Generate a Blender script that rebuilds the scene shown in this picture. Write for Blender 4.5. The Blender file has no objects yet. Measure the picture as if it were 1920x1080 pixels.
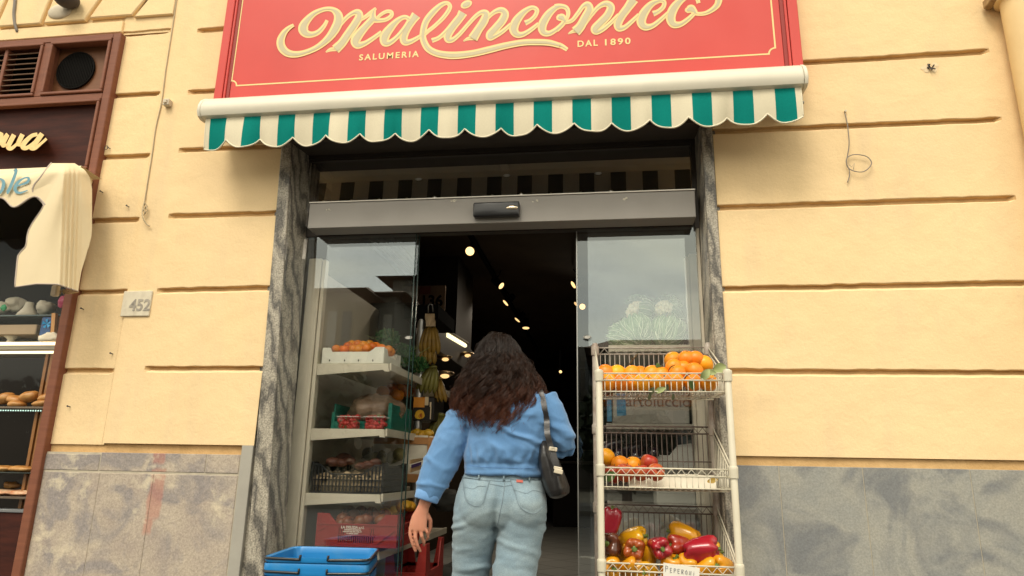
import bpy, bmesh, math, random
from mathutils import Vector, Matrix, noise
from mathutils.bvhtree import BVHTree
R_=math.radians
random.seed(7)
sc=bpy.context.scene
col=sc.collection

# ------------------------------------------------------------------ camera model (used for the camera and for survey points)
F=1280.0
CAM=Vector((0,-3.4,1.05))
def _rot(p,y,r):
    cp,sp,cy,sy=math.cos(p),math.sin(p),math.cos(y),math.sin(y)
    f=Vector((sy*cp,cy*cp,sp)); rt=Vector((cy,-sy,0)); dn=-rt.cross(f)
    c,s=math.cos(r),math.sin(r)
    return (c*rt+s*dn, -s*rt+c*dn, f)
CR,CD,CF=_rot(R_(14.70),R_(-7.93),R_(-1.084))
def ray(x,y): return CR*((x-960)/F)+CD*((y-540)/F)+CF
def at(x,y,Y=0.0):
    d=ray(x,y); return CAM+d*((Y-CAM.y)/d.y)
def atx(x,y,X):
    d=ray(x,y); return CAM+d*((X-CAM.x)/d.x)
def atz(x,y,Z):
    d=ray(x,y); return CAM+d*((Z-CAM.z)/d.z)
cd=bpy.data.cameras.new('camera'); co=bpy.data.objects.new('camera',cd); col.objects.link(co)
cd.sensor_width=36; cd.lens=F/1920*36; cd.clip_start=.05; cd.clip_end=2000
M3=Matrix((CR,-CD,-CF)).transposed()
co.matrix_world=Matrix.Translation(CAM)@M3.to_4x4()
sc.camera=co

# ------------------------------------------------------------------ materials
MATS={}
def _n(nt,t,**k):
    n=nt.nodes.new(t)
    for a,v in k.items(): setattr(n,a,v)
    return n
def pm(name,colr,rough=.6,metal=0,spec=.5,c2=None,nscale=6,namt=.5,ndet=6,bump=0,bscale=60,coat=0,stretch=(1,1,1),
       c3=None,n3=1.3,a3=.5,trans=0,alpha=1,emit=None,estr=0,rvar=0,ior=1.45,sss=0,sheen=0,ovar=0,grain=0,gsc=140,d3=.4):
    """procedural Principled material: base colour broken up by two noises, bumped by a third"""
    if name in MATS: return MATS[name]
    m=bpy.data.materials.new(name); m.use_nodes=True; nt=m.node_tree; L=nt.links
    b=nt.nodes['Principled BSDF']
    b.inputs['Roughness'].default_value=rough; b.inputs['Metallic'].default_value=metal
    b.inputs['Specular IOR Level'].default_value=spec; b.inputs['IOR'].default_value=ior
    b.inputs['Coat Weight'].default_value=coat; b.inputs['Coat Roughness'].default_value=.08
    b.inputs['Transmission Weight'].default_value=trans; b.inputs['Alpha'].default_value=alpha
    if sheen: b.inputs['Sheen Weight'].default_value=sheen
    if sss:
        b.inputs['Subsurface Weight'].default_value=sss; b.inputs['Subsurface Radius'].default_value=(.01,.004,.002)
    b.inputs['Base Color'].default_value=(*colr,1)
    tc=_n(nt,'ShaderNodeTexCoord'); mp=_n(nt,'ShaderNodeMapping'); mp.inputs['Scale'].default_value=stretch
    L.new(tc.outputs['Object'],mp.inputs['Vector'])
    out=None
    def nz(scale,det=ndet,rg=.6,dist=0):
        t=_n(nt,'ShaderNodeTexNoise'); t.inputs['Scale'].default_value=scale; t.inputs['Detail'].default_value=det
        t.inputs['Roughness'].default_value=rg; t.inputs['Distortion'].default_value=dist
        L.new(mp.outputs['Vector'],t.inputs['Vector']); return t
    def mixc(fac,a,bcol):
        x=_n(nt,'ShaderNodeMix',data_type='RGBA'); L.new(fac,x.inputs[0])
        if hasattr(a,'node'): L.new(a,x.inputs[6])
        else: x.inputs[6].default_value=(*a,1)
        x.inputs[7].default_value=(*bcol,1); return x.outputs[2]
    def ramp(src,lo,hi):
        r=_n(nt,'ShaderNodeMapRange'); r.inputs[1].default_value=lo; r.inputs[2].default_value=hi; L.new(src,r.inputs[0]); return r.outputs[0]
    def mul(s,k):
        x=_n(nt,'ShaderNodeMath',operation='MULTIPLY'); L.new(s,x.inputs[0]); x.inputs[1].default_value=k; return x.outputs[0]
    cur=colr
    if c2 is not None:
        f=ramp(nz(nscale).outputs['Fac'],.5-namt*.35-.03,.5+(1-namt)*.35+.03); cur=mixc(f,cur,c2)
    if c3 is not None:
        f=mul(ramp(nz(n3,6 if d3>.5 else 4,.55,d3).outputs['Fac'],.48,.62 if d3>.5 else .68),a3); cur=mixc(f,cur,c3)
    if grain:
        gz=nz(gsc,4,.7); gr=_n(nt,'ShaderNodeMapRange'); gr.inputs[1].default_value=.3; gr.inputs[2].default_value=.7; gr.inputs[3].default_value=1-grain; gr.inputs[4].default_value=1+grain*.8; L.new(gz.outputs['Fac'],gr.inputs[0])
        gx=_n(nt,'ShaderNodeMix',data_type='RGBA',blend_type='MULTIPLY'); gx.inputs[0].default_value=1
        if hasattr(cur,'node'): L.new(cur,gx.inputs[6])
        else: gx.inputs[6].default_value=(*cur,1)
        L.new(gr.outputs[0],gx.inputs[7]); cur=gx.outputs[2]
    if ovar:
        oi=_n(nt,'ShaderNodeObjectInfo'); hs=_n(nt,'ShaderNodeHueSaturation')
        h=_n(nt,'ShaderNodeMapRange'); h.inputs[3].default_value=.5-.018*ovar; h.inputs[4].default_value=.5+.014*ovar; L.new(oi.outputs['Random'],h.inputs[0]); L.new(h.outputs[0],hs.inputs['Hue'])
        rr_=_n(nt,'ShaderNodeMath',operation='FRACT'); m7=_n(nt,'ShaderNodeMath',operation='MULTIPLY'); m7.inputs[1].default_value=7.31; L.new(oi.outputs['Random'],m7.inputs[0]); L.new(m7.outputs[0],rr_.inputs[0])
        v_=_n(nt,'ShaderNodeMapRange'); v_.inputs[3].default_value=1-.22*ovar; v_.inputs[4].default_value=1+.12*ovar; L.new(rr_.outputs[0],v_.inputs[0]); L.new(v_.outputs[0],hs.inputs['Value'])
        if hasattr(cur,'node'): L.new(cur,hs.inputs['Color'])
        else: hs.inputs['Color'].default_value=(*cur,1)
        cur=hs.outputs[0]
    if hasattr(cur,'node'): L.new(cur,b.inputs['Base Color'])
    if rvar:
        f=nz(nscale*2.3); r=_n(nt,'ShaderNodeMapRange'); r.inputs[3].default_value=max(0,rough-rvar); r.inputs[4].default_value=min(1,rough+rvar)
        L.new(f.outputs['Fac'],r.inputs[0]); L.new(r.outputs[0],b.inputs['Roughness'])
    if bump:
        f=nz(bscale,5); bp=_n(nt,'ShaderNodeBump'); bp.inputs['Strength'].default_value=bump; bp.inputs['Distance'].default_value=.01
        L.new(f.outputs['Fac'],bp.inputs['Height']); L.new(bp.outputs['Normal'],b.inputs['Normal'])
    if emit:
        b.inputs['Emission Color'].default_value=(*emit,1); b.inputs['Emission Strength'].default_value=estr
    MATS[name]=m; return m
def glass_mat(name,tint=(.985,.99,.985),refl=.85,base=.128,rough=.0,gcol=(.90,.99,1)):
    """window pane: clear transmission with a Fresnel-weighted mirror reflection (two surfaces of a laminated pane)"""
    if name in MATS: return MATS[name]
    m=bpy.data.materials.new(name); m.use_nodes=True; nt=m.node_tree; L=nt.links
    nt.nodes.remove(nt.nodes['Principled BSDF']); o=nt.nodes['Material Output']
    t=_n(nt,'ShaderNodeBsdfTransparent'); t.inputs[0].default_value=(*tint,1)
    g=_n(nt,'ShaderNodeBsdfGlossy'); g.inputs['Roughness'].default_value=rough; g.inputs['Color'].default_value=(*gcol,1)
    f=_n(nt,'ShaderNodeLayerWeight'); f.inputs[0].default_value=.5
    p5=_n(nt,'ShaderNodeMath',operation='POWER'); L.new(f.outputs['Facing'],p5.inputs[0]); p5.inputs[1].default_value=4.5
    k=_n(nt,'ShaderNodeMath',operation='MULTIPLY_ADD'); k.inputs[1].default_value=refl; k.inputs[2].default_value=base; k.use_clamp=True
    L.new(p5.outputs[0],k.inputs[0])
    x=_n(nt,'ShaderNodeMixShader'); L.new(k.outputs[0],x.inputs[0]); L.new(t.outputs[0],x.inputs[1]); L.new(g.outputs[0],x.inputs[2])
    L.new(x.outputs[0],o.inputs['Surface']); MATS[name]=m; return m

# ------------------------------------------------------------------ scene graph
def tag(o,label=None,cat=None,group=None,kind=None):
    if label: o['label']=label
    if cat: o['category']=cat
    if group: o['group']=group
    if kind: o['kind']=kind
    return o
def thing(name,label,cat,loc=(0,0,0),group=None):
    o=bpy.data.objects.new(name,None); col.objects.link(o); o.location=loc; o.empty_display_size=.1
    return tag(o,label,cat,group)
def worigin(o):
    v=Vector(o.location)
    while o.parent: o=o.parent; v+=Vector(o.location)
    return v
def kids(o): return [c for c in bpy.data.objects if c.parent==o]
def dup(root,loc=None,rot=None,scale=None,label=None,cat=None,group=None,parent=None):
    r=root.copy(); col.objects.link(r)
    if loc is not None: r.location=loc
    if rot is not None: r.rotation_euler=rot
    if scale is not None: r.scale=(scale,)*3 if not hasattr(scale,'__len__') else scale
    tag(r,label,cat,group)
    if parent is not None: r.parent=parent
    for c in CH.get(root.name,()):
        d=dup(c,parent=r)
        CH.setdefault(r.name,[]).append(d)
    return r
CH={}
class MB:
    def __init__(s): s.bm=bmesh.new(); s.mi=0
    def _mark(s,fs):
        for f in fs: f.material_index=s.mi
    def box(s,a,b,bev=0,seg=1,mtx=None):
        x0,y0,z0=[min(p,q) for p,q in zip(a,b)]; x1,y1,z1=[max(p,q) for p,q in zip(a,b)]
        vs=[s.bm.verts.new(p) for p in [(x0,y0,z0),(x1,y0,z0),(x1,y1,z0),(x0,y1,z0),(x0,y0,z1),(x1,y0,z1),(x1,y1,z1),(x0,y1,z1)]]
        fs=[s.bm.faces.new([vs[i] for i in q]) for q in [(3,2,1,0),(4,5,6,7),(0,1,5,4),(1,2,6,5),(2,3,7,6),(3,0,4,7)]]
        s._mark(fs)
        if bev>0:
            es=list({e for f in fs for e in f.edges})
            r=bmesh.ops.bevel(s.bm,geom=es,offset=bev,segments=seg,affect='EDGES',profile=.5)
            s._mark(r['faces']); vs=list({v for f in r['faces'] for v in f.verts}|{v for v in vs if v.is_valid})
        if mtx is not None:
            for v in vs: v.co=mtx@v.co
        return vs
    def hexa(s,p8,bev=0,seg=1):
        vs=[s.bm.verts.new(p) for p in p8]
        fs=[s.bm.faces.new([vs[i] for i in q]) for q in [(3,2,1,0),(4,5,6,7),(0,1,5,4),(1,2,6,5),(2,3,7,6),(3,0,4,7)]]; s._mark(fs)
        if bev>0:
            es=list({e for f in fs for e in f.edges})
            r=bmesh.ops.bevel(s.bm,geom=es,offset=bev,segments=seg,affect='EDGES',profile=.5); s._mark(r['faces'])
    def prism(s,poly,vec,bev=0,seg=1):
        vec=Vector(vec); a=[s.bm.verts.new(p) for p in poly]; b=[s.bm.verts.new(Vector(p)+vec) for p in poly]; n=len(a)
        fs=[s.bm.faces.new(a),s.bm.faces.new(b[::-1])]+[s.bm.faces.new((a[i],b[i],b[(i+1)%n],a[(i+1)%n])) for i in range(n)]
        s._mark(fs)
        if bev>0:
            es=list({e for e in fs[0].edges}|{e for e in fs[1].edges})
            r=bmesh.ops.bevel(s.bm,geom=es,offset=bev,segments=seg,affect='EDGES',profile=.5); s._mark(r['faces'])
    def face(s,pts):
        f=s.bm.faces.new([s.bm.verts.new(p) for p in pts]); f.material_index=s.mi; return f
    def grid(s,rows):
        vv=[[s.bm.verts.new(p) for p in r] for r in rows]
        for i in range(len(vv)-1):
            for j in range(len(vv[0])-1):
                f=s.bm.faces.new((vv[i][j],vv[i][j+1],vv[i+1][j+1],vv[i+1][j])); f.material_index=s.mi
        return vv
    def rings(s,rs,cap=True,closed=False):
        vv=[[s.bm.verts.new(p) for p in r] for r in rs]; n=len(vv[0])
        rng=range(len(vv)) if closed else range(len(vv)-1)
        for i in rng:
            A=vv[i];B=vv[(i+1)%len(vv)]
            for j in range(n):
                f=s.bm.faces.new((A[j],A[(j+1)%n],B[(j+1)%n],B[j])); f.material_index=s.mi
        if cap and not closed:
            f=s.bm.faces.new(vv[0][::-1]); f.material_index=s.mi
            f=s.bm.faces.new(vv[-1]); f.material_index=s.mi
    def tube(s,pts,r,n=6,closed=False,cap=True):
        pts=[Vector(p) for p in pts]; rs=r if hasattr(r,'__len__') else [r]*len(pts)
        up=None; out=[]
        N=len(pts)
        for i,p in enumerate(pts):
            if closed: t=pts[(i+1)%N]-pts[i-1]
            else: t=pts[min(i+1,N-1)]-pts[max(i-1,0)]
            if t.length<1e-9: t=Vector((0,0,1))
            t.normalize()
            if up is None:
                up=Vector((0,0,1)) if abs(t.z)<.9 else Vector((1,0,0))
            u=(up-t*up.dot(t))
            if u.length<1e-6: u=t.orthogonal()
            u.normalize(); w=t.cross(u); up=u
            out.append([p+(u*math.cos(2*math.pi*k/n)+w*math.sin(2*math.pi*k/n))*rs[i] for k in range(n)])
        s.rings(out,cap,closed)
    def cyl(s,a,b,r,n=16,r2=None): s.tube([a,b],[r,r if r2 is None else r2],n)
    def lathe(s,prof,c=(0,0,0),n=20,mod=None):
        c=Vector(c); rs=[]
        for (r,z) in prof:
            rs.append([c+Vector((math.cos(2*math.pi*k/n)*r*(mod(2*math.pi*k/n,z) if mod else 1),math.sin(2*math.pi*k/n)*r*(mod(2*math.pi*k/n,z) if mod else 1),z)) for k in range(n)])
        s.rings(rs)
    def ball(s,c,r,seg=16,rg=10,mtx=None):
        r=r if hasattr(r,'__len__') else (r,)*3
        m=Matrix.Translation(c)@(mtx.to_4x4() if mtx is not None else Matrix())@Matrix.Diagonal((*r,1))
        q=bmesh.ops.create_uvsphere(s.bm,u_segments=seg,v_segments=rg,radius=1,matrix=m)
        for v in q['verts']:
            for f in v.link_faces: f.material_index=s.mi
        return q['verts']
    def ribbon(s,pts,w,lift,steps=6,dl=0,tw=None):
        """flat lettering stroke: pts = (px,py,width_px) joined by a smooth curve; lift(px,py,k) gives the point on the sign"""
        P=crom(pts,steps); n=len(P); prev=None
        for i,(x,y,ww) in enumerate(P):
            a=P[max(i-1,0)]; b=P[min(i+1,n-1)]; tx,ty=b[0]-a[0],b[1]-a[1]; l=math.hypot(tx,ty) or 1
            nx,ny=-ty/l,tx/l; h=w(ww)/2
            k=dl+i*.00002
            cur=(s.bm.verts.new(lift(x-nx*h,y-ny*h,k)),s.bm.verts.new(lift(x+nx*h,y+ny*h,k)))
            if prev:
                f=s.bm.faces.new((prev[0],cur[0],cur[1],prev[1])); f.material_index=s.mi
            prev=cur
    def build(s,name,mat,parent=None,smooth=False,kind=None,auto=None,label=None):
        me=bpy.data.meshes.new(name); s.bm.normal_update()
        if parent is not None:
            w=worigin(parent)
            if w.length>0:
                for v in s.bm.verts: v.co-=w
        s.bm.to_mesh(me); s.bm.free()
        for m in (mat if isinstance(mat,(list,tuple)) else [mat]): me.materials.append(m)
        o=bpy.data.objects.new(name,me); col.objects.link(o)
        if smooth:
            for p in me.polygons: p.use_smooth=True
            if auto is not None:
                try: me.set_sharp_from_angle(angle=R_(auto))
                except Exception: pass
        if parent is not None:
            o.parent=parent; CH.setdefault(parent.name,[]).append(o)
        if kind: o['kind']=kind
        if label: o['label']=label
        return o
def crom(pts,steps=6):
    out=[]; n=len(pts)
    if n==2: steps=2
    for i in range(n-1):
        p0=pts[max(i-1,0)];p1=pts[i];p2=pts[i+1];p3=pts[min(i+2,n-1)]
        for k in range(steps):
            t=k/steps
            out.append(tuple(.5*((2*b)+(-a+c)*t+(2*a-5*b+4*c-d)*t*t+(-a+3*b-3*c+d)*t**3) for a,b,c,d in zip(p0,p1,p2,p3)))
    out.append(tuple(pts[-1])); return out
def text_obj(name,s,size,mat,parent,org,xdir=(1,0,0),zdir=(0,0,1),extr=.001,shear=0,space=1,align='LEFT',bold=0,lift=0):
    """lettering as a mesh: baseline origin org, reading along xdir, letters rising along zdir"""
    cu=bpy.data.curves.new(name,'FONT'); cu.body=s; cu.size=size; cu.extrude=extr; cu.shear=shear; cu.space_character=space
    cu.align_x=align; cu.offset=bold; cu.resolution_u=4
    o=bpy.data.objects.new(name,cu); col.objects.link(o)
    dg=bpy.context.evaluated_depsgraph_get(); dg.update()
    me=bpy.data.meshes.new_from_object(o.evaluated_get(dg)); bpy.data.objects.remove(o); bpy.data.curves.remove(cu)
    x=Vector(xdir).normalized(); z=Vector(zdir).normalized(); nn=x.cross(z).normalized(); org=Vector(org)
    base=worigin(parent) if parent is not None else Vector()
    for v in me.vertices:
        c=v.co.copy(); v.co=org+x*c.x+z*c.y+nn*(c.z+lift)-base
    me.materials.clear(); me.materials.append(mat); me.name=name
    ob=bpy.data.objects.new(name,me); col.objects.link(ob)
    if parent is not None: ob.parent=parent; CH.setdefault(parent.name,[]).append(ob)
    return ob
def fbm(p,s=1,o=3):
    v=0;a=1
    for i in range(o): v+=a*noise.noise(Vector(p)*s); a*=.5; s*=2.03
    return v
def remesh_obj(o,voxel,smooth=3,disp=None,dec=None):
    """weld overlapping volumes of a mesh into one continuous skin"""
    m=o.modifiers.new('r','REMESH'); m.mode='VOXEL'; m.voxel_size=voxel; m.use_smooth_shade=True
    if smooth:
        q=o.modifiers.new('s','SMOOTH'); q.factor=.5; q.iterations=smooth
    dg=bpy.context.evaluated_depsgraph_get(); dg.update()
    me=bpy.data.meshes.new_from_object(o.evaluated_get(dg)); old=o.data
    mats=list(old.materials); o.modifiers.clear(); o.data=me; me.materials.clear()
    for k in mats: me.materials.append(k)
    bpy.data.meshes.remove(old)
    if disp:
        me.update()
        ns=[v.normal.copy() for v in me.vertices]
        for v,nn in zip(me.vertices,ns): v.co+=nn*disp(v.co,nn)
    for p in me.polygons: p.use_smooth=True
    return o
ORD=['first','second','third','fourth','fifth','sixth','seventh','eighth','ninth','tenth','eleventh','twelfth','thirteenth','fourteenth','fifteenth','sixteenth']
# ================================================================== light and sky
EXPO=0.64
sc.view_settings.view_transform='Standard'; sc.view_settings.look='None'; sc.view_settings.exposure=EXPO; sc.view_settings.gamma=1
sc.cycles.use_denoising=True
sc.cycles.max_bounces=10; sc.cycles.transparent_max_bounces=16; sc.cycles.glossy_bounces=5
sc.cycles.sample_clamp_indirect=6
SUN_EL,SUN_AZ=R_(52),R_(197)     # azimuth clockwise from north (+Y): sun out over the street, behind the camera
w=bpy.data.worlds.new('World'); sc.world=w; w.use_nodes=True; nt=w.node_tree; L=nt.links
bg=nt.nodes['Background']
sky=_n(nt,'ShaderNodeTexSky',sky_type='NISHITA'); sky.sun_disc=False; sky.sun_elevation=SUN_EL; sky.sun_rotation=SUN_AZ
sky.air_density=1.2; sky.dust_density=3; sky.ozone_density=1
tc=_n(nt,'ShaderNodeTexCoord'); mp=_n(nt,'ShaderNodeMapping'); mp.inputs['Scale'].default_value=(1.6,1.6,5.5); L.new(tc.outputs['Generated'],mp.inputs['Vector'])
cn=_n(nt,'ShaderNodeTexNoise'); cn.inputs['Scale'].default_value=1.7; cn.inputs['Detail'].default_value=7; cn.inputs['Roughness'].default_value=.55; cn.inputs['Distortion'].default_value=.5
L.new(mp.outputs['Vector'],cn.inputs['Vector'])
rm=_n(nt,'ShaderNodeMapRange'); rm.inputs[1].default_value=.36; rm.inputs[2].default_value=.62; rm.inputs[3].default_value=.55; rm.inputs[4].default_value=1; L.new(cn.outputs['Fac'],rm.inputs[0])
cl=_n(nt,'ShaderNodeMix',data_type='RGBA'); L.new(rm.outputs[0],cl.inputs[0]); L.new(sky.outputs['Color'],cl.inputs[6])
cn2=_n(nt,'ShaderNodeTexNoise'); cn2.inputs['Scale'].default_value=2.6; cn2.inputs['Detail'].default_value=6; L.new(mp.outputs['Vector'],cn2.inputs['Vector'])
cc=_n(nt,'ShaderNodeMix',data_type='RGBA'); L.new(cn2.outputs['Fac'],cc.inputs[0]); cc.inputs[6].default_value=(12.5,11.6,9.4,1); cc.inputs[7].default_value=(23,21.6,17.6,1)
L.new(cc.outputs[2],cl.inputs[7]); L.new(cl.outputs[2],bg.inputs['Color']); bg.inputs['Strength'].default_value=.085
sl=bpy.data.lights.new('sun','SUN'); sl.energy=1.4; sl.angle=R_(22); sl.color=(1,.93,.80)
so=bpy.data.objects.new('sun',sl); col.objects.link(so)
sdir=Vector((math.sin(SUN_AZ)*math.cos(SUN_EL),math.cos(SUN_AZ)*math.cos(SUN_EL),math.sin(SUN_EL)))
so.rotation_euler=sdir.to_track_quat('Z','Y').to_euler()

# ================================================================== materials of the facade
def wall_mat():
    m=pm('yellow_plaster',(.825,.622,.35),rough=.9,spec=.2,c2=(.78,.58,.32),nscale=2.2,namt=.6,bump=.16,bscale=70,c3=(.72,.53,.33),n3=.9,a3=.3,grain=.07,gsc=170)
    nt=m.node_tree; L=nt.links; b=nt.nodes['Principled BSDF']
    # faint dirt specks and brush-out patches, plus a coarse second bump for trowel unevenness
    src=b.inputs['Base Color'].links[0].from_socket
    tc=[n for n in nt.nodes if n.type=='TEX_COORD'][0]
    v=_n(nt,'ShaderNodeTexNoise'); v.inputs['Scale'].default_value=26; v.inputs['Detail'].default_value=8; v.inputs['Roughness'].default_value=.7
    L.new(tc.outputs['Object'],v.inputs['Vector'])
    r=_n(nt,'ShaderNodeMapRange'); r.inputs[1].default_value=.66; r.inputs[2].default_value=.80; r.inputs[4].default_value=.5; L.new(v.outputs['Fac'],r.inputs[0])
    x=_n(nt,'ShaderNodeMix',data_type='RGBA'); L.new(r.outputs[0],x.inputs[0]); L.new(src,x.inputs[6]); x.inputs[7].default_value=(.52,.36,.18,1); L.new(x.outputs[2],b.inputs['Base Color'])
    # rain streaks and grime under the channels
    mq=_n(nt,'ShaderNodeMapping'); mq.inputs['Scale'].default_value=(9,9,.8); L.new(tc.outputs['Object'],mq.inputs['Vector'])
    s1_=_n(nt,'ShaderNodeTexNoise'); s1_.inputs['Scale'].default_value=1; s1_.inputs['Detail'].default_value=6; L.new(mq.outputs[0],s1_.inputs['Vector'])
    s2_=_n(nt,'ShaderNodeTexNoise'); s2_.inputs['Scale'].default_value=1.6; s2_.inputs['Detail'].default_value=3; L.new(tc.outputs['Object'],s2_.inputs['Vector'])
    sm=_n(nt,'ShaderNodeMath',operation='MULTIPLY'); L.new(s1_.outputs['Fac'],sm.inputs[0]); L.new(s2_.outputs['Fac'],sm.inputs[1])
    sr=_n(nt,'ShaderNodeMapRange'); sr.inputs[1].default_value=.27; sr.inputs[2].default_value=.42; sr.inputs[4].default_value=.34; L.new(sm.outputs[0],sr.inputs[0])
    sx=_n(nt,'ShaderNodeMix',data_type='RGBA'); L.new(sr.outputs[0],sx.inputs[0]); L.new(x.outputs[2],sx.inputs[6]); sx.inputs[7].default_value=(.60,.47,.30,1); L.new(sx.outputs[2],b.inputs['Base Color'])
    old=b.inputs['Normal'].links[0].from_node
    n2=_n(nt,'ShaderNodeTexNoise'); n2.inputs['Scale'].default_value=7; n2.inputs['Detail'].default_value=3; L.new(tc.outputs['Object'],n2.inputs['Vector'])
    b2=_n(nt,'ShaderNodeBump'); b2.inputs['Strength'].default_value=.16; b2.inputs['Distance'].default_value=.05; L.new(n2.outputs['Fac'],b2.inputs['Height'])
    L.new(old.outputs['Normal'],b2.inputs['Normal']); L.new(b2.outputs['Normal'],b.inputs['Normal'])
    return m
PLASTER=wall_mat()
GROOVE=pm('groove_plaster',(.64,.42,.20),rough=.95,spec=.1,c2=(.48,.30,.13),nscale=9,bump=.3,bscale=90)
STONE_R=pm('grey_plinth_stone',(.34,.325,.275),rough=.62,spec=.35,c2=(.27,.272,.25),nscale=7,namt=.6,ndet=12,bump=.12,bscale=80,c3=(.15,.158,.168),n3=2.7,a3=.8,d3=1.3,rvar=.15,grain=.20,gsc=120)
def stone_left():
    m=pm('patched_plinth_stone',(.47,.40,.31),rough=.85,spec=.25,c2=(.36,.30,.25),nscale=7,namt=.6,ndet=10,bump=.35,bscale=45,c3=(.235,.215,.215),n3=3.1,a3=.75,d3=1.5,grain=.24,gsc=110)
    nt=m.node_tree; L=nt.links; b=nt.nodes['Principled BSDF']; src=b.inputs['Base Color'].links[0].from_socket
    tc=[n for n in nt.nodes if n.type=='TEX_COORD'][0]
    sp=_n(nt,'ShaderNodeSeparateXYZ'); L.new(tc.outputs['Object'],sp.inputs[0])
    nz=_n(nt,'ShaderNodeTexNoise'); nz.inputs['Scale'].default_value=17; nz.inputs['Detail'].default_value=6; L.new(tc.outputs['Object'],nz.inputs['Vector'])
    # a stroke of faded red paint down the stone
    def band(sock,c,h,soft):
        a=_n(nt,'ShaderNodeMath',operation='SUBTRACT'); L.new(sock,a.inputs[0]); a.inputs[1].default_value=c
        q=_n(nt,'ShaderNodeMath',operation='ABSOLUTE'); L.new(a.outputs[0],q.inputs[0])
        z=_n(nt,'ShaderNodeMath',operation='MULTIPLY_ADD'); L.new(nz.outputs['Fac'],z.inputs[0]); z.inputs[1].default_value=soft*2.2; L.new(q.outputs[0],z.inputs[2])
        r=_n(nt,'ShaderNodeMapRange'); r.inputs[1].default_value=h+soft*2; r.inputs[2].default_value=h+soft; L.new(z.outputs[0],r.inputs[0]); return r.outputs[0]
    p0=at(293,925); p1=at(300,855); p2=at(278,985)
    f=None
    for c,hx,hz in ((p0,.035,.115),(p1,.03,.03),(p2,.016,.03)):
        k=_n(nt,'ShaderNodeMath',operation='MULTIPLY'); L.new(band(sp.outputs[0],c.x,hx,.012),k.inputs[0]); L.new(band(sp.outputs[2],c.z,hz,.02),k.inputs[1])
        if f is None: f=k.outputs[0]
        else:
            q=_n(nt,'ShaderNodeMath',operation='MAXIMUM'); L.new(f,q.inputs[0]); L.new(k.outputs[0],q.inputs[1]); f=q.outputs[0]
    k=_n(nt,'ShaderNodeMath',operation='MULTIPLY'); L.new(f,k.inputs[0]); k.inputs[1].default_value=.42
    x=_n(nt,'ShaderNodeMix',data_type='RGBA'); L.new(k.outputs[0],x.inputs[0]); L.new(src,x.inputs[6]); x.inputs[7].default_value=(.43,.13,.085,1)
    # pale lime crusts with a shape of their own
    n3=_n(nt,'ShaderNodeTexNoise'); n3.inputs['Scale'].default_value=5.2; n3.inputs['Detail'].default_value=9; n3.inputs['Roughness'].default_value=.68; L.new(tc.outputs['Object'],n3.inputs['Vector'])
    r3=_n(nt,'ShaderNodeMapRange'); r3.inputs[1].default_value=.57; r3.inputs[2].default_value=.66; r3.inputs[4].default_value=.8; L.new(n3.outputs['Fac'],r3.inputs[0])
    y=_n(nt,'ShaderNodeMix',data_type='RGBA'); L.new(r3.outputs[0],y.inputs[0]); L.new(x.outputs[2],y.inputs[6]); y.inputs[7].default_value=(.60,.52,.38,1)
    L.new(y.outputs[2],b.inputs['Base Color']); return m
STONE_L=stone_left()
def marble():
    m=pm('veined_grey_marble',(.24,.215,.175),rough=.38,spec=.45)
    nt=m.node_tree; L=nt.links; b=nt.nodes['Principled BSDF']; tc=[n for n in nt.nodes if n.type=='TEX_COORD'][0]
    mp=[n for n in nt.nodes if n.type=='MAPPING'][0]; mp.inputs['Scale'].default_value=(1,1,.42)
    wv=_n(nt,'ShaderNodeTexWave',wave_type='BANDS',bands_direction='DIAGONAL'); wv.inputs['Scale'].default_value=5.5; wv.inputs['Distortion'].default_value=12; wv.inputs['Detail'].default_value=9; wv.inputs['Detail Scale'].default_value=1.1; wv.inputs['Detail Roughness'].default_value=.62
    L.new(mp.outputs[0],wv.inputs['Vector'])
    rp=_n(nt,'ShaderNodeValToRGB'); e=rp.color_ramp.elements
    e[0].position=.05; e[0].color=(.12,.11,.095,1); e[1].position=.95; e[1].color=(.36,.325,.26,1); q=e.new(.20); q.color=(.20,.182,.15,1); q=e.new(.34); q.color=(.28,.252,.205,1); q=e.new(.48); q.color=(.20,.18,.148,1); q=e.new(.62); q.color=(.31,.28,.225,1)
    L.new(wv.outputs['Fac'],rp.inputs[0])
    n=_n(nt,'ShaderNodeTexNoise'); n.inputs['Scale'].default_value=130; n.inputs['Detail'].default_value=8; L.new(tc.outputs['Object'],n.inputs['Vector'])
    x=_n(nt,'ShaderNodeMix',data_type='RGBA',blend_type='MULTIPLY'); x.inputs[0].default_value=.8
    r=_n(nt,'ShaderNodeMapRange'); r.inputs[1].default_value=.3; r.inputs[2].default_value=.7; r.inputs[3].default_value=.35; r.inputs[4].default_value=1.5; L.new(n.outputs['Fac'],r.inputs[0])
    L.new(rp.outputs[0],x.inputs[6]); L.new(r.outputs[0],x.inputs[7]); L.new(x.outputs[2],b.inputs['Base Color'])
    bp=_n(nt,'ShaderNodeBump'); bp.inputs['Strength'].default_value=.12; L.new(n.outputs['Fac'],bp.inputs['Height']); L.new(bp.outputs[0],b.inputs['Normal'])
    return m
MARBLE=marble()
SMOOTH_STONE=pm('smooth_grey_stone',(.36,.34,.29),rough=.6,c2=(.31,.29,.25),nscale=8,bump=.05,bscale=120)
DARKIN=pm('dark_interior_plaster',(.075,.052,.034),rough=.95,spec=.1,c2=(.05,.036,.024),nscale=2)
DARKWOOD=pm('dark_interior_wood',(.025,.017,.012),rough=.6,c2=(.02,.014,.01),nscale=5,stretch=(1,1,6))

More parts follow.
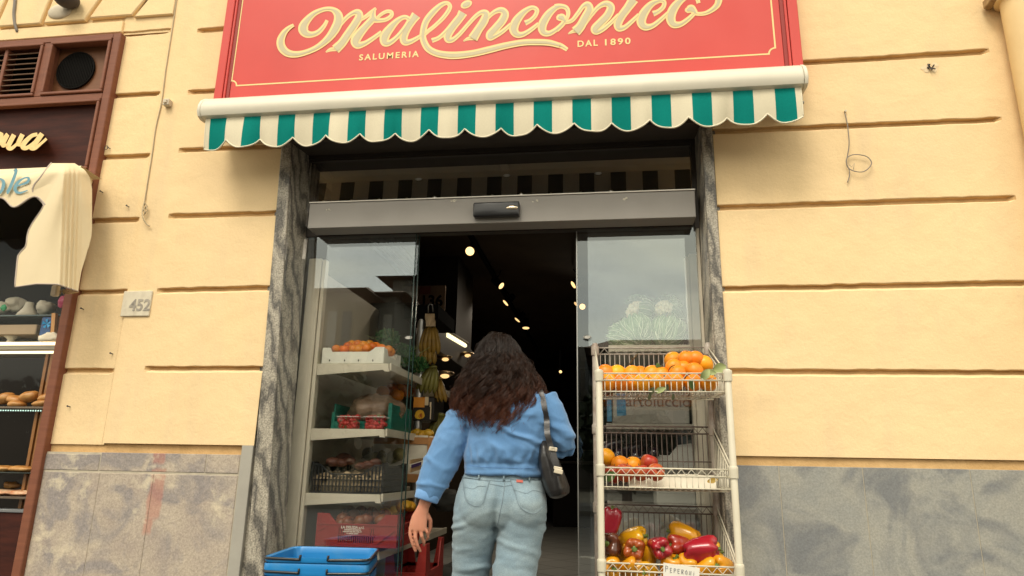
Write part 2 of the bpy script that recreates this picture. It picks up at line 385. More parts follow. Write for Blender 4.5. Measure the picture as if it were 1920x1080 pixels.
# ================================================================== ground
def slab(name,x0,x1,y0,y1,z0,z1,mat,bev=0):
    b=MB(); b.box((x0,y0,z0),(x1,y1,z1),bev); return b.build(name,mat,kind='structure')
gm=pm('bare_ground',(.16,.14,.11),rough=1,c2=(.11,.10,.08),nscale=.3)
slab('ground',-260,260,-320,60,-.6,-.15,gm)
asph=pm('asphalt',(.055,.054,.052),rough=.9,c2=(.038,.038,.037),nscale=1.2,bump=.4,bscale=140)
slab('road',-120,120,-14.5,-5.2,-.3,-.12,asph)
def paving():
    m=pm('basalt_paving',(.15,.145,.135),rough=.8,bump=.2,bscale=60)
    nt=m.node_tree; L=nt.links; b=nt.nodes['Principled BSDF']; tc=[n for n in nt.nodes if n.type=='TEX_COORD'][0]
    br=_n(nt,'ShaderNodeTexBrick'); br.inputs['Scale'].default_value=2; br.inputs['Color1'].default_value=(.105,.10,.093,1); br.inputs['Color2'].default_value=(.075,.072,.067,1); br.inputs['Mortar'].default_value=(.05,.048,.045,1); br.inputs['Mortar Size'].default_value=.012
    L.new(tc.outputs['Object'],br.inputs['Vector']); L.new(br.outputs[0],b.inputs['Base Color']); return m
PAV=paving()
slab('pavement',-60,60,-5.0,.06,-.3,0,PAV)
slab('kerb',-60,60,-5.2,-5.003,-.3,.004,SMOOTH_STONE,.012)
slab('far_pavement',-60,60,-19,-14.52,-.3,0,PAV)

# ================================================================== the building
bld=thing('building','cream yellow plastered building with channelled courses and grey stone plinth around the shop entrance','building',(0,.3,0))
def strip(mb,x0,x1,z0,z1,grooves,gx0,gx1,Y=0.0,nx=None):
    """plaster front between z0 and z1 with real horizontal channels cut 24 mm deep between gx0 and gx1"""
    gs=sorted(g for g in grooves if z0+.03<g<z1-.03)
    nx=nx or max(2,int((gx1-gx0)/.03))
    xs=[gx0+(gx1-gx0)*i/nx for i in range(nx+1)]
    def y_of(x,z): return Y+.0016*fbm((x*2.1,z*2.1,3.3),1,2)
    lev=[]                                     # (z, depth, jitter)
    lev.append((z0,0,0))
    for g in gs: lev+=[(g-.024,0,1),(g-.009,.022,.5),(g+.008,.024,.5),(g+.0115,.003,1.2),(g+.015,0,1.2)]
    lev.append((z1,0,0))
    rows=[]
    for (z,d,j) in lev:
        row=[]
        for x in xs:
            jz=j*(.0036*fbm((x*13,z*3.1,1.7),1,4)+.0035*math.sin(x*1.7+z*5))
            ed=min(1,min(x-gx0,gx1-x)/.025) if (gx0>x0+.01 or gx1<x1-.01) else 1
            e=1.0
            if gx0>x0+.01: e=min(e,(x-gx0)/.02)
            if gx1<x1-.01: e=min(e,(gx1-x)/.02)
            row.append((x,y_of(x,z)+d*max(0,min(1,e)),z+jz))
        rows.append(row)
    vv=[[mb.bm.verts.new(p) for p in r] for r in rows]
    for i in range(len(rows)-1):
        k=(i-1)%5
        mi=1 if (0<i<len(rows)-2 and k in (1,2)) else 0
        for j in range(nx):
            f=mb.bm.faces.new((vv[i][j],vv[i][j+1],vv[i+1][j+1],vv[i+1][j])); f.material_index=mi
    for xa,xb in ((x0,gx0),(gx1,x1)):
        if xb-xa>.001: mb.face([(xa,Y,z0),(xb,Y,z0),(xb,Y,z1),(xa,Y,z1)])
b=MB()
GR=[1.515,1.935,2.362,2.793,3.178,3.60,4.02,4.44]
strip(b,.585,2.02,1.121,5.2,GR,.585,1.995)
b.face([(2.02,0,0),(7,0,0),(7,0,5.2),(2.02,0,5.2)])
b.mi=1
b.face([(.585,.014,1.078),(2.02,.014,1.078),(2.02,.014,1.121),(.585,.014,1.121)]); b.face([(.585,0,1.121),(2.02,0,1.121),(2.02,.014,1.121),(.585,.014,1.121)])
b.mi=0
GL=[1.536,1.975,2.411,2.832,3.217,3.640,4.06,4.5]
strip(b,-2.655,-1.80,1.134,5.2,GL,-2.48,-1.80)
GK=[1.523,1.975,2.402,2.810,3.229,3.662]
strip(b,-3.0,-2.655,1.126,3.99,GK,-3.0,-2.668,Y=.010)
b.face([(-2.655,0,1.134),(-2.655,.010,1.134),(-2.655,.010,3.99),(-2.655,0,3.99)])
b.mi=1
b.face([(-3.0,.02,1.07),(-1.86,.02,1.07),(-1.86,.02,1.134),(-3.0,.02,1.134)]); b.face([(-2.655,0,1.134),(-1.80,0,1.134),(-1.80,.02,1.134),(-2.655,.02,1.134)]); b.face([(-3,.01,1.126),(-2.655,.01,1.126),(-2.655,.02,1.126),(-3,.02,1.126)])
b.mi=0
b.face([(-1.80,0,2.84),(.585,0,2.84),(.585,0,5.2),(-1.80,0,5.2)])
b.face([(-1.80,0,2.84),(.585,0,2.84),(.585,.2,2.84),(-1.80,.2,2.84)])
b.face([(-7,0,5.2),(7,0,5.2),(7,0,9.5),(-7,0,9.5)]); b.face([(-7,0,9.5),(7,0,9.5),(7,9,9.5),(-7,9,9.5)])
b.face([(-7,0,-.1),(-7,0,9.5),(-7,9,9.5),(-7,9,-.1)]); b.face([(7,0,-.1),(7,0,9.5),(7,9,9.5),(7,9,-.1)])
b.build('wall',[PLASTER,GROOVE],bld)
# flat arch of plastered voussoirs over the neighbouring shopfront
b=MB()
b.face([(-7,.02,3.66),(-2.655,.02,3.66),(-2.655,.02,5.2),(-7,.02,5.2)])
def V(px,py): return at(px,py,0)
zb=V(120,45).z; zt=4.25
cuts=[-3.9,-3.55,-3.20]
def slope(p,q): a,c=V(*p),V(*q); return a.x,a.z,(c.x-a.x)/(c.z-a.z)
s1=slope((81,43),(98,0)); s2=slope((163,39),(191,0)); s3=slope((247,35),(277,0)); s0=slope((0,35),(15,0))
def xl(s,z): return s[0]+s[2]*(z-s[1])
prev=s0; edges=[s0,s1,s2,s3]
ext=[]
d=s1[0]-s0[0]
for k in range(6): ext.insert(0,(s0[0]-d*(k+1),s0[1],s0[2]-(.08)*(k+1)))
edges=ext+edges
for e0,e1 in zip(edges[:-1],edges[1:]):
    z0=V(200,36).z+(.012 if e1 is s3 else .0); g=.013
    poly=[(xl(e0,z0)+g,.021,z0),(xl(e1,z0)-g,.021,z0),(xl(e1,zt)-g,.021,zt),(xl(e0,zt)+g,.021,zt)]
    b.prism(poly,(0,-.032,0),.006)
z0=V(200,36).z
b.prism([(xl(s3,z0)+.012,.021,z0-.003),(-2.66,.021,z0-.003),(-2.66,.021,zt),(xl(s3,zt)+.012,.021,zt)],(0,-.030,0),.004)
b.box((-7,-.004,3.668),(-3.0,.021,z0-.022),.004)
b.face([(-7,.0,zt),(-2.655,.0,zt),(-2.655,.0,5.2),(-7,.0,5.2)])
b.build('flat_arch',[PLASTER],bld)
# plinth stones
def stone(x0,x1,z0,z1,mat,y=-.006,bev=.0015,name='plinth_stone',tilt=0):
    q=MB(); q.hexa([(x0,y,z0),(x1,y,z0),(x1,.05,z0),(x0,.05,z0),(x0+tilt,y,z1),(x1+tilt,y,z1),(x1+tilt,.05,z1),(x0+tilt,.05,z1)],bev)
    return q.build(name,mat,bld)
gap=.0016
for a,c in ((.596,.786),(.786,1.151),(1.151,1.603),(1.603,2.35),(2.35,3.2),(3.2,4.2)): stone(a+gap,c-gap,0,1.078,STONE_R)
q=MB(); q.box((.59,-.0035,0),(4.3,.03,1.0765)); q.build('joint_mortar',pm('pale_mortar',(.50,.44,.33),rough=.95,c2=(.36,.32,.25),nscale=20),bld)
q=MB(); q.box((-3.0,-.0025,0),(-1.8625,.03,1.0855)); q.build('joint_mortar',MATS['pale_mortar'],bld)
for a,c,z0,z1 in ((-2.975,-2.655,.993,1.075),(-2.649,-2.053,.993,1.086),(-2.049,-1.868,.993,1.086),(-2.972,-2.640,0,.981),(-2.637,-2.332,0,.981),(-2.330,-1.868,0,.981)):
    stone(a,c,z0,z1,STONE_L,y=-.005-.002*random.random(),bev=.002)
stone(-1.862,-1.80,0,1.133,SMOOTH_STONE,y=-.008,name='stone_strip')
# marble jambs (a face slab and a reveal slab each side)
def jamb(f0,f1,g0,g1,yf,yb):
    q=MB(); q.hexa([(f0[0],yf,0),(f1[0],yf,0),(f1[0],yb,0),(f0[0],yb,0),(g0,yf,2.86),(g1,yf,2.86),(g1,yb,2.86),(g0,yb,2.86)],.006,2)
    return q.build('marble_jamb',MARBLE,bld)
jamb((-1.752,),(-1.648,),-1.832,-1.768,-.014,.0125)
q=MB(); q.hexa([(-1.80,.016,0),(-1.652,.016,0),(-1.655,.20,0),(-1.80,.20,0),(-1.85,.016,2.86),(-1.770,.016,2.86),(-1.735,.20,2.86),(-1.85,.20,2.86)],.004); q.build('marble_jamb',MARBLE,bld)
jamb((.541,),(.592,),.524,.580,-.014,.0125)
q=MB(); q.hexa([(.536,.016,0),(.60,.016,0),(.60,.20,0),(.512,.20,0),(.521,.016,2.86),(.60,.016,2.86),(.60,.20,2.86),(.512,.20,2.86)],.004); q.build('marble_jamb',MARBLE,bld)
q=MB(); q.box((-1.835,-.016,2.834),(.592,.215,2.96),.004); q.build('marble_lintel',pm('dark_lintel',(.060,.048,.038),rough=.5,c2=(.045,.036,.028),nscale=5),bld)
# inside of the shop
X0,X1,Y1,ZC=-1.98,1.75,11.5,3.15
q=MB()
q.face([(X0,.21,0),(X0,Y1,0),(X0,Y1,ZC),(X0,.21,ZC)]); q.face([(X1,.21,0),(X1,.21,ZC),(X1,Y1,ZC),(X1,Y1,0)]); q.face([(X0,Y1,0),(X1,Y1,0),(X1,Y1,ZC),(X0,Y1,ZC)])
q.face([(X0,.21,0),(X0,.21,ZC),(-1.80,.21,ZC),(-1.80,.21,0)]); q.face([(.56,.21,0),(.56,.21,ZC),(X1,.21,ZC),(X1,.21,0)]); q.face([(-1.8,.21,2.9),(-1.8,.21,ZC),(.56,.21,ZC),(.56,.21,2.9)])
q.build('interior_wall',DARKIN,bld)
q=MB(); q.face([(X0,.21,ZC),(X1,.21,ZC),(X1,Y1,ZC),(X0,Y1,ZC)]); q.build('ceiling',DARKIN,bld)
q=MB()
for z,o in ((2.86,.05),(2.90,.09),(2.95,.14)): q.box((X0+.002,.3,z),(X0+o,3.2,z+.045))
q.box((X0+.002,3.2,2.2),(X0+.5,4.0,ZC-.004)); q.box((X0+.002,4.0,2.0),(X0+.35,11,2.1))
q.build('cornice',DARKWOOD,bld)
def tiles():
    m=pm('diagonal_floor_tiles',(.16,.14,.115),rough=.35,spec=.4)
    nt=m.node_tree; L=nt.links; b=nt.nodes['Principled BSDF']; mp=[n for n in nt.nodes if n.type=='MAPPING'][0]; mp.inputs['Rotation'].default_value=(0,0,R_(42))
    br=_n(nt,'ShaderNodeTexBrick',offset=0); br.inputs['Scale'].default_value=1; br.inputs['Brick Width'].default_value=.40; br.inputs['Row Height'].default_value=.40; br.inputs['Mortar Size'].default_value=.006
    br.inputs['Color1'].default_value=(.37,.365,.34,1); br.inputs['Color2'].default_value=(.31,.305,.285,1); br.inputs['Mortar'].default_value=(.035,.03,.025,1)
    L.new(mp.outputs[0],br.inputs['Vector']); L.new(br.outputs[0],b.inputs['Base Color']); return m
TILE=tiles()
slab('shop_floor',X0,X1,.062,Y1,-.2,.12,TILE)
# ================================================================== red shop sign
YS=-.105                                     # face of the board
sign=thing('shop_sign','long red shop sign with cream script lettering above the green striped awning','sign',(-.6,-.1,3.0))
RED=pm('red_enamel',(.58,.058,.046),rough=.34,spec=.4,c2=(.52,.052,.042),nscale=2.2,bump=.02,bscale=300,rvar=.12,c3=(.58,.075,.062),n3=1.1,a3=.6)
DRED=pm('dark_red_channel',(.27,.022,.016),rough=.5)
CREAM=pm('sign_cream',(.78,.60,.26),rough=.55,c2=(.75,.57,.245),nscale=20)
BEIGE=pm('sign_beige',(.50,.435,.27),rough=.55,c2=(.47,.405,.25),nscale=30)
xl0,xr0=at(415,175,YS).x,at(1490,110,YS).x
ZT=3.93; ZB=3.02
q=MB(); q.box((xl0+.052,YS,ZB),(xr0-.052,-.01,ZT),.002); q.build('board',RED,sign)
for sx,xx in ((1,xl0),(-1,xr0)):
    xo=xx-sx*.035
    q=MB(); q.box((xo,YS-.018,ZB),(xo+sx*.050,-.004,ZT),.003); q.box((xo+sx*.0535,YS-.012,ZB),(xo+sx*.066,-.004,ZT),.002); q.build('side_moulding',RED,sign)
    q=MB(); q.box((xo+sx*.0665,YS-.004,ZB),(xo+sx*.0865,-.006,ZT),.001); q.build('side_channel',DRED,sign)
q=MB(); q.box((xl0-.035,YS-.02,ZT+.001),(xr0+.035,-.002,ZT+.05),.004); q.build('top_moulding',RED,sign)
# notched cream border
bx0,bx1=at(434,155,YS).x,at(1454,95,YS).x; bz0,bz1=3.168,3.80; nk=.034
def arc(cx,cz,a0,a1): return [(cx+nk*math.cos(R_(a0+(a1-a0)*i/7)),cz+nk*math.sin(R_(a0+(a1-a0)*i/7))) for i in range(8)]
loop=arc(bx0,bz0,90,0)+arc(bx1,bz0,180,90)+arc(bx1,bz1,270,180)+arc(bx0,bz1,0,-90)
q=MB(); hw=.0042; n=len(loop); vs=[]
for i,(x,z) in enumerate(loop):
    a,c=Vector(loop[i-1]),Vector(loop[(i+1)%n]); p=Vector((x,z)); d1=(p-a).normalized(); d2=(c-p).normalized(); t=(d1+d2).normalized(); nn=Vector((-t.y,t.x)); k=hw/max(.5,nn.dot(Vector((-d1.y,d1.x))))
    vs.append((q.bm.verts.new((x-nn.x*k,YS-.001,z-nn.y*k)),q.bm.verts.new((x+nn.x*k,YS-.001,z+nn.y*k))))
for i in range(n):
    a,c=vs[i],vs[(i+1)%n]; q.bm.faces.new((a[0],c[0],c[1],a[1]))
q.build('border_line',CREAM,sign)
# script lettering, drawn as pen strokes
def c1(P): return [(500+u/6.4,v/6.4,w_/6.4) for u,v,w_ in P]
def c2_(P): return [(760+u/6.4,v/6.4,w_/6.4) for u,v,w_ in P]
def c3_(P): return [(1040+u/5.818,v/5.818,w_/5.818) for u,v,w_ in P]
ST=[
 c1([(725,243,40),(690,310,50),(620,385,62),(540,415,72),(470,400,100),(438,345,122),(465,270,100),(560,170,70),(680,115,56),(780,112,62),(850,165,100),(862,250,116),(820,350,112),(740,460,92),(620,560,72),(480,625,66),(350,652,78),(250,635,92),(185,575,102),(168,490,98),(205,400,74),(260,340,54),(325,300,38)]),
 c1([(800,440,44),(870,320,48),(950,220,52),(1030,160,58),(1095,150,84),(1110,200,98),(1060,290,100),(970,420,104),(900,520,108),(825,592,118)]),
 c1([(710,626,16),(770,594,46),(850,590,46),(884,600,22)]),
 c1([(1100,245,46),(1180,205,48),(1250,150,46),(1312,98,34)]),
 c1([(1300,100,34),(1275,170,70),(1285,225,84),(1340,245,56),(1430,235,50),(1495,190,50),(1495,145,46),(1440,138,44),(1370,175,42),(1330,215,40)]),
 c1([(1275,225,90),(1195,310,92),(1110,410,110),(1065,490,118),(1090,540,94),(1170,525,66),(1270,465,56),(1380,385,50)]),
 c1([(1715,235,56),(1660,205,54),(1580,240,66),(1490,330,96),(1420,430,116),(1415,505,100),(1470,515,70),(1560,450,58),(1650,345,56),(1705,255,50)]),
 c1([(1795,180,118),(1745,250,100),(1680,350,98),(1645,440,98),(1655,500,90),(1710,505,66),(1790,468,54),(1870,420,48)]),
 c2_([(205,440,46),(260,385,48),(360,305,48),(470,195,52),(535,90,52),(505,38,48),(430,60,62),(330,150,78),(250,255,80),(215,370,78),(215,470,80),(262,570,84),(340,625,84),(450,655,86),(600,664,90),(800,643,84),(1000,598,84),(1200,548,80),(1400,512,76),(1560,505,76),(1720,512,74),(1850,545,62)]),
 c3_([(45,490,58),(90,510,52),(138,542,44)]),
 c2_([(318,487,58),(400,455,52),(480,385,52),(560,290,52),(640,190,50)]),
 c2_([(692,150,116),(640,235,96),(560,335,98),(510,420,100),(515,475,82),(570,475,60),(650,410,52),(760,285,50),(850,190,52),(920,148,60),(968,168,92),(945,250,104),(880,350,104),(810,462,122)]),
 c2_([(697,494,16),(760,462,44),(830,462,44),(858,482,20)]),
 c2_([(890,350,44),(980,225,48),(1070,145,56),(1150,122,76),(1195,165,96),(1165,245,102),(1085,340,102),(1020,415,104),(1020,448,84),(1080,430,60),(1170,375,54),(1270,290,48)]),
 c2_([(1436,276,64),(1500,245,54),(1560,185,52),(1578,120,54),(1520,92,54),(1430,140,74),(1340,240,104),(1300,340,112),(1330,405,92),(1400,415,66),(1490,370,56),(1600,285,48)]),
 c2_([(1880,72,56),(1800,95,70),(1710,180,96),(1645,300,108),(1655,380,92),(1720,402,68),(1800,362,58),(1880,290,50),(1925,235,44)]),
 c3_([(0,72,54),(60,66,54),(125,85,52),(148,140,46),(130,205,42),(85,270,48),(20,330,50)]),
 c3_([(58,165,44),(45,195,60),(78,190,84),(105,222,60),(125,242,44),(190,222,46),(250,150,48),(310,70,52),(360,52,76),(378,105,94),(330,200,98),(280,290,104),(228,345,116)]),
 c3_([(148,370,14),(205,340,40),(265,338,40),(292,360,18)]),
 c3_([(330,265,40),(400,165,46),(480,75,52),(560,40,70),(612,80,90),(580,165,94),(500,250,94),(440,315,94),(455,345,70),(520,322,54),(600,260,48),(700,160,44)]),
 c3_([(862,-10,116),(800,80,96),(730,175,94),(690,255,94),(700,308,74),(760,300,56),(830,245,50),(920,160,44)]),
 c3_([(1074,150,64),(1130,125,52),(1185,75,50),(1192,20,50),(1140,8,52),(1050,50,74),(970,150,100),(945,240,104),(985,292,84),(1060,285,60),(1140,230,52),(1240,140,44)]),
 c3_([(1570,35,44),(1545,-25,48),(1470,-45,50),(1380,0,74),(1300,90,100),(1265,190,106),(1295,262,88),(1370,265,62),(1450,215,54),(1530,140,44)]),
 c3_([(1455,90,40),(1450,110,64),(1490,95,90),(1525,125,66),(1555,150,44),(1640,145,46),(1720,105,56),(1775,50,70),(1790,-20,76),(1760,-70,60)]),
]
q=MB()
def liftS(d): return lambda x,y,k: tuple(at(x,y,YS-d-k))
for i,P in enumerate(ST): q.ribbon(P,lambda w_:max(w_,2.6),liftS(.0006+i*.00003),7)
# ends of the strokes and the i dots
def blob(mb,cx,cy,rx,ry,ang,d):
    c,s=math.cos(R_(ang)),math.sin(R_(ang))
    mb.face([tuple(at(cx+rx*math.cos(t)*c-ry*math.sin(t)*s,cy+rx*math.cos(t)*s+ry*math.sin(t)*c,YS-d)) for t in [2*math.pi*k/28 for k in range(28)]])
blob(q,760+732/6.4,52/6.4,72/6.4,46/6.4,-25,.0018); blob(q,1040+930/5.818,-75/5.818,68/5.818,44/5.818,-25,.0018)
q.build('script_outline',CREAM,sign)
q=MB()
for i,P in enumerate(ST): q.ribbon(P[0:],lambda w_:max(w_-7.0,.55),liftS(.0020+i*.00003),7)
blob(q,760+732/6.4,52/6.4,50/6.4,26/6.4,-25,.0032); blob(q,1040+930/5.818,-75/5.818,46/5.818,24/5.818,-25,.0032)
q.build('script_lettering',BEIGE,sign)
def sign_text(name,s,p0,p1,h,sp):
    a,c=at(*p0,YS),at(*p1,YS); t=text_obj(name,s,h,CREAM,sign,(a.x,YS-.001,(a.z+c.z)/2),extr=.0008,space=sp,bold=.0012)
    xs=[v.co.x for v in t.data.vertices]; k=(c.x-a.x)/(max(xs)-min(xs)); m0=min(xs)
    for v in t.data.vertices: v.co.x=m0+(v.co.x-m0)*k
sign_text('small_lettering','SALUMERIA',(673,113),(785,107),.054,1.35)
sign_text('small_lettering','DAL',(1082,88),(1120,86),.054,1.3); sign_text('small_lettering','1890',(1131,85),(1179,83),.054,1.3)

# ================================================================== striped awning
aw=thing('awning','rolled up awning in a cream cassette with a scalloped green and white striped valance','awning',(-.6,-.2,2.9))
ALU=pm('cream_coated_metal',(.64,.595,.48),rough=.38,spec=.5,c2=(.60,.56,.45),nscale=3,bump=.04,bscale=260,c3=(.48,.45,.38),n3=5,a3=.25)
xa,xb=-2.170,.978
q=MB()
prof=[(-.10,2.895),(-.10,3.015),(-.19,3.02),(-.245,3.005),(-.28,2.975),(-.297,2.94),(-.300,2.905),(-.288,2.878),(-.262,2.868),(-.22,2.872),(-.14,2.88)]
q.rings([[(x,y,z) for y,z in prof] for x in (xa,xb)]); q.build('cassette',ALU,aw,smooth=True,auto=35)
for x0,x1 in ((xa-.022,xa-.001),(xb+.001,xb+.022)):
    q=MB(); cy,cz=-.2,2.945
    q.rings([[(x,cy+(y-cy)*k,cz+(z-cz)*k) for y,z in prof] for x,k in ((x0,.95),(x0+.004,1.03),(x1-.004,1.03),(x1,.99))]); q.build('end_cap',ALU,aw,smooth=True,auto=35)
for x in (xa+.03,xb-.03,-.6):
    q=MB(); q.box((x-.03,-.16,2.85),(x+.03,-.012,2.868),.006); q.box((x-.02,-.012,2.85),(x+.02,-.003,3.0),.002); q.build('wall_bracket',ALU,aw)
for x in (xa-.012,xb+.014):
    q=MB(); q.box((x-.006,-.19,2.845),(x+.006,-.16,2.875),.002); q.cyl((x-.012,-.175,2.838),(x+.012,-.175,2.838),.008,12); q.build('end_bracket',pm('zinc_hardware',(.42,.39,.33),rough=.5,metal=.6),aw)
FAB=pm('valance_stripes',(.78,.70,.52),rough=.9,spec=.1)
def stripes(m,first,period,width,obx):
    nt=m.node_tree; L=nt.links; b=nt.nodes['Principled BSDF']; tc=[n for n in nt.nodes if n.type=='TEX_COORD'][0]
    at_=_n(nt,'ShaderNodeAttribute',attribute_name='cloth_u')
    a=_n(nt,'ShaderNodeMath',operation='SUBTRACT'); L.new(at_.outputs['Fac'],a.inputs[0]); a.inputs[1].default_value=first-width/2
    k=_n(nt,'ShaderNodeMath',operation='DIVIDE'); L.new(a.outputs[0],k.inputs[0]); k.inputs[1].default_value=period
    f=_n(nt,'ShaderNodeMath',operation='FRACT'); L.new(k.outputs[0],f.inputs[0])
    l=_n(nt,'ShaderNodeMath',operation='LESS_THAN'); L.new(f.outputs[0],l.inputs[0]); l.inputs[1].default_value=width/period
    nz=_n(nt,'ShaderNodeTexNoise'); nz.inputs['Scale'].default_value=160; nz.inputs['Detail'].default_value=4; L.new(tc.outputs['Object'],nz.inputs['Vector'])
    n2=_n(nt,'ShaderNodeTexNoise'); n2.inputs['Scale'].default_value=4; n2.inputs['Detail'].default_value=5; L.new(tc.outputs['Object'],n2.inputs['Vector'])
    ad=_n(nt,'ShaderNodeMath',operation='ADD'); L.new(nz.outputs['Fac'],ad.inputs[0]); L.new(n2.outputs['Fac'],ad.inputs[1])
    def two(ca,cb):
        x=_n(nt,'ShaderNodeMix',data_type='RGBA'); r=_n(nt,'ShaderNodeMapRange'); r.inputs[1].default_value=.7; r.inputs[2].default_value=1.3; L.new(ad.outputs[0],r.inputs[0]); L.new(r.outputs[0],x.inputs[0]); x.inputs[6].default_value=(*ca,1); x.inputs[7].default_value=(*cb,1); return x.outputs[2]
    x=_n(nt,'ShaderNodeMix',data_type='RGBA'); L.new(l.outputs[0],x.inputs[0]); L.new(two(WH_C,WH_D),x.inputs[6]); L.new(two(GR_C,GR_D),x.inputs[7])
    L.new(x.outputs[2],b.inputs['Base Color'])
    bp=_n(nt,'ShaderNodeBump'); bp.inputs['Strength'].default_value=.08; L.new(nz.outputs['Fac'],bp.inputs['Height']); L.new(bp.outputs[0],b.inputs['Normal'])
WH_C,WH_D,GR_C,GR_D=(.70,.635,.47),(.64,.575,.42),(.0035,.21,.178),(.003,.175,.15)
stripes(FAB,-2.077,.1980,.095,0)
FABK=pm('valance_reverse',(.5,.44,.33),rough=.9); WH_C,WH_D,GR_C,GR_D=(.72,.68,.60),(.66,.62,.55),(.13,.13,.125),(.11,.11,.105); stripes(FABK,-2.077,.1980,.095,0)  # reflected tone put into the colour: reverse stripes greyed for the transom's mirror image
PIPING=pm('white_piping',(.70,.64,.48),rough=.7)
q=MB(); NX=560; va,vb_=-2.150,.968; us=[va+(vb_-va)*i/NX for i in range(NX+1)]
lay=q.bm.verts.layers.float.new('cloth_u')
def zbot(u):
    t=((u+2.019)/.1883)%1.0
    return 2.742-.051*(1-abs(2*t-1)**2.3)
def yv(u,s): return -.266+.016*s-.005*math.sin(s*2.8)+s*(.009*math.sin(u*11+.7)+.006*math.sin(u*23.3)+.004*math.sin(u*51+1))
rows=[]
NV=12
for k in range(NV+1):
    s=k/NV; rows.append([(u,yv(u,s),2.874+(zbot(u)-2.874)*s) for u in us])
vv=q.grid(rows)
for r in vv:
    for v,u in zip(r,us): v[lay]=u
edge=[Vector(p) for p in rows[-1]]
# cloth has thickness: a back sheet a millimetre behind
rows2=[[(x,y+.0016,z) for x,y,z in r] for r in rows]
q.mi=1; vb=q.grid([r[::-1] for r in rows2])
for r in vb:
    for v,u in zip(r,us[::-1]): v[lay]=u
val=q.build('valance',[FAB,FABK],aw,smooth=True)
q=MB(); q.tube([p+Vector((0,.0008,.0)) for p in edge],.0042,6); 
q.tube([Vector(r[0])+Vector((0,.0008,0)) for r in rows],.0035,6); q.tube([Vector(r[-1])+Vector((0,.0008,0)) for r in rows],.0035,6)
q.build('piping',PIPING,val,smooth=True)

# ================================================================== automatic sliding door
door=thing('sliding_door','automatic glass sliding door standing open under a grey operator beam and dark transom','door',(-.6,.2,.12))
GUN=pm('grey_anodised_metal',(.30,.278,.25),rough=.45,metal=.15,spec=.5,c2=(.27,.25,.225),nscale=4,bump=.03,bscale=300,stretch=(1,1,1))
DFR=pm('dark_bronze_frame',(.055,.045,.036),rough=.45,metal=.4,c2=(.04,.033,.027),nscale=3)
BEIGEM=pm('beige_coated_metal',(.50,.45,.35),rough=.5,c2=(.45,.405,.315),nscale=5,bump=.03,bscale=150)
GLASS=glass_mat('door_glass'); GLASS2=glass_mat('transom_glass',tint=(.42,.40,.38),refl=.8,base=.34,gcol=(1,.95,.89))
EDGE=pm('glass_edge',(.022,.045,.040),rough=.25,spec=.5)
# operator beam
YO=.05
oz=[at(580,378,YO),at(578,425,YO),at(1303,357,YO),at(1305,410,YO)]
ox0,ox1=(oz[0].x+oz[1].x)/2,(oz[2].x+oz[3].x)/2; ot=(oz[0].z+oz[2].z)/2; ob=(oz[1].z+oz[3].z)/2
q=MB(); q.box((ox0,YO,ob),(ox1,.175,ot-.006),.003,2); beam=q.build('operator_beam',GUN,door)
q=MB(); q.box((ox0-.002,YO-.006,ot-.0055),(ox1+.002,.178,ot+.002),.001); q.build('top_edge',pm('bright_trim',(.50,.47,.41),rough=.35,metal=.5),beam)
FLK=pm('pale_tape_scrap',(.62,.57,.47),rough=.8)
for (px,py,s) in ((616,393,.012),(851,377,.016),(1003,377,.014),(1174,373,.017)):
    p=at(px,py,YO); q=MB()
    for k in range(5):
        c=Vector((p.x+random.uniform(-s,s),YO-.0012-.0004*k,p.z+random.uniform(-.4,.4)*s)); n=6
        q.face([tuple(c+Vector((math.cos(2*math.pi*j/n+k)*s*random.uniform(.25,.6),-.0003*(j%2),math.sin(2*math.pi*j/n+k)*s*random.uniform(.12,.38)))) for j in range(n)][::-1])
    q.build('tape_scrap',FLK,beam)
# motion sensor
a=at(888,381,YO-.03); c=at(974,404,YO-.03)
SENS=pm('black_plastic',(.012,.012,.013),rough=.3,spec=.5,coat=.3)
q=MB(); q.box((a.x,YO-.045,(c.z+at(974,380,YO-.03).z)/2*1+.0-(a.z-c.z)*.5),(c.x,YO-.001,a.z),.010,3); sens=q.build('motion_sensor',SENS,beam,smooth=True,auto=40)
p=at(960,389,YO-.046); q=MB(); q.ball((p.x,YO-.044,p.z),(.034,.008,.013)); q.build('sensor_lens',pm('sensor_glint_gold',(.8,.68,.5),rough=.12,metal=1),sens,smooth=True)  # lens enlarged and tinted gold to stand in for a bright reflection
# frame: side posts, transom bars
TY=.185
zt=2.845
q=MB(); q.box((-1.765,.165,ob-.02),(-1.735,.21,zt)); q.box((.490,.165,ob-.02),(.520,.21,zt)); q.box((-1.75,.160,zt-.035),(.52,.21,zt+.016)); q.box((-1.735,.17,2.80),(.49,.205,2.812)); q.build('transom_frame',DFR,door)
q=MB(); q.box((-1.75,.03,zt+.0165),(.52,.20,zt+.05)); q.build('head_panel',DFR,door)
q=MB(); q.face([(-1.734,TY+.004,ot-.01),(.489,TY+.004,ot-.01),(.489,TY+.004,2.80),(-1.734,TY+.004,2.80)]); q.build('transom_pane',GLASS2,door)
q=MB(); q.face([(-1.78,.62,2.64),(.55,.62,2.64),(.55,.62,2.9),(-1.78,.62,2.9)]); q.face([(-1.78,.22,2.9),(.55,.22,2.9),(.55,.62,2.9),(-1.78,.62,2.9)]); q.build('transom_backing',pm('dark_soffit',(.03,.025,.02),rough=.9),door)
OVAL=pm('oval_sticker',(.62,.60,.54),rough=.4); OVD=pm('oval_sticker_ink',(.22,.21,.19),rough=.5)
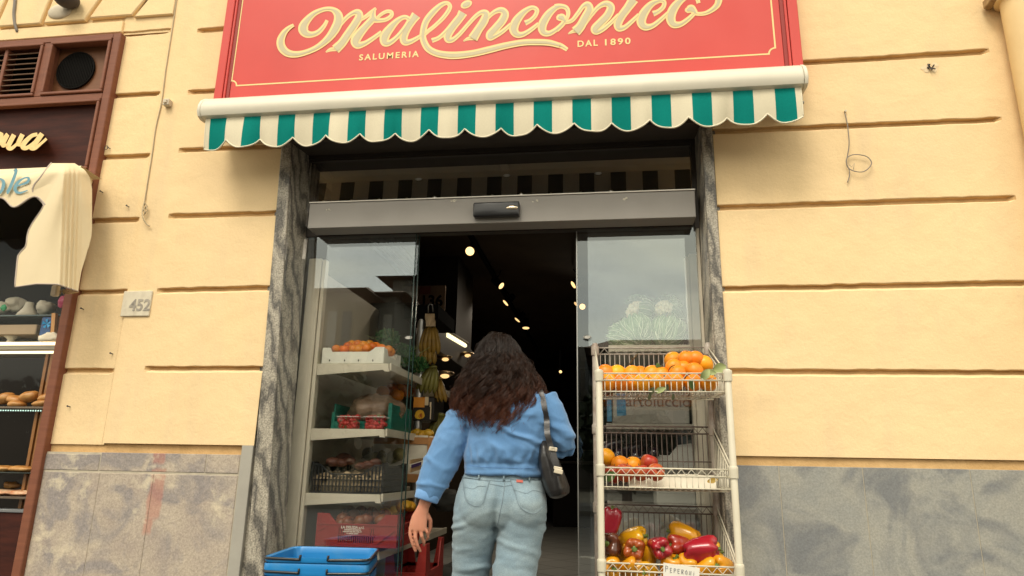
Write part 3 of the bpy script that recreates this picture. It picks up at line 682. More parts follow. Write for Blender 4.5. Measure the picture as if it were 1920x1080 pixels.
def sticker(px,py,Y,rx=.021,rz=.0085):
    p=at(px,py,Y); q=MB()
    q.face([(p.x+rx*math.cos(2*math.pi*k/20),Y,p.z+rz*math.sin(2*math.pi*k/20)) for k in range(20)])
    s=q.build('oval_sticker',OVAL,door); q=MB()
    for k in range(-2,3): x=p.x+k*.0065; h=rz*.72; q.face([(x-.0014-.001,Y-.0006,p.z-h),(x+.0014-.001,Y-.0006,p.z-h),(x+.0014+.002,Y-.0006,p.z+h),(x-.0014+.002,Y-.0006,p.z+h)])
    for sg in (-1,1): q.face([(p.x+sg*rx*.98,Y-.0007,p.z),(p.x+sg*rx*.7,Y-.0007,p.z-rz*.5),(p.x+sg*rx*.7,Y-.0007,p.z+rz*.5)])
    q.tube([(p.x+rx*math.cos(2*math.pi*k/24),Y-.0004,p.z+rz*math.sin(2*math.pi*k/24)) for k in range(24)],.0009,4,closed=True)
    q.build('sticker_print',OVD,s)
for px,py in ((785,336),(950,329),(1122,325)): sticker(px,py,TY-.001)
# posts, panes and leaves
for x0,x1 in ((-1.745,-1.722),(.498,.512)):
    q=MB(); q.box((x0,.17,0.0),(x1,.215,ob-.001),.002); q.build('side_post',BEIGEM,door)
ztop=at(787,428,.215).z
def pane(name,x0,x1,y,z0,z1,edges):
    q=MB(); q.face([(x0,y+.004,z0),(x1,y+.004,z0),(x1,y+.004,z1),(x0,y+.004,z1)]); o=q.build(name,GLASS,door)
    q=MB()
    for e in edges: q.box((e-.0018,y-.0015,z0),(e+.0018,y+.0095,z1))
    if edges: q.build('pane_edge',EDGE,o)
    return o
pane('fixed_pane',-1.720,-1.058,.190,.05,ztop+.02,[-1.058])
pane('door_leaf',-1.600,at(781,560,.224).x,.220,.13,ztop,[at(781,560,.224).x])
pane('fixed_pane',-.085,.497,.190,.05,ztop+.02,[])
lf=pane('door_leaf',at(1083,560,.224).x,.44,.220,.13,ztop,[])
q=MB(); xx=at(1083,560,.224).x; q.box((xx-.006,.218,.13),(xx-.0005,.230,ztop)); q.build('pane_edge',pm('brushed_edge',(.45,.45,.42),rough=.3,metal=.6),lf)
q=MB(); q.box((-1.72,.186,ztop+.021),(.497,.236,ob-.002)); q.build('head_track',DFR,door)
q=MB(); q.box((-1.06,.236,ztop-.03),(-.08,.252,ztop+.03)); q.build('inner_track',GUN,door)
sticker(766,633,.189); sticker(1101,632,.189)
q=MB(); q.box((-1.74,.16,.0),(.51,.25,.125),.003); q.build('threshold',GUN,door)

# ================================================================== things fixed to the wall
WH=pm('weathered_white',(.62,.55,.42),rough=.8,c2=(.50,.43,.32),nscale=12)
pl=thing('house_number','small worn white tile reading 452 on the yellow wall','house number',tuple(at(262,568)))
a,c=at(235,545),at(290,593)
q=MB(); q.box((a.x,-.010,c.z),(at(288,545).x,.002,a.z-.005),.003); pb=q.build('tile',pm('number_tile',(.66,.60,.46),rough=.55,c2=(.60,.53,.40),nscale=25,c3=(.42,.36,.26),n3=14,a3=.5),pl)
text_obj('numerals','452',.092,pm('grey_numerals',(.20,.18,.16),rough=.7,c2=(.40,.36,.29),nscale=40,namt=.6),pl,(at(244,582).x,-.0112,at(262,583).z),extr=.001,bold=.002)
t=[o for o in col.objects if o.name.startswith('numerals')][0]
xs=[v.co.x for v in t.data.vertices]; k=(at(283,580).x-at(244,580).x)/(max(xs)-min(xs)); m0=min(xs)
for v in t.data.vertices: v.co.x=m0+(v.co.x-m0)*k
# drainpipe
dp=thing('drainpipe','thick cream painted drainpipe running down the wall at the right edge','drainpipe',(2.14,-.07,0))
PIPE=pm('painted_pipe',(.74,.545,.28),rough=.6,spec=.4,c2=(.68,.49,.245),nscale=5,bump=.12,bscale=35)
px_=2.125; pr=.085
q=MB(); q.tube([(px_,-.09,z) for z in (0,1,2,2.6,3.3,5.2,8)],pr,28,cap=False); q.build('pipe',PIPE,dp,smooth=True)
q=MB(); q.lathe([(pr+.002,3.40),(pr+.022,3.405),(pr+.026,3.44),(pr+.016,3.46),(pr+.016,3.53),(pr+.028,3.54),(pr+.028,3.58),(pr+.012,3.60),(pr+.001,3.62)],(px_,-.09,0),28); q.build('collar',PIPE,dp,smooth=True,auto=40)
q=MB(); q.lathe([(pr+.002,3.425),(pr+.030,3.427),(pr+.030,3.432),(pr+.002,3.434)],(px_,-.09,.008),28); q.box((px_-pr-.05,-.10,3.41),(px_-pr-.012,-.02,3.455),.004); q.box((px_-pr-.03,-.05,3.418),(px_-pr+.0,.0,3.448),.003); q.build('clamp',pm('rusty_bracket',(.42,.28,.13),rough=.8,c2=(.25,.15,.07),nscale=30),dp)
# loop of loose wire
WIRE=pm('grey_wire',(.23,.20,.17),rough=.6)
q=MB(); P=[at(1584,212,-.008),at(1588,228,-.012),at(1591,250,-.02),at(1592,272,-.02),at(1589,292,-.016),at(1587,303,-.014),at(1590,314,-.016),at(1602,321,-.02),at(1618,322,-.02),at(1630,314,-.02),at(1634,304,-.02),at(1626,294,-.018),at(1610,290,-.018),at(1596,291,-.016),at(1588,297,-.022),at(1587,306,-.02),at(1592,318,-.016),at(1593,328,-.012),at(1589,342,-.01)]
q.tube([Vector(p[:3]) for p in crom([tuple(p)+(0,) for p in P],5)],.0026,6)
q.tube([at(1592,309,-.012),at(1597,313,-.02),at(1602,306,-.014),at(1600,318,-.02)],.0012,5)
o=q.build('wire',WIRE,None,smooth=True); tag(o,'thin grey wire hanging in a loop on the yellow wall','wire')
q=MB(); p=at(1584,210,0); q.cyl((p.x,.004,p.z),(p.x,-.014,p.z),.006,8); q.build('wall_plug',WH,o)
# screw anchor in a bare patch
p=at(1744,127,0); hk=thing('wall_anchor','dark screw anchor left in a chipped pale patch above the wire loop','anchor',tuple(p))
q=MB()
for i in range(14):
    a0=random.uniform(0,6.28); rr=random.uniform(.004,.026); c=p+Vector((rr*1.6*math.cos(a0),-.0012-.0001*i,rr*math.sin(a0)*.9)); s=random.uniform(.004,.017)
    q.face([tuple(c+Vector((s*1.2*math.cos(2*math.pi*j/7)*random.uniform(.6,1.1),0,s*math.sin(2*math.pi*j/7)*random.uniform(.5,1)))) for j in range(7)][::-1])
q.build('chipped_patch',pm('bare_filler',(.80,.64,.41),rough=.95,c2=(.70,.54,.33),nscale=40),hk)
q=MB(); 
for i in range(6): q.cyl((p.x+random.uniform(-.016,.016),-.004,p.z+random.uniform(-.022,.022)),(p.x+random.uniform(-.018,.018),-.016,p.z+random.uniform(-.024,.02)),.0035,6)
q.build('screws',pm('dark_iron',(.06,.05,.045),rough=.7),hk)
# nails and hooks left in the pier
IRON=MATS['dark_iron']
for (x,y,lab,L_) in ((207,279,'small bright ring hook in the narrow yellow pier','ring'),(193,361,'bent dark nail in the pier just right of the cream curtain','nail'),(242,388,'tiny rusty nail below the end of the loose cable','nail'),(157,580,'dark nail stub beneath the tied curtain end','nail'),(212,664,'small nail in the course above the third groove of the pier','nail'),(132,763,'crossed nail stub low on the narrow pier','nail')):
    p=at(x,y,.01); q=MB(); q.cyl((p.x,.012,p.z),(p.x-.005,-.006,p.z+.003),.0026,7); q.cyl((p.x-.005,-.0055,p.z+.003),(p.x-.005,-.0075,p.z+.003),.0052,9)
    if L_=='ring': q.tube([(p.x-.014+.012*math.cos(2*math.pi*k/14),-.007,p.z+.012*math.sin(2*math.pi*k/14)) for k in range(14)],.002,5,closed=True)
    tag(q.build('hook' if L_=='ring' else 'nail',IRON,None),lab,'hook' if L_=='ring' else 'nail')
# cable down the joint of the two piers
CAB=pm('painted_cable',(.52,.42,.27),rough=.8,c2=(.40,.32,.2),nscale=15)
P=[at(331,0,-.004),at(322,60,-.004),at(311,130,-.004),at(303,190,-.005),at(292,240,-.004),at(285,290,-.004),at(277,340,-.004),at(272,372,-.006),at(267,395,-.02),at(268,408,-.03),at(275,420,-.02),at(281,424,-.012)]
P=[P[0]+(P[0]-P[1])*3]+P
q=MB(); q.tube([Vector(p[:3]) for p in crom([tuple(p)+(0,) for p in P],5)],.0038,6); cb=q.build('cable',CAB,None,smooth=True); tag(cb,'thin painted cable running down the joint between the two yellow piers','cable')
q=MB()
for (x,y) in ((271,385),(268,397),(272,392)):
    p=at(x,y,-.015); q.tube([p,p+Vector((.01,-.012,.012)),p+Vector((.02,0,-.01)),p+Vector((.005,-.01,-.03))],.003,5)
q.build('frayed_end',CAB,cb,smooth=True)
p=at(316,194,-.01); q=MB(); q.box((p.x-.022,-.035,p.z-.022),(p.x+.018,.0,p.z+.020),.004,2); q.box((p.x-.012,-.045,p.z-.012),(p.x+.008,-.034,p.z+.012),.003); tag(q.build('junction_box',WH,None),'little pale cable box on the yellow wall beside the joint','cable box')
P=[at(28,-60,-.02),at(28,0,-.02),at(26,25,-.018),at(28,45,-.014),at(32,58,-.006),at(33,60,.01)]
q=MB(); q.tube([Vector(p[:3]) for p in crom([tuple(p)+(0,) for p in P],5)],.009,8); tag(q.build('conduit',pm('grey_conduit',(.20,.175,.15),rough=.7),None,smooth=True),'short grey cable entering the arch above the brown shopfront','cable')
p=at(124,10,-.05); fl=thing('wall_lamp','small dark downlight on a round cream base above the round vent','lamp',tuple(p))
q=MB(); a=at(112,22,-.012); q.ball((a.x,-.012,a.z),(.085,.02,.055)); q.build('base',WH,fl,smooth=True)
q=MB(); a=at(123,6,-.08); q.ball((a.x,-.08,a.z+.035),(.075,.075,.055)); q.build('lamp_shade',IRON,fl,smooth=True)
# ================================================================== brown wooden shopfront next door
def wood(name,c1_c,c2_c,rough=.5):
    return pm(name,c1_c,rough=rough,spec=.4,c2=c2_c,nscale=5,ndet=8,namt=.7,stretch=(1.2,1.2,9),bump=.06,bscale=30)
WOOD=wood('reddish_brown_paint',(.225,.080,.040),(.17,.058,.030),.55)
WOODD=pm('mahogany_panel',(.075,.019,.011),rough=.55,spec=.18,c2=(.032,.0095,.007),nscale=4,ndet=8,namt=.75,stretch=(1,1,7),bump=.05,bscale=25)
BLK=pm('matt_black',(.006,.006,.006),rough=.9,spec=.1)
bk=thing('bakery_shopfront','reddish brown wooden shopfront with louvres, a round vent and raised gold lettering','shopfront',(-3.9,0,0))
YF=-.032; xe=-2.972; XL=-5.6
zt_=at(212,62,YF).z; zm0,zm1=at(205,185,YF).z,at(205,174,YF).z; zs=at(170,316,YF).z
q=MB()
q.box((xe-.052,YF,0),(xe,.06,zt_),.004)                                    # right stile, full height
q.box((XL,YF,zt_-.036),(xe-.0525,.06,zt_),.004)
q.box((XL,YF+.001,zm0+.004),(xe-.0525,.06,zm1+.006),.004)
q.box((XL,YF+.001,zs-.05),(xe-.0525,.06,zs-.004),.004)
xm0,xm1=at(83,80,YF).x,at(99,80,YF).x
q.box((xm0+.004,YF+.002,zm1+.0065),(xm1-.008,.06,zt_-.0365),.003)
q.build('frame',WOOD,bk)
def bead(x0,x1,z0,z1,w_=.018):
    q=MB(); y0=YF-.010; d=.010
    for a,c in (((x0,z0),(x1,z0+w_)),((x0,z1-w_),(x1,z1)),((x0,z0+w_),(x0+w_,z1-w_)),((x1-w_,z0+w_),(x1,z1-w_))): q.box((a[0],y0,a[1]),(c[0],YF+.03,c[1]),.005,2)
    return q.build('panel_bead',WOOD,bk)
vx0,vx1,vz0,vz1=xm1-.006,xe-.055,zm1+.010,zt_-.038
bead(vx0,vx1,vz0,vz1); bead(-4.05,xm0+.004,vz0,vz1); bead(-5.2,xe-.055,zs-.002,zm0+.002)
q=MB(); q.box((vx0,.040,vz0),(vx1,.06,vz1)); vp=q.build('vent_panel',wood('vent_panel_brown',(.20,.085,.035),(.165,.066,.028)),bk)
c=at(143,133,.035); r=.128
q=MB(); q.cyl((c.x,.0395,c.z),(c.x,.030,c.z),r,48); vg=q.build('round_vent',BLK,bk)
q=MB()
for k in range(-11,12):
    x=k*.0112; h=math.sqrt(max(0,(r-.006)**2-x*x))
    if h>.01: q.box((c.x+x-.0028,.024,c.z-h),(c.x+x+.0028,.029,c.z+h))
q.tube([(c.x+r*math.cos(2*math.pi*k/40),.028,c.z+r*math.sin(2*math.pi*k/40)) for k in range(40)],.005,6,closed=True)
q.build('vent_grille',pm('black_grille',(.008,.007,.006),rough=.8,spec=.1),vg)
# louvres
q=MB(); q.box((-4.05,.055,vz0),(xm0,.075,vz1)); q.build('louvre_back',BLK,bk)
lx1=xm0-.014; lm=at(8,100,YF).x
q=MB(); q.box((lm-.012,YF+.012,vz0+.016),(lm+.012,.05,vz1-.016),.003); q.build('louvre_post',WOOD,bk)
LV=wood('louvre_brown',(.19,.115,.072),(.15,.09,.058)); n=9; H=(vz1-vz0-.04)/n
for x0,x1 in ((lm+.013,lx1),(-4.03,lm-.013)):
    q=MB()
    for k in range(n):
        z=vz0+.02+k*H; q.hexa([(x0,YF+.014,z),(x1,YF+.014,z),(x1,YF+.019,z-.002),(x0,YF+.019,z-.002),(x0,YF+.045,z+H*.74),(x1,YF+.045,z+H*.74),(x1,YF+.052,z+H*.72),(x0,YF+.052,z+H*.72)])
    q.build('louvre',LV,bk)
q=MB(); q.box((-5.2,.012,zs-.002),(xe-.055,.05,zm0+.003)); q.build('sign_panel',WOODD,bk)
# raised lettering
def solid_ribbon(q,P,lift,d0,d1,steps=6):
    P=crom(P,steps); n=len(P); prev=None
    for i,(x,y,w_) in enumerate(P):
        a=P[max(i-1,0)]; b=P[min(i+1,n-1)]; tx,ty=b[0]-a[0],b[1]-a[1]; l=math.hypot(tx,ty) or 1; nx,ny=-ty/l*w_/2,tx/l*w_/2
        cur=[q.bm.verts.new(p) for p in (lift(x-nx,y-ny,d0+i*2e-5),lift(x+nx,y+ny,d0+i*2e-5),lift(x+nx,y+ny,d1),lift(x-nx,y-ny,d1))]
        if prev:
            for j in range(4): q.bm.faces.new((prev[j],cur[j],cur[(j+1)%4],prev[(j+1)%4]))
        prev=cur
GOLD=pm('gold_lettering',(.78,.55,.25),rough=.35,spec=.5,metal=.15,c2=(.66,.44,.17),nscale=25)
def c5(P): return [(u/4.909,180+v/4.909,w_/4.909*1.0) for u,v,w_ in P]
lt=lambda x,y,d: tuple(at(x,y,d))
for k,SS in enumerate(([[(-190,480,40),(-120,400,30),(-70,360,40),(-95,440,44),(-110,470,40)],[(-90,430,26),(-40,380,30),(10,352,44),(-15,430,46),(-30,462,38)],[(-5,430,26),(40,385,30),(66,358,40),(28,430,46),(30,458,34),(62,446,24)]],
        [[(130,356,44),(95,420,46),(75,470,44),(105,482,34),(160,435,26),(212,362,30)],[(208,352,44),(175,420,44),(165,462,40)]],
        [[(345,352,34),(290,368,36),(225,430,46),(210,470,44),(250,476,36),(320,420,26),(370,352,28)],[(388,346,46),(335,420,46),(285,470,46),(320,480,36),(380,435,26),(428,392,26)]])):
    q=MB()
    for i,P in enumerate(SS): solid_ribbon(q,c5(P),lt,-.062-.0006*i,.008)
    q.build('gold_letter',GOLD,bk)
# display window under the curtain
zk=at(60,958,YF).z
q=MB(); q.box((XL,-.02,0),(xe-.0525,.05,zk-.012),.003); q.build('kick_panel',WOODD,bk)
q=MB(); q.box((XL,-.028,zk-.0115),(xe-.0525,.04,zk+.004),.002); q.build('metal_sill',pm('dull_steel',(.30,.31,.32),rough=.35,metal=.8),bk)
BG=glass_mat('bakery_glass',refl=.12,base=.012)
q=MB(); q.face([(XL,.014,zk+.005),(xe-.053,.014,zk+.005),(xe-.053,.014,zs-.051),(XL,.014,zs-.051)]); q.build('window_pane',BG,bk)
q=MB(); q.face([(XL,1.0,0),(xe-.04,1.0,0),(xe-.04,1.0,3),(XL,1.0,3)]); q.face([(xe-.04,.062,0),(xe-.04,.062,3),(xe-.04,1.0,3),(xe-.04,1.0,0)]); q.face([(XL,.06,zs-.05),(xe-.04,.06,zs-.05),(xe-.04,1.0,zs-.05),(XL,1.0,zs-.05)]); q.face([(XL,.06,.3),(xe-.04,.06,.3),(xe-.04,1,.3),(XL,1,.3)])
q.build('window_lining',pm('dark_window_lining',(.022,.014,.010),rough=.6),bk)
OCH=pm('varnished_post',(.30,.13,.035),rough=.4,c2=(.22,.09,.025),nscale=6)
a,c=at(86,690,.10),at(58,860,.10)
for dx in (-.02,.012):
    q=MB(); q.hexa([(c.x+dx,.10,.6),(c.x+dx+.018,.10,.6),(c.x+dx+.018,.13,.6),(c.x+dx,.13,.6),(a.x+dx,.10,1.85),(a.x+dx+.018,.10,1.85),(a.x+dx+.018,.13,1.85),(a.x+dx,.13,1.85)]); q.build('inner_post',OCH,bk)
# shelves inside the window (fixed)
STEEL=MATS['dull_steel']; XS=xe-.06
def shelf(y0,py,th,mat,dep,name='window_shelf'):
    z=at(50,py,y0).z; q=MB(); q.box((XL+.2,y0,z-th),(XS,y0+dep,z),.002); q.build(name,mat,bk); return z
LEDC=pm('lit_shelf_strip',(.85,.72,.45),rough=.5,emit=(1,.80,.48),estr=1.0)
z1_=shelf(.10,590,.008,pm('shelf_glass_edge',(.12,.16,.16),rough=.2),.35)
z2_=shelf(.06,641,.020,LEDC,.004,'shelf_edge_light'); shelf(.066,646,.03,pm('shelf_rail',(.30,.26,.19),rough=.4,c2=(.2,.17,.13),nscale=4,stretch=(.5,1,8)),.30)
shelf(.058,658,.016,LEDC,.004,'shelf_edge_light')
z3_=shelf(.05,762,.012,pm('tray_steel',(.22,.17,.13),rough=.3,metal=.7),.30)
zl=at(50,770,.045).z; q=MB()
for k in range(64): q.ball((XS-.006-k*.0155,.045,zl),(.0045,.003,.0045),6,4)
q.build('led_dots',pm('pale_led',(.5,.7,.62),rough=.4,emit=(.55,.85,.75),estr=.5),bk)
z4_=shelf(.05,886,.006,pm('shelf_glass_edge2',(.05,.06,.055),rough=.2),.3)
z5_=shelf(.04,932,.012,MATS['tray_steel'],.34)
# goods on show
def lump(seed,r,amp=.25,fr=2.2,flat=1,seg=20):
    q=MB(); vs=q.ball((0,0,0),r if hasattr(r,'__len__') else (r,r,r*flat),seg,14); rr=max(r) if hasattr(r,'__len__') else r
    for v in vs:
        n=v.co.normalized(); v.co*=1+amp*fbm(v.co/rr*fr+Vector((seed*7.3,seed,1)),.7,4)
    return q
MERI=pm('meringue',(.80,.72,.56),rough=.85,c2=(.70,.60,.45),nscale=14,sss=.1)
PAPER=pm('crumpled_paper',(.74,.68,.55),rough=.75,c2=(.60,.54,.42),nscale=10)
PAST=pm('baked_pastry',(.55,.26,.07),rough=.45,c2=(.36,.14,.03),nscale=16,namt=.6,c3=(.66,.40,.15),n3=7,a3=.6,bump=.2,bscale=60)
def put(q,name,mat,p,lab,cat,group=None,rot=None,sm=True):
    o=q.build(name,mat,None,smooth=sm); o.location=p
    if rot: o.rotation_euler=rot
    return tag(o,lab,cat,group)
def seat(px,py,Y,zr): p=at(px,py,Y); return p
put(lump(1,(.062,.05,.045),.35,2.5),'wrapped_sweet',PAPER,at(28,572,.2),'largest crumpled cream wrapper of sweets on the bakery top shelf','wrapped sweets')
q=MB(); q.lathe([(.001,.09),(.022,.088),(.024,.07),(.03,.05),(.05,.02),(.06,.0),(.001,-.001)],(0,0,0),18); put(q,'paper_cone',PAPER,Vector((at(52,588,.16).x,.16,z1_+.001)),'white paper cone standing between the wrapped sweets','paper cone')
put(lump(3,(.055,.05,.04),.4,2.2),'wrapped_sweet',PAPER,at(86,577,.17),'folded white wrapper of sweets beside the paper cone','wrapped sweets')
put(lump(4,(.045,.04,.04),.3,2.2),'wrapped_sweet',PAPER,at(4,578,.15),'cream wrapper of sweets at the left end of the bakery top shelf','wrapped sweets')
q=lump(5,(.018,.01,.02),.4); put(q,'green_bow',pm('green_ribbon',(.05,.35,.14),rough=.5),at(7,577,.095),'small green ribbon tied on the leftmost wrapper','ribbon')
q=MB(); z=z2_; q.box((-3.95,.12,z+.055),(at(69,610,.12).x,.3,z+.115),.004); put(q,'cake_box',pm('buff_card',(.46,.33,.20),rough=.6,c2=(.36,.26,.16),nscale=4),(0,0,0),'long buff cake box lying on two white stands behind the bakery glass','box',sm=False)
for x in (20,-14): 
    q=MB(); q.lathe([(.05,0),(.052,.006),(.022,.02),(.018,.035),(.035,.05),(.045,.054)],(0,0,0),20); put(q,'cake_stand',PAPER,Vector((at(x,640,.18).x,.18,z2_+.0005)),'white cake stand under the middle of the buff box' if x>0 else 'white cake stand under the left of the buff box','cake stand')
q=MB(); a=at(70,640,.1); c=at(109,594,.1); q.box((a.x,.10,z2_+.0005),(c.x-.01,.13,c.z),.004); bb=put(q,'gift_bag',pm('deep_blue_foil',(.012,.045,.16),rough=.3,c2=(.02,.09,.25),nscale=8),(0,0,0),'deep blue gift bag with a bright blue bow on the bakery shelf','gift bag',sm=False)
q=MB()
for k in range(5):
    a0=k*1.3; c=at(88,607,.095); q.face([c+Vector((0,0,0)),c+Vector((.028*math.cos(a0),-.006,.030*math.sin(a0))),c+Vector((.03*math.cos(a0+.7),-.002,.026*math.sin(a0+.7)))])
q.build('bow',pm('bright_blue_ribbon',(.02,.30,.62),rough=.35),bb)
put(lump(8,(.058,.04,.03),.4,3),'cream_heap',MERI,Vector((at(97,632,.085).x,.078,z2_+.026)),'heap of white meringue in front of the blue gift bag','meringue')
q=MB(); a=at(112,590,.08); q.hexa([(a.x-.02,.07,z2_),(a.x+.0,.07,z2_),(a.x+.0,.09,z2_),(a.x-.02,.09,z2_),(a.x-.045,.07,z2_+.17),(a.x-.02,.07,z2_+.17),(a.x-.02,.09,z2_+.17),(a.x-.045,.09,z2_+.17)]); put(q,'orange_card',pm('orange_card',(.6,.30,.10),rough=.6),(0,0,0),'slanted orange card at the right end of the bakery shelf','card',sm=False)
put(lump(9,(.028,.02,.035),.25),'pink_sweet',pm('pink_wrap',(.5,.06,.14),rough=.4),at(118,566,.085),'magenta wrapper beside the curtain end in the bakery window','wrapper')
for i,(x,y,rx,rz,ang,lab) in enumerate([(10,747,.055,.030,-20,'golden bun at the left end of the upper pastry tray'),(30,750,.05,.028,10,'bun behind the leftmost golden bun'),(55,744,.06,.03,-18,'large spiral bun leaning in the middle of the upper tray'),(88,747,.05,.026,-10,'bun at the right end of the upper pastry tray'),(32,758,.05,.02,0,'flat bun lying in front on the upper pastry tray'),(80,757,.055,.02,-8,'flat bun lying at the right front of the upper tray'),(-20,748,.055,.03,-10,'bun just outside the left edge on the upper tray')]):
    p=at(x,y,.12-.02*(i>3)); q=lump(20+i,(rx,.045,rz),.12,2)
    put(q,'pastry',PAST,p,lab,'pastry','buns on the upper bakery tray',(0,R_(ang),0))
for i,(x,y,lab) in enumerate([(45,880,'long brown loaf on the lower bakery glass shelf'),(8,882,'brown loaf at the left of the lower bakery glass shelf')]):
    put(lump(40+i,(.085,.05,.018),.2,3),'loaf',PAST,Vector((at(x,y,.12).x,.12,z4_+.017)),lab,'bread','loaves in the bakery window')
PIZ=pm('pizza_topping',(.55,.16,.05),rough=.5,c2=(.72,.55,.35),nscale=30,namt=.5,bump=.5,bscale=50)
for i,x in enumerate((5,46)): put(lump(50+i,(.10,.08,.016),.3,4),'pizza',PIZ,Vector((at(x,925,.14).x-.0,.14,z5_+.016)),('flat pizza with red and cream topping at the right of the lowest tray','flat pizza with red and cream topping at the left of the lowest tray')[1-i],'pizza','pizzas on the lowest bakery tray')
put(lump(60,(.05,.03,.02),.3,3),'sandwich',PAST,Vector((at(12,905,.2).x,.24,z5_+.05)),'rolled sandwich standing behind the pizzas','sandwich')
# ------------------------------------------------------------------ cream curtain awning over that window
cu=thing('bakery_awning','folded cream fabric awning with blue italic letters and a side curtain tied at its end','awning',(-3.3,-.25,2.3))
CLOTH=pm('cream_canvas',(.72,.60,.39),rough=.9,sheen=.1,c2=(.66,.54,.34),nscale=3,bump=.12,bscale=220)
HEM=pm('grey_hem',(.42,.35,.29),rough=.9); BLUE=pm('faded_blue_print',(.13,.29,.36),rough=.8,c2=(.17,.33,.39),nscale=30)
YV=-.33
q=MB(); rows=[]; top=at(60,307,YV).z
NXv=120; xv1=at(112,330,YV).x; xv0=-4.9; bot=[]
for i in range(NXv+1):
    x=xv0+(xv1-xv0)*i/NXv
    # scalloped lower edge traced from three scallops, repeated
    t=((x-at(28,388,YV).x)/(at(28,388,YV).x-at(-36,388,YV).x)); s=math.cos(2*math.pi*t)
    zb_=at(28,379,YV).z-.030*s
    bot.append((x,zb_))
for k in range(9):
    f=k/8; rows.append([(x,YV+.004*math.sin(x*31+f)+.012*(1-f)**2+(.10*(1-f)**6),top+.012*math.sin(f*3.14)+(zb_-top)*f) for x,zb_ in bot])
q.grid(rows); q.grid([[(x,y+.002,z) for x,y,z in r[::-1]] for r in rows]); q.build('valance',CLOTH,cu,smooth=True)
q=MB(); q.tube([(x,YV+.004*math.sin(x*31+1)+.001,z) for x,z in bot],.005,6); q.build('hem',HEM,cu,smooth=True)
q=MB(); q.grid([[(xv0,YV+.115,top-.001),(xv1,YV+.115,top-.001)],[(xv0,-.2,top+.04),(xv1,-.2,top+.04)],[(xv0,-.035,top+.03),(xv1,-.035,top+.03)]]); q.build('top_cloth',CLOTH,cu,smooth=True)
def c5p(P): return [(u/4.909,180+v/4.909,w_/4.909) for u,v,w_ in P]
q=MB(); lv=lambda x,y,k: tuple(at(x,y,YV-.0075-k))
for i,P in enumerate([c5p([(-5,900,18),(25,850,30),(32,790,30),(0,762,16),(-45,775,22),(-75,830,32),(-70,880,28),(-40,905,16),(-5,900,18)]),
          c5p([(125,690,14),(150,682,26),(130,750,28),(98,830,30),(70,885,30),(62,892,16)]),
          c5p([(142,832,14),(200,815,16),(255,790,24),(262,755,22),(225,755,14),(170,790,26),(140,840,32),(150,880,28),(190,890,18),(255,868,8)])]): q.ribbon(P,lambda w_:w_,lv,6,dl=i*.0004)
q.build('blue_letters',BLUE,cu)
# side curtain: rows of (y, left px, right px)
RW=[(306,96,140),(318,86,158),(332,76,168),(346,64,171),(355,61,172),(366,64,172),(376,76,172),(384,83,172),(395,77,172),(405,70,172),(418,61,172),(431,54,172),(443,51,171),(455,50,168),(463,48,166),(471,40,163),(479,34,161),(492,32,157),(505,31,153),(520,29,149),(532,28,146)]
RWt=[(545,114,143),(552,117,140)]
def lerp(tab,y,k):
    for a,c in zip(tab[:-1],tab[1:]):
        if a[0]<=y<=c[0]: t=(y-a[0])/(c[0]-a[0]); t=t; return a[k]+(c[k]-a[k])*t
    return tab[-1][k]
def foldY(u,f): # u 0..1 across, folds bunch between .55 and .85
    L0,R0=lerp(RW,306+226*f,1),lerp(RW,306+226*f,2); xp=L0+(R0-L0)*u; xc=138-9*f; g=math.exp(-((xp-xc)/11)**2)
    return -.33+.16*max(0,(xp-120+8*f)/50)-.0075*g*math.cos((xp-xc)*.72)*min(1,.35+f)-.010*math.sin(xp*.07+f*2)*f+.075*max(0,1-f/.09)**2+.013*math.sin(math.atan2(306+226*f-300,132-xp)*9.0)*min(1,f*3)*(1-math.exp(-((xp-132)/14)**2))-.012*math.exp(-((xp-(60+70*(1-f)))/14)**2)*(1-f)
q=MB(); rows=[]; NU=90
ys=[r[0] for r in RW]
NYc=60
for i in range(NYc+1):
    y=306+(532-306)*i/NYc; f=i/NYc; L0,R0=lerp(RW,y,1),lerp(RW,y,2); row=[]
    for j in range(NU+1):
        u=j/NU; x=L0+(R0-L0)*u
        yb=y
        if f>.9: yb=y+(f-.9)/.1*(6*max(0,.35-u)/.35+ (3 if u>.35 else 0)*(u-.35)+ (12*max(0,(u-.68))/.32))
        row.append(tuple(at(x,yb,foldY(u,f))))
    rows.append(row)
q.grid(rows); q.grid([[(x,y+.0025,z) for x,y,z in r[::-1]] for r in rows]); sc_=q.build('side_curtain',CLOTH,cu,smooth=True)
q=MB(); q.tube([Vector(r[0])+Vector((0,.001,0)) for r in rows],.005,6); q.tube([Vector(p)+Vector((0,.001,0)) for p in rows[-1]],.004,6); q.build('hem',HEM,sc_,smooth=True)
q=MB()
for i in range(5):
    p=at(116+i*6,548,-.20+.03*i); q.tube([p+Vector((-.008,0,-.01)),p+Vector((.0,-.012,.006)),p+Vector((.012,-.004,.014)),p+Vector((.016,.008,0))],.0032,5)
q.tube([at(112,546,-.22),at(128,551,-.2),at(146,548,-.08),at(147,545,-.03)],.003,5); q.build('tie_cord',pm('frayed_cord',(.33,.24,.12),rough=.9),cu,smooth=True)
q=MB(); a=at(104,540,-.19); q.box((a.x-.02,-.20,a.z-.045),(a.x+.018,-.17,a.z+.015),.006); q.build('end_bracket',WH,cu)
q=MB(); a=at(152,330,-.10); q.rings([[(a.x+.035*math.cos(t)*s,-.10+ (y),a.z-.02+.05*math.sin(t)*s) for t in [2*math.pi*k/16 for k in range(16)]] for y,s in ((-.06,.9),(-.05,1),(.05,1),(.055,.9))]); q.build('roller_end',CLOTH,cu,smooth=True)
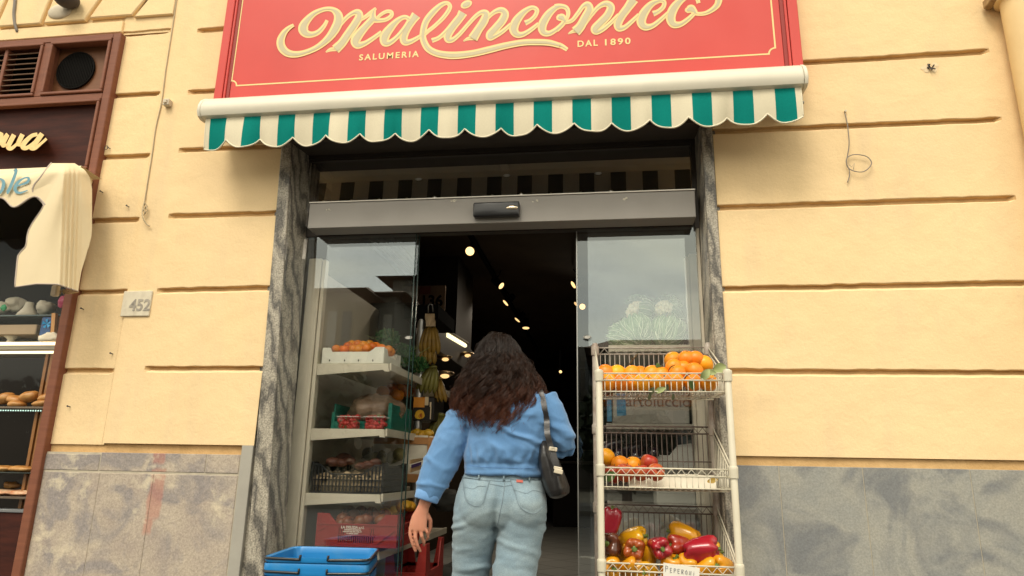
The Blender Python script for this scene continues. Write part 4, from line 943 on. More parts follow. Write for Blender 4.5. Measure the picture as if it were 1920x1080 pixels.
# ================================================================== shelving and produce behind the left pane
SHW=pm('ivory_shelf_metal',(.68,.61,.475),rough=.5,spec=.4,c2=(.63,.565,.44),nscale=4,bump=.02,bscale=200,c3=(.40,.35,.26),n3=3,a3=.25)
def lump2(seed,rx,ry,rz,amp=.12,fr=2,seg=22,rg=14):
    q=MB(); vs=q.ball((0,0,0),(rx,ry,rz),seg,rg)
    for v in vs: v.co*=1+amp*fbm(v.co/max(rx,ry,rz)*fr+Vector((seed*3.7,seed,0)),.7,3)
    return q
def place(src,first,p,rot,scale,lab,cat,grp):
    """first use moves the model itself, later ones copy it with its parts"""
    if first: src.location=p; src.rotation_euler=rot; src.scale=(scale,)*3; tag(src,lab,cat,grp); return src
    return dup(src,p,rot,scale,lab,cat,grp)
sh=thing('shelf_unit','tall ivory metal shelf unit with sloping bracket ends behind the left glass','shelf unit',(-1.5,.3,.12))
q=MB(); q.box((-1.735,.285,.12),(-1.655,.33,2.228),.004); q.box((-1.650,.29,.12),(-1.628,.335,2.222),.003); q.build('upright',SHW,sh)
q=MB(); q.box((-1.735,1.9,.12),(-1.635,1.95,2.22),.004); q.build('upright',SHW,sh)
q=MB(); q.box((-1.735,.331,.2),(-1.722,1.899,2.2)); q.build('back_panel',pm('ivory_back_panel',(.42,.37,.29),rough=.6,c2=(.38,.335,.26),nscale=3),sh)
LEV=[1.598,1.236,.892,.60]
for i,z in enumerate(LEV):
    q=MB(); x0,x1=-1.627,-1.205
    q.box((x0,.302,z-.022),(x1,1.88,z),.003); q.prism([(x0,.292,z-.064),(x1-.028,.292,z-.030),(x1-.026,.292,z-.042),(x1+.004,.292,z-.044),(x1-.004,.292,z+.002),(x0,.292,z+.002)],(0,.009,0),.002)
    q.box((x1+.0005,.303,z-.036),(x1+.012,1.88,z+.006),.002)
    for k in range(2): q.cyl((x0+.012,.2905,z-.02-.025*k),(x0+.012,.2925,z-.02-.025*k),.003,8)
    q.build('shelf',SHW,sh)
# --- white crate of mandarins
cr=thing('fruit_crate','white polystyrene crate with a cut away rim on the top shelf','crate',(-1.42,.43,LEV[0]))
POLY=pm('white_polystyrene',(.84,.81,.69),rough=.7,c2=(.78,.75,.63),nscale=20,bump=.1,bscale=180)
x0,x1,y0,y1,z0,z1=-1.606,-1.238,.296,.62,LEV[0]+.003,LEV[0]+.098
q=MB(); nt_=.030
q.prism([(x0,y0,z0),(x1,y0,z0),(x1,y0,z1),(x1-.055,y0,z1),(x1-.085,y0,z1-nt_),(x0+.055,y0,z1-nt_),(x0+.045,y0,z1-.003),(x0,y0,z1-.003)],(0,.018,0),.003)
q.prism([(x0,y1,z0),(x1,y1,z0),(x1,y1,z1),(x1-.055,y1,z1),(x1-.085,y1,z1-nt_),(x0+.055,y1,z1-nt_),(x0+.045,y1,z1),(x0,y1,z1)],(0,-.018,0),.003)
q.prism([(x1,y0+.0185,z0),(x1,y1-.0185,z0),(x1,y1-.0185,z1-.004),(x1,y1-.08,z1-.004),(x1,y1-.09,z1-.042),(x1,y0+.08,z1-.042),(x1,y0+.06,z1-.004),(x1,y0+.0185,z1-.004)],(-.018,0,0),.002)
q.prism([(x0,y0+.0185,z0),(x0,y1-.0185,z0),(x0,y1-.0185,z1-.004),(x0,y0+.0185,z1-.004)],(.018,0,0),.002)
q.box((x0+.019,y0+.019,z0),(x1-.019,y1-.019,z0+.012)); q.build('crate_body',POLY,cr)
HOLE=pm('dark_hole',(.10,.09,.07),rough=.9)
for px in (618,646,672,699):
    p=at(px,676,y0); q=MB(); q.box((p.x-.0035,y0-.0012,p.z-.005),(p.x+.0035,y0+.001,p.z+.006)); q.build('vent_slot',HOLE,cr)
def fruit_mat(name,a,c2_c,bs=160,rough=.38,bump=.12,**k): return pm(name,a,rough=rough,spec=.45,c2=c2_c,nscale=6,bump=bump,bscale=bs,sss=.05,ovar=1,**k)
ORG=fruit_mat('orange_peel',(.80,.27,.012),(.74,.19,.008)); STEMC=pm('green_stem',(.09,.10,.03),rough=.7)
def make_orange(r,mat,name):
    t=lump2(3,r,r,r*.94,.03,1.5,24,16).build(name,mat,None,smooth=True); CH.setdefault(t.name,[])
    q=MB(); q.ball((0,0,r*.935),(r*.12,r*.12,r*.03),8,5); q.build('stem_end',STEMC,t,smooth=True); return t
mand=make_orange(.030,ORG,'mandarin')
MP=[(631,655,.36,'first'),(646,656,.36,0),(653,650,.43,0),(660,646,.46,0),(671,647,.46,0),(663,655,.36,0),(673,656,.36,0),(682,648,.44,0),(688,654,.36,0),(693,646,.46,0),(699,651,.40,0),(705,650,.44,0),(732,660,.50,0),(640,657,.45,0),(715,655,.42,0),(728,656,.43,0)]
order=sorted(range(len(MP)),key=lambda i:MP[i][0])
for i,(x,y,Y,_) in enumerate(MP):
    k=order.index(i)
    place(mand,i==0,at(x,y,Y),(random.uniform(-.6,.6),random.uniform(-.6,.6),random.uniform(0,6)),random.uniform(.92,1.08),'small orange mandarin in the white crate, %s from the left'%ORD[k],'mandarin','mandarins in the white crate')
# --- bunches of parsley
GRN=pm('parsley_green',(.06,.19,.05),rough=.6,c2=(.03,.105,.03),nscale=14,sss=.05); GRN2=pm('pale_green_stalk',(.22,.26,.10),rough=.6)
def herb(name,c,sp,n,lab,seed,mat=GRN):
    rnd=random.Random(seed); t=thing(name,lab,'herbs',tuple(c)); c=Vector(c); q=MB()
    for i in range(n):
        d=Vector((rnd.gauss(0,1),rnd.gauss(0,1),rnd.gauss(0,1))); d.normalize(); p=c+Vector((d.x*sp[0],d.y*sp[1],d.z*sp[2]))*rnd.uniform(.35,1)
        s=rnd.uniform(.008,.017); u=Vector((rnd.gauss(0,1),rnd.gauss(0,1),rnd.gauss(0,1))).normalized(); v=u.orthogonal().normalized(); w_=u.cross(v)
        q.face([p-v*s,p+w_*s*.45-v*.2*s+u*.003,p+v*s*1.1,p-w_*s*.45-v*.1*s+u*.003])
        if i%3==0: q.face([p+w_*s*.2,p+w_*s*1.0+v*.5*s,p+w_*s*1.1-v*.2*s])
    q.build('leaves',mat,t)
    q=MB()
    for i in range(26):
        a=c+Vector((rnd.gauss(0,.25)*sp[0],rnd.gauss(0,.25)*sp[1],-sp[2]*.8)); b_=c+Vector((rnd.gauss(0,.6)*sp[0],rnd.gauss(0,.6)*sp[1],rnd.uniform(0,.9)*sp[2])); q.tube([a,a.lerp(b_,.5)+Vector((rnd.gauss(0,.01),0,0)),b_],.0018,4)
    q.build('stalks',GRN2,t); return t
herb('parsley',at(728,634,.66),(.075,.09,.06),620,'curly green parsley heaped behind the mandarins',1)
herb('parsley',at(757,665,.80),(.085,.09,.075),620,'leafy green bunch beside the right end of the white crate',2)
herb('celery',at(786,684,.95),(.06,.05,.055),380,'dark leafy bunch hanging over the shelf end by the chrome post',3)
# --- strawberries in clear punnets
PLA=glass_mat('clear_plastic',tint=(.93,.93,.92),refl=.6,base=.02); STR=pm('strawberry_red',(.42,.025,.028),rough=.35,spec=.5,c2=(.50,.05,.03),nscale=60,bump=.3,bscale=250,sss=.1)
def make_berry():
    q=MB(); n=12; q.lathe([(.001,-.017),(.006,-.015),(.011,-.008),(.0135,.0),(.0125,.007),(.008,.011),(.001,.012)],(0,0,0),n); t=q.build('strawberry',STR,None,smooth=True); CH.setdefault(t.name,[])
    q=MB()
    for k in range(6):
        a=k*1.047; d=Vector((math.cos(a),math.sin(a),0)); e=Vector((-d.y,d.x,0)); q.face([Vector((0,0,.0125)),d*.007+e*.003+Vector((0,0,.0135)),d*.012+Vector((0,0,.012)),d*.007-e*.003+Vector((0,0,.0135))])
    q.build('calyx',pm('calyx_green',(.10,.16,.05),rough=.6),t); return t
berry=make_berry(); fb=True
for pi,(pa,pb,nm) in enumerate(((629,672,'left'),(679,722,'right'))):
    a=at(pa,797,.312); c=at(pb,797,.312); z=LEV[1]+.002; d=.085; h=.068; t=thing('punnet','clear plastic punnet of strawberries, the %s one of the two on the second shelf'%nm,'punnet',((a.x+c.x)/2,.355,z))
    q=MB(); X0_,X1_,Y0_,Y1_=a.x+.004,c.x-.004,.312,.312+d; i_=.006
    for w_ in ([(X0_+i_,Y0_+i_,z),(X1_-i_,Y0_+i_,z),(X1_,Y0_,z+h),(X0_,Y0_,z+h)],[(X1_-i_,Y0_+i_,z),(X1_-i_,Y1_-i_,z),(X1_,Y1_,z+h),(X1_,Y0_,z+h)],[(X0_+i_,Y1_-i_,z),(X0_+i_,Y0_+i_,z),(X0_,Y0_,z+h),(X0_,Y1_,z+h)],[(X1_-i_,Y1_-i_,z),(X0_+i_,Y1_-i_,z),(X0_,Y1_,z+h),(X1_,Y1_,z+h)]): q.face(w_)
    q.build('tray',PLA,t); q=MB(); q.tube([(X0_,Y0_,z+h),(X1_,Y0_,z+h),(X1_,Y1_,z+h),(X0_,Y1_,z+h)],.0022,5,closed=True); q.build('rim',pm('clear_rim',(.55,.52,.48),rough=.2),t)
    rnd=random.Random(5+pi); cnt=0
    nx=5
    for lay in range(5):
        for j in range(2 if lay<4 else 2):
            for i in range(nx):
                if cnt>=40: break
                x=X0_+.016+(X1_-X0_-.032)*(i+.5*(lay%2)*.6)/(nx-1+.3)+rnd.uniform(-.004,.004); y=Y0_+.020+j*.028+rnd.uniform(-.004,.004); zz=z+.014+lay*.0165+rnd.uniform(-.003,.003)
                if lay==4 and (i in (2,) or rnd.random()<.35): continue
                place(berry,fb,(x,y,zz),(rnd.uniform(0,6),rnd.uniform(0,6),rnd.uniform(0,6)),rnd.uniform(.9,1.15),'ripe red strawberry lying in the %s of the two clear punnets'%nm,'strawberry','strawberries in the %s punnet'%nm); fb=False; cnt+=1
# --- green crate with a plastic bag behind the punnets
TEAL=pm('teal_plastic',(.01,.17,.12),rough=.45,spec=.5,c2=(.008,.13,.095),nscale=5)
t=thing('fruit_crate','teal plastic crate behind the strawberry punnets on the second shelf','crate',(-1.36,.6,LEV[1]))
q=MB(); z=LEV[1]+.002
for a,c in (((-1.56,.43,z),(-1.22,.44,z+.05)),((-1.56,.85,z),(-1.22,.86,z+.15)),((-1.225,.441,z),(-1.215,.849,z+.15)),((-1.565,.441,z),(-1.555,.849,z+.15)),((-1.56,.44,z),(-1.22,.85,z+.01)),((-1.235,.425,z),(-1.212,.44,z+.155)),((-1.57,.425,z),(-1.55,.44,z+.10))): q.box(a,c,.002)
q.build('crate_body',TEAL,t)
BAG=pm('crinkled_clear_bag',(.46,.32,.22),rough=.2,spec=.6,c2=(.26,.16,.10),nscale=7,namt=.7,bump=.6,bscale=26,stretch=(1,1,2))
q=MB(); vs=q.ball((0,0,0),(.165,.18,.10),44,28)
for v in vs:
    v.co*=1+.16*fbm(v.co*14,1,4); v.co.z+=.010*abs(math.sin(v.co.x*60+v.co.z*40))
o=q.build('plastic_bag',BAG,None,smooth=True); o.location=(-1.375,.63,z+.115); tag(o,'crinkled clear plastic bag full of brown goods in the teal crate','bag')
# --- oranges on the shelf behind it
for i,(x,y,Y) in enumerate([(718,735,1.0),(735,731,1.05),(752,728,1.1),(764,733,1.1),(745,741,1.0)]):
    place(mand,False,at(x,y,Y),(random.random(),random.random(),0),1.5,'orange in the dim row behind the plastic bag, %s from the left'%ORD[i if i<3 else 7-i],'orange','oranges behind the plastic bag')
# --- black lattice crate
BLKP=pm('black_crate_plastic',(.016,.016,.017),rough=.42,spec=.5,c2=(.022,.022,.024),nscale=8)
def lattice_wall(q,p0,p1,zb,ztf,thk,nv,rows,frame=.010):
    """upright lattice from p0 to p1 (x,y); ztf(u) gives the rim height"""
    p0=Vector((p0[0],p0[1],0)); p1=Vector((p1[0],p1[1],0)); d=(p1-p0); L_=d.length; d.normalize(); nrm=Vector((-d.y,d.x,0))*thk
    def bar(u0,u1,z0a,z0b,z1a,z1b):
        A=p0+d*u0;B=p0+d*u1
        q.hexa([A+Vector((0,0,z0a)),B+Vector((0,0,z0b)),B+nrm+Vector((0,0,z0b)),A+nrm+Vector((0,0,z0a)),A+Vector((0,0,z1a)),B+Vector((0,0,z1b)),B+nrm+Vector((0,0,z1b)),A+nrm+Vector((0,0,z1a))])
    N=24
    for i in range(N):
        u0,u1=L_*i/N,L_*(i+1)/N; a,b_=ztf(i/N),ztf((i+1)/N); bar(u0,u1,a-frame,b_-frame,a,b_)
    bar(0,L_,zb,zb,zb+frame*1.2,zb+frame*1.2)
    for k in range(nv+1):
        u=(L_-.007)*k/nv; t=ztf((u+.003)/L_); bar(u,u+.007,zb+frame,zb+frame,t-frame*.6,t-frame*.6)
    for r in rows: bar(0,L_,zb+r,zb+r,zb+r+.006,zb+r+.006)
t=thing('fruit_crate','black plastic lattice crate holding brown wrapped produce on the third shelf','crate',(-1.4,.5,LEV[2]))
bx0,bx1,by0,by1=-1.612,-1.20,.305,.74; zb=LEV[2]+.003
rimf=lambda u:zb+(.155 if u<.12 or u>.88 else (.155-.05*min(1,(u-.12)/.15) if u<.27 else (.105 if u<.70 else .105+.05*(u-.70)/.18)))
rimr=lambda u:zb+(.165 if u<.2 or u>.8 else .150)
q=MB(); lattice_wall(q,(bx0,by0),(bx1,by0),zb,rimf,.010,20,(.035,.068),.010); lattice_wall(q,(bx1+.0005,by0+.0005),(bx1+.0005,by1),zb,rimr,.010,18,(.035,.068,.10)); lattice_wall(q,(bx1,by1+.001),(bx0,by1+.001),zb,rimf,.010,20,(.035,.07)); lattice_wall(q,(bx0-.0005,by1),(bx0-.0005,by0+.0005),zb,rimr,.010,18,(.035,.07)); q.box((bx0+.01,by0+.011,zb+.0005),(bx1-.011,by1-.011,zb+.008)); q.build('crate_body',BLKP,t)
KRAFT=pm('kraft_paper',(.66,.50,.31),rough=.85,c2=(.45,.31,.17),nscale=12,bump=.3,bscale=50)
q=MB(); q.box((bx0+.013,by0+.013,zb+.009),(bx1-.013,by0+.016,zb+.085)); q.grid([[(bx0+.014+(bx1-bx0-.03)*i/30,by0+.017+.05*j,zb+.088+.03*fbm((i*.35,j,2),1,3)+.02*j*.3) for i in range(31)] for j in range(5)]); o=q.build('lining_paper',KRAFT,None,smooth=True); tag(o,'torn buff lining paper inside the black crate','paper')
BRN=pm('brown_mushroom',(.13,.04,.02),rough=.6,c2=(.07,.022,.012),nscale=14,bump=.2,bscale=50)
for i,(x,y,Y,r) in enumerate([(625,866,.38,.034),(640,868,.40,.03),(655,864,.42,.03),(690,872,.38,.028),(703,868,.40,.03),(676,874,.37,.026),(645,858,.5,.034)]):
    q=lump2(i,r*1.3,r,r*.75,.18); o=q.build('mushroom',BRN,None,smooth=True); o.location=at(x,y,Y); tag(o,'reddish brown mushroom in the black crate, %s from the left'%ORD[[0,1,3,5,6,4,2][i]],'mushroom','mushrooms in the black crate')
PEAR=pm('pear_skin',(.27,.24,.09),rough=.5,c2=(.20,.16,.055),nscale=12,bump=.08,bscale=120)
q=MB(); q.lathe([(.001,-.036),(.018,-.034),(.032,-.02),(.035,-.004),(.029,.014),(.019,.03),(.014,.042),(.008,.049),(.001,.05)],(0,0,0),20); pear=q.build('pear',PEAR,None,smooth=True); CH.setdefault(pear.name,[])
q=MB(); q.tube([(0,0,.048),(.002,0,.058),(.006,0,.066)],.0018,5); q.build('stem',pm('woody_stem',(.08,.05,.02),rough=.8),pear)
for i,(x,y,Y,rx,ry) in enumerate([(690,850,.92,1.4,.3),(705,846,.95,1.3,2.2),(718,852,.90,1.5,4),(730,847,.95,1.2,1),(700,858,.85,1.5,5),(716,860,.84,1.4,.5),(736,858,.86,1.6,2),(750,852,.90,3.0,0)]):
    place(pear,i==0,at(x,y,Y),(rx,ry*.3,ry),1.12,'greenish brown pear behind the black crate, %s from the left'%ORD[[0,2,4,5,1,3,6,7][i]],'pear','pears behind the black crate')
place(pear,False,at(748,852,.80),(1.57,0,.2),1.15,'round pear with its dark eye facing out at the right of the pears','pear','pears behind the black crate')
q=MB(); p=at(671,830,.62); q.ball((0,0,0),(.024,.004,.040),20,12); o=q.build('price_tag',pm('white_tag',(.72,.70,.64),rough=.4),None,smooth=True); o.location=p; o.rotation_euler=(0,R_(-12),0); tag(o,'white oval tag hanging under the second shelf','tag')
q=MB(); q.tube([p+Vector((0,0,.038)),p+Vector((-.03,.02,.06)),p+Vector((-.08,.03,.03))],.002,5); q.build('string',WIRE,o).matrix_parent_inverse=Matrix(); 
# --- red crate with white print
REDP=pm('red_crate_plastic',(.30,.022,.016),rough=.45,spec=.45,c2=(.25,.018,.013),nscale=6,c3=(.36,.05,.035),n3=10,a3=.4)
def red_crate(name,lab,x0,x1,y0,y1,z0,h,printed,grp=None):
    t=thing(name,lab,'crate',((x0+x1)/2,(y0+y1)/2,z0),grp); q=MB(); W=x1-x0; zt2=z0+h
    def panel(P,Q,yn,slots):
        # P,Q: bottom ends; yn: thickness vector; corners high, rim dips between
        P=Vector(P);Q=Vector(Q); d=Q-P; L_=d.length; d.normalize(); yn=Vector(yn)
        def qd(u0,u1,za,zb_,zc=None,zd=None,out=0):
            A=P+d*u0-yn*out;B=P+d*u1-yn*out; zc=zb_ if zc is None else zc; zd=za if zd is None else zd
            q.hexa([A+Vector((0,0,za)),B+Vector((0,0,zd)),B+yn*(1+out)+Vector((0,0,zd)),A+yn*(1+out)+Vector((0,0,za)),A+Vector((0,0,zb_)),B+Vector((0,0,zc)),B+yn*(1+out)+Vector((0,0,zc)),A+yn*(1+out)+Vector((0,0,zb_))],.0008)
        e=L_*.155; m=L_*.27
        qd(0,e,0,h); qd(L_-e,L_,0,h); qd(e,m,0,h*.97,h*.66); qd(L_-m,L_-e,0,h*.66,h*.97)
        qd(m,L_-m,h*.55 if not slots else h*.58,h*.66); qd(m,L_-m,0,h*.12)
        qd(0,L_,h*.655,h*.70,out=.5); qd(m-.004,L_-m+.004,h*.33,h*.365,out=.4)
        n=17
        for k in range(n+1):
            u=m+(L_-2*m-.006)*k/n; qd(u,u+(.0065 if k%1==0 else .004),h*.12,h*.33)
            if k<3 or k>n-3: qd(u,u+.007,h*.365,h*.58)
        if slots: qd(m+(L_-2*m)*.17,L_-m-(L_-2*m)*.15,h*.365,h*.58)
        # diagonal ribs at the corners
        for s,u in ((1,e*.2),(-1,L_-e*.2)):
            A=P+d*u-yn*.4; B=P+d*(u+s*e*1.3)-yn*.4
            q.tube([A+Vector((0,0,h*.52)) if s<0 else A+Vector((0,0,h*.46)),B+Vector((0,0,h*.10)) if s<0 else A+d*e*.5+Vector((0,0,h*.56))],.0022,5)
    panel((x0,y0,z0),(x1,y0,z0),(0,.008,0),printed); panel((x1,y0+.0085,z0),(x1,y1-.0085,z0),(-.008,0,0),False); panel((x1,y1,z0),(x0,y1,z0),(0,-.008,0),False); panel((x0,y1-.0085,z0),(x0,y0+.0085,z0),(.008,0,0),False)
    q.box((x0+.009,y0+.009,z0+.0005),(x1-.009,y1-.009,z0+.01)); q.build('crate_body',REDP,t)
    if printed:
        PR=pm('white_print',(.72,.62,.52),rough=.7); cx=(x0+x1)/2-.02
        for s,sz,zz in (('LA DELIZIA s.r.l.',.0185,z0+h*.555),('COMMERCIO ORTOFRUTTA',.0072,z0+h*.50),('MERCATO GEN. PAD. 5 TEL. 081',.0072,z0+h*.445),('84 - NAPOLI - ITALIA',.0072,z0+h*.39)):
            text_obj('crate_print',s,sz,PR,t,(cx,y0-.0012,zz),extr=.0004,align='CENTER',bold=.0007)
    return t
a=at(592,1000,.262); c=at(744,1000,.262); zb_=LEV[3]+.002+.0
red_crate('fruit_crate','red plastic crate with white lettering on the lowest shelf',a.x,c.x,.262,.72,at(668,1026,.262).z,.165,True)
APP=pm('dull_apple',(.17,.022,.012),rough=.42,spec=.4,c2=(.16,.055,.014),nscale=7,namt=.6,bump=.05,bscale=150)
q=MB(); q.lathe([(.004,-.030),(.018,-.033),(.032,-.020),(.038,.002),(.034,.022),(.022,.034),(.012,.034),(.005,.028),(.001,.026)],(0,0,0),22); dapple=q.build('pomegranate',APP,None,smooth=True); CH.setdefault(dapple.name,[])
q=MB(); q.lathe([(.002,.026),(.006,.034),(.009,.043),(.006,.043),(.001,.03)],(0,0,0),8); q.build('crown',APP,dapple)
for i,(x,y,Y) in enumerate([(643,975,.36),(663,968,.42),(688,976,.36),(706,972,.40),(676,980,.34),(652,982,.33),(714,978,.34),(640,985,.33),(696,964,.5),(676,962,.5),(655,961,.52),(722,969,.45)]):
    k=sorted([643,663,688,706,676,652,714,640,696,677,655,722]).index([643,663,688,706,676,652,714,640,696,677,655,722][i])
    place(dapple,i==0,at(x,y,Y),(random.uniform(-1.2,.6),random.uniform(-.9,.9),random.uniform(0,6)),1.0,'reddish brown fruit in the lettered red crate, %s from the left'%ORD[k],'fruit','fruit in the lettered red crate')
YEL=fruit_mat('yellow_citrus',(.62,.36,.03),(.52,.27,.02),bs=120)
q=MB(); q.lathe([(.001,-.044),(.006,-.042),(.010,-.037),(.022,-.028),(.031,-.008),(.031,.008),(.022,.027),(.010,.036),(.005,.042),(.001,.043)],(0,0,0),18); lemon=q.build('lemon',YEL,None,smooth=True)
CH.setdefault(lemon.name,[])
LM=[(722,962,.62),(738,957,.66),(752,951,.66),(762,948,.66),(770,950,.70),(745,944,.8),(730,948,.8)]
for i,(x,y,Y) in enumerate(LM):
    k=sorted(v[0] for v in LM).index(x); place(lemon,i==0,at(x,y,Y),(random.uniform(0,3),1.4,random.uniform(0,3)),1.0,'yellow citrus at the back of the lettered red crate, %s from the left'%ORD[k],'lemon','lemons in the red crate')
red_crate('fruit_crate','darker red plastic crate standing on the shop floor near the doorway',at(722,1060,.55).x,at(798,1060,.55).x,.55,.98,.125,.50,False)
# --- carton with a lemon picture, wooden crates, lemons
t=thing('carton','dark fruit carton printed with a yellow lemon at the end of the second shelf','carton',tuple(at(800,788,.98)))
a,c=at(774,788,.98),at(815,744,.98); CART=pm('black_print_card',(.018,.013,.010),rough=.4); 
q=MB(); q.box((a.x,.98,a.z),(c.x,1.25,c.z-.005),.002); q.build('carton_body',CART,t)
q=MB(); e=at(796,764,.98); q.box((a.x,.976,e.z),(e.x,.9795,c.z-.003)); q.build('orange_panel',pm('orange_print',(.62,.20,.02),rough=.4,c2=(.75,.33,.05),nscale=9),t)
e0,e1=at(796,760,.98),at(804,744,.98); q=MB(); q.box((e0.x+.002,.976,e0.z),(e1.x,.9795,e1.z)); q.build('pale_stripe',pm('pale_print',(.66,.50,.30),rough=.5),t)
e=at(787,777,.975); q=MB()
for dx,dz,r in ((0,0,.030),(-.012,-.008,.021),(.012,-.006,.02)): q.cyl((e.x+dx,.9775-r*.05,e.z+dz),(e.x+dx,.9795,e.z+dz),r,24)
q.build('lemon_print',pm('lemon_print_yellow',(.78,.47,.03),rough=.4,c2=(.62,.30,.02),nscale=20),t)
q=MB()
for dx,dz in ((-.002,-.006),(.008,-.004),(.004,-.014)): q.tube([(e.x+.006+dx-.012,.974,e.z+dz-.008),(e.x+.006+dx,.973,e.z+dz+.012),(e.x+.010+dx,.974,e.z+dz-.010)],.002,4)
q.build('red_print',pm('red_print',(.45,.03,.02),rough=.5),t)
e0,e1=at(806,786,.98),at(809,762,.98); q=MB(); q.box((e0.x,.977,e0.z),(e1.x,.9795,e1.z)); e2=at(807.5,757,.98); q.cyl((e2.x,.977,e2.z-.02),(e2.x,.977,e2.z+.01),.006,8); q.build('bottle_print',MATS['pale_print'],t)
PINE=pm('crate_pine',(.46,.22,.075),rough=.65,c2=(.36,.16,.05),nscale=6,ndet=7,stretch=(2,1,9),bump=.1,bscale=30)
t=thing('wooden_crate','large orange brown wooden crate with white paper sides, lemons on top','crate',tuple(at(800,885,.86)))
yc=.86; x0,x1=at(700,830,yc).x,at(812,830,yc).x; ztop_=at(790,820,yc).z; zl_=at(790,833,yc).z; zbot=at(790,905,yc).z
q=MB(); q.box((x0,yc,zl_),(x1,yc+.008,ztop_),.001); q.box((x1-.035,yc-.004,zbot),(x1,yc-.0005,ztop_-.001),.001); q.box((x1-.034,yc,zbot),(x1-.002,yc+.03,ztop_-.002),.001); q.box((x0,yc,zbot),(x1-.036,yc+.008,zbot+.05),.001); q.box((x1+.0005,yc+.001,zl_-.01),(x1+.008,yc+.55,ztop_+.01),.001); q.box((x1+.0005,yc+.001,zbot),(x1+.008,yc+.55,zbot+.06),.001); q.box((x1+.0005,yc+.5,zbot),(x1+.009,yc+.54,ztop_),.001); q.build('slats',PINE,t)
q=MB(); q.box((x0,yc+.009,zbot+.01),(x1-.036,yc+.013,ztop_+.012)); q.box((x1-.034,yc+.031,zbot+.01),(x1-.005,yc+.034,ztop_+.01)); q.build('paper_side',PAPER,t)
for i,(x,y) in enumerate([(762,815),(782,813),(803,814),(792,816),(772,817)]):
    place(lemon,False,at(x,y,yc+.06),(random.random()*3,1.3,random.random()*3),1.05,'yellow lemon on top of the big wooden crate, %s from the left'%ORD[[0,2,4,3,1][i]],'lemon','lemons on the wooden crate')
t=thing('wooden_crate','small pale wooden crate with a purple label beside the black crate','crate',tuple(at(783,880,.60)))
x0,x1=at(770,880,.6).x,at(797,880,.6).x; q=MB()
for (ya,yb) in ((858,868),(872,884)):
    A,B=at(771,ya+4,.60),at(797,ya,.78); C,D=at(770,yb+2,.60),at(796,yb-6,.78); q.hexa([C,D,D+Vector((-.008,.004,0)),C+Vector((-.008,.004,0)),A,B,B+Vector((-.008,.004,0)),A+Vector((-.008,.004,0))])
q.build('slats',pm('pale_poplar',(.44,.29,.15),rough=.7,c2=(.36,.22,.10),nscale=6,stretch=(1,3,9)),t)
A,B=at(772,872,.597),at(790,866,.717); C,D=at(772,878,.597),at(790,872,.717); q=MB(); q.hexa([C,D,D+Vector((-.004,.002,0)),C+Vector((-.004,.002,0)),A,B,B+Vector((-.004,.002,0)),A+Vector((-.004,.002,0))]); q.build('label',pm('purple_print',(.06,.03,.10),rough=.5),t)
# --- chrome post, bananas
CHR=pm('brushed_chrome',(.36,.35,.33),rough=.32,metal=.85)
t=thing('chrome_post','brushed metal display post rising at the end of the left shelves','post',tuple(at(790,745,1.02)))
p=at(788,745,1.02); p2=at(791,600,1.02); q=MB(); q.cyl((p.x,1.02,.125),(p2.x,1.02,p2.z),.030,20); q.build('pole',CHR,t,smooth=True,auto=40); q=MB(); q.cyl((p2.x-.05,1.02,p2.z+.001),(p2.x+.07,1.02,p2.z+.02),.03,12); q.box((p2.x-.12,.98,p2.z+.002),(p2.x+.12,1.5,p2.z+.10),.004); q.build('dark_cap',BLK,t)
BAN=pm('banana_skin',(.30,.17,.022),rough=.5,c2=(.20,.11,.014),nscale=8,c3=(.08,.045,.012),n3=14,a3=.7); BANG=pm('green_banana_skin',(.20,.17,.03),rough=.5,c2=(.13,.12,.02),nscale=8,c3=(.05,.035,.012),n3=12,a3=.6)
def bananas(c,n,L_,lab,mat,spread=.9,curve=.35,tilt=0,side=0):
    c=Vector(c); t=thing('banana_bunch',lab,'bananas',tuple(c))
    for i in range(n):
        a=(i-(n-1)/2)/max(1,(n-1)/2)*spread if n>1 else 0; P=[];Rr=[]
        for k in range(11):
            s=k/10; th=s*1.1; x=math.sin(a)*.035*math.sin(s*2.2)+side*s*.07; y=-.03*math.cos(a)*math.sin(s*2.6)-.005*(i%2); z=-L_*s
            x+=tilt*s*L_+a*.018*s
            P.append(c+Vector((x+.02*a,y,z))); Rr.append(.0175*(min(1,.25+s*5) if s<.15 else (1 if s<.82 else max(.25,1-(s-.82)*4))))
        q=MB(); q.tube(P,Rr,7); q.build('banana',mat,t,smooth=True)
    q=MB(); q.ball((c.x,c.y,c.z+.006),(.030,.018,.016),10,6); q.build('crown',mat,t,smooth=True); return t
bananas(at(809,612,.98),5,.19,'bunch of ripe bananas hanging under the paper tag on the hook',BAN)
bananas(at(805,645,1.0),4,.14,'short bunch of bananas below the bunch with the paper tag',BAN,.7)
bananas(at(812,690,1.02),5,.17,'leaning bunch of dull bananas above the lemon carton',BANG,.9,tilt=-.25)
bananas(at(822,712,1.08),3,.15,'yellow bananas curving outward to the right of the lemon carton',BAN,.4,side=.5)
bananas(at(826,780,1.12),5,.17,'dark greenish bananas above the wooden crate',BANG,.9,tilt=-.1)
q=MB(); a=at(806,590,.955); vs=[]; q.grid([[tuple(at(797+ (815-797)*i/6+ (1.5 if j>2 else 0),588+(612-588)*j/5,.95+.012*math.sin(i*1.3+j))) for i in range(7)] for j in range(6)]); o=q.build('paper_tag',KRAFT,None,smooth=True); tag(o,'crumpled pinkish paper tag hanging above the bananas','tag')
q=MB(); q.tube([at(803,586,.96),at(803,574,.96),at(806,570,.96),at(811,572,.96),at(812,585,.96)],.004,6); tag(q.build('hook',CHR,None,smooth=True),'bright metal hook above the paper tag','hook')
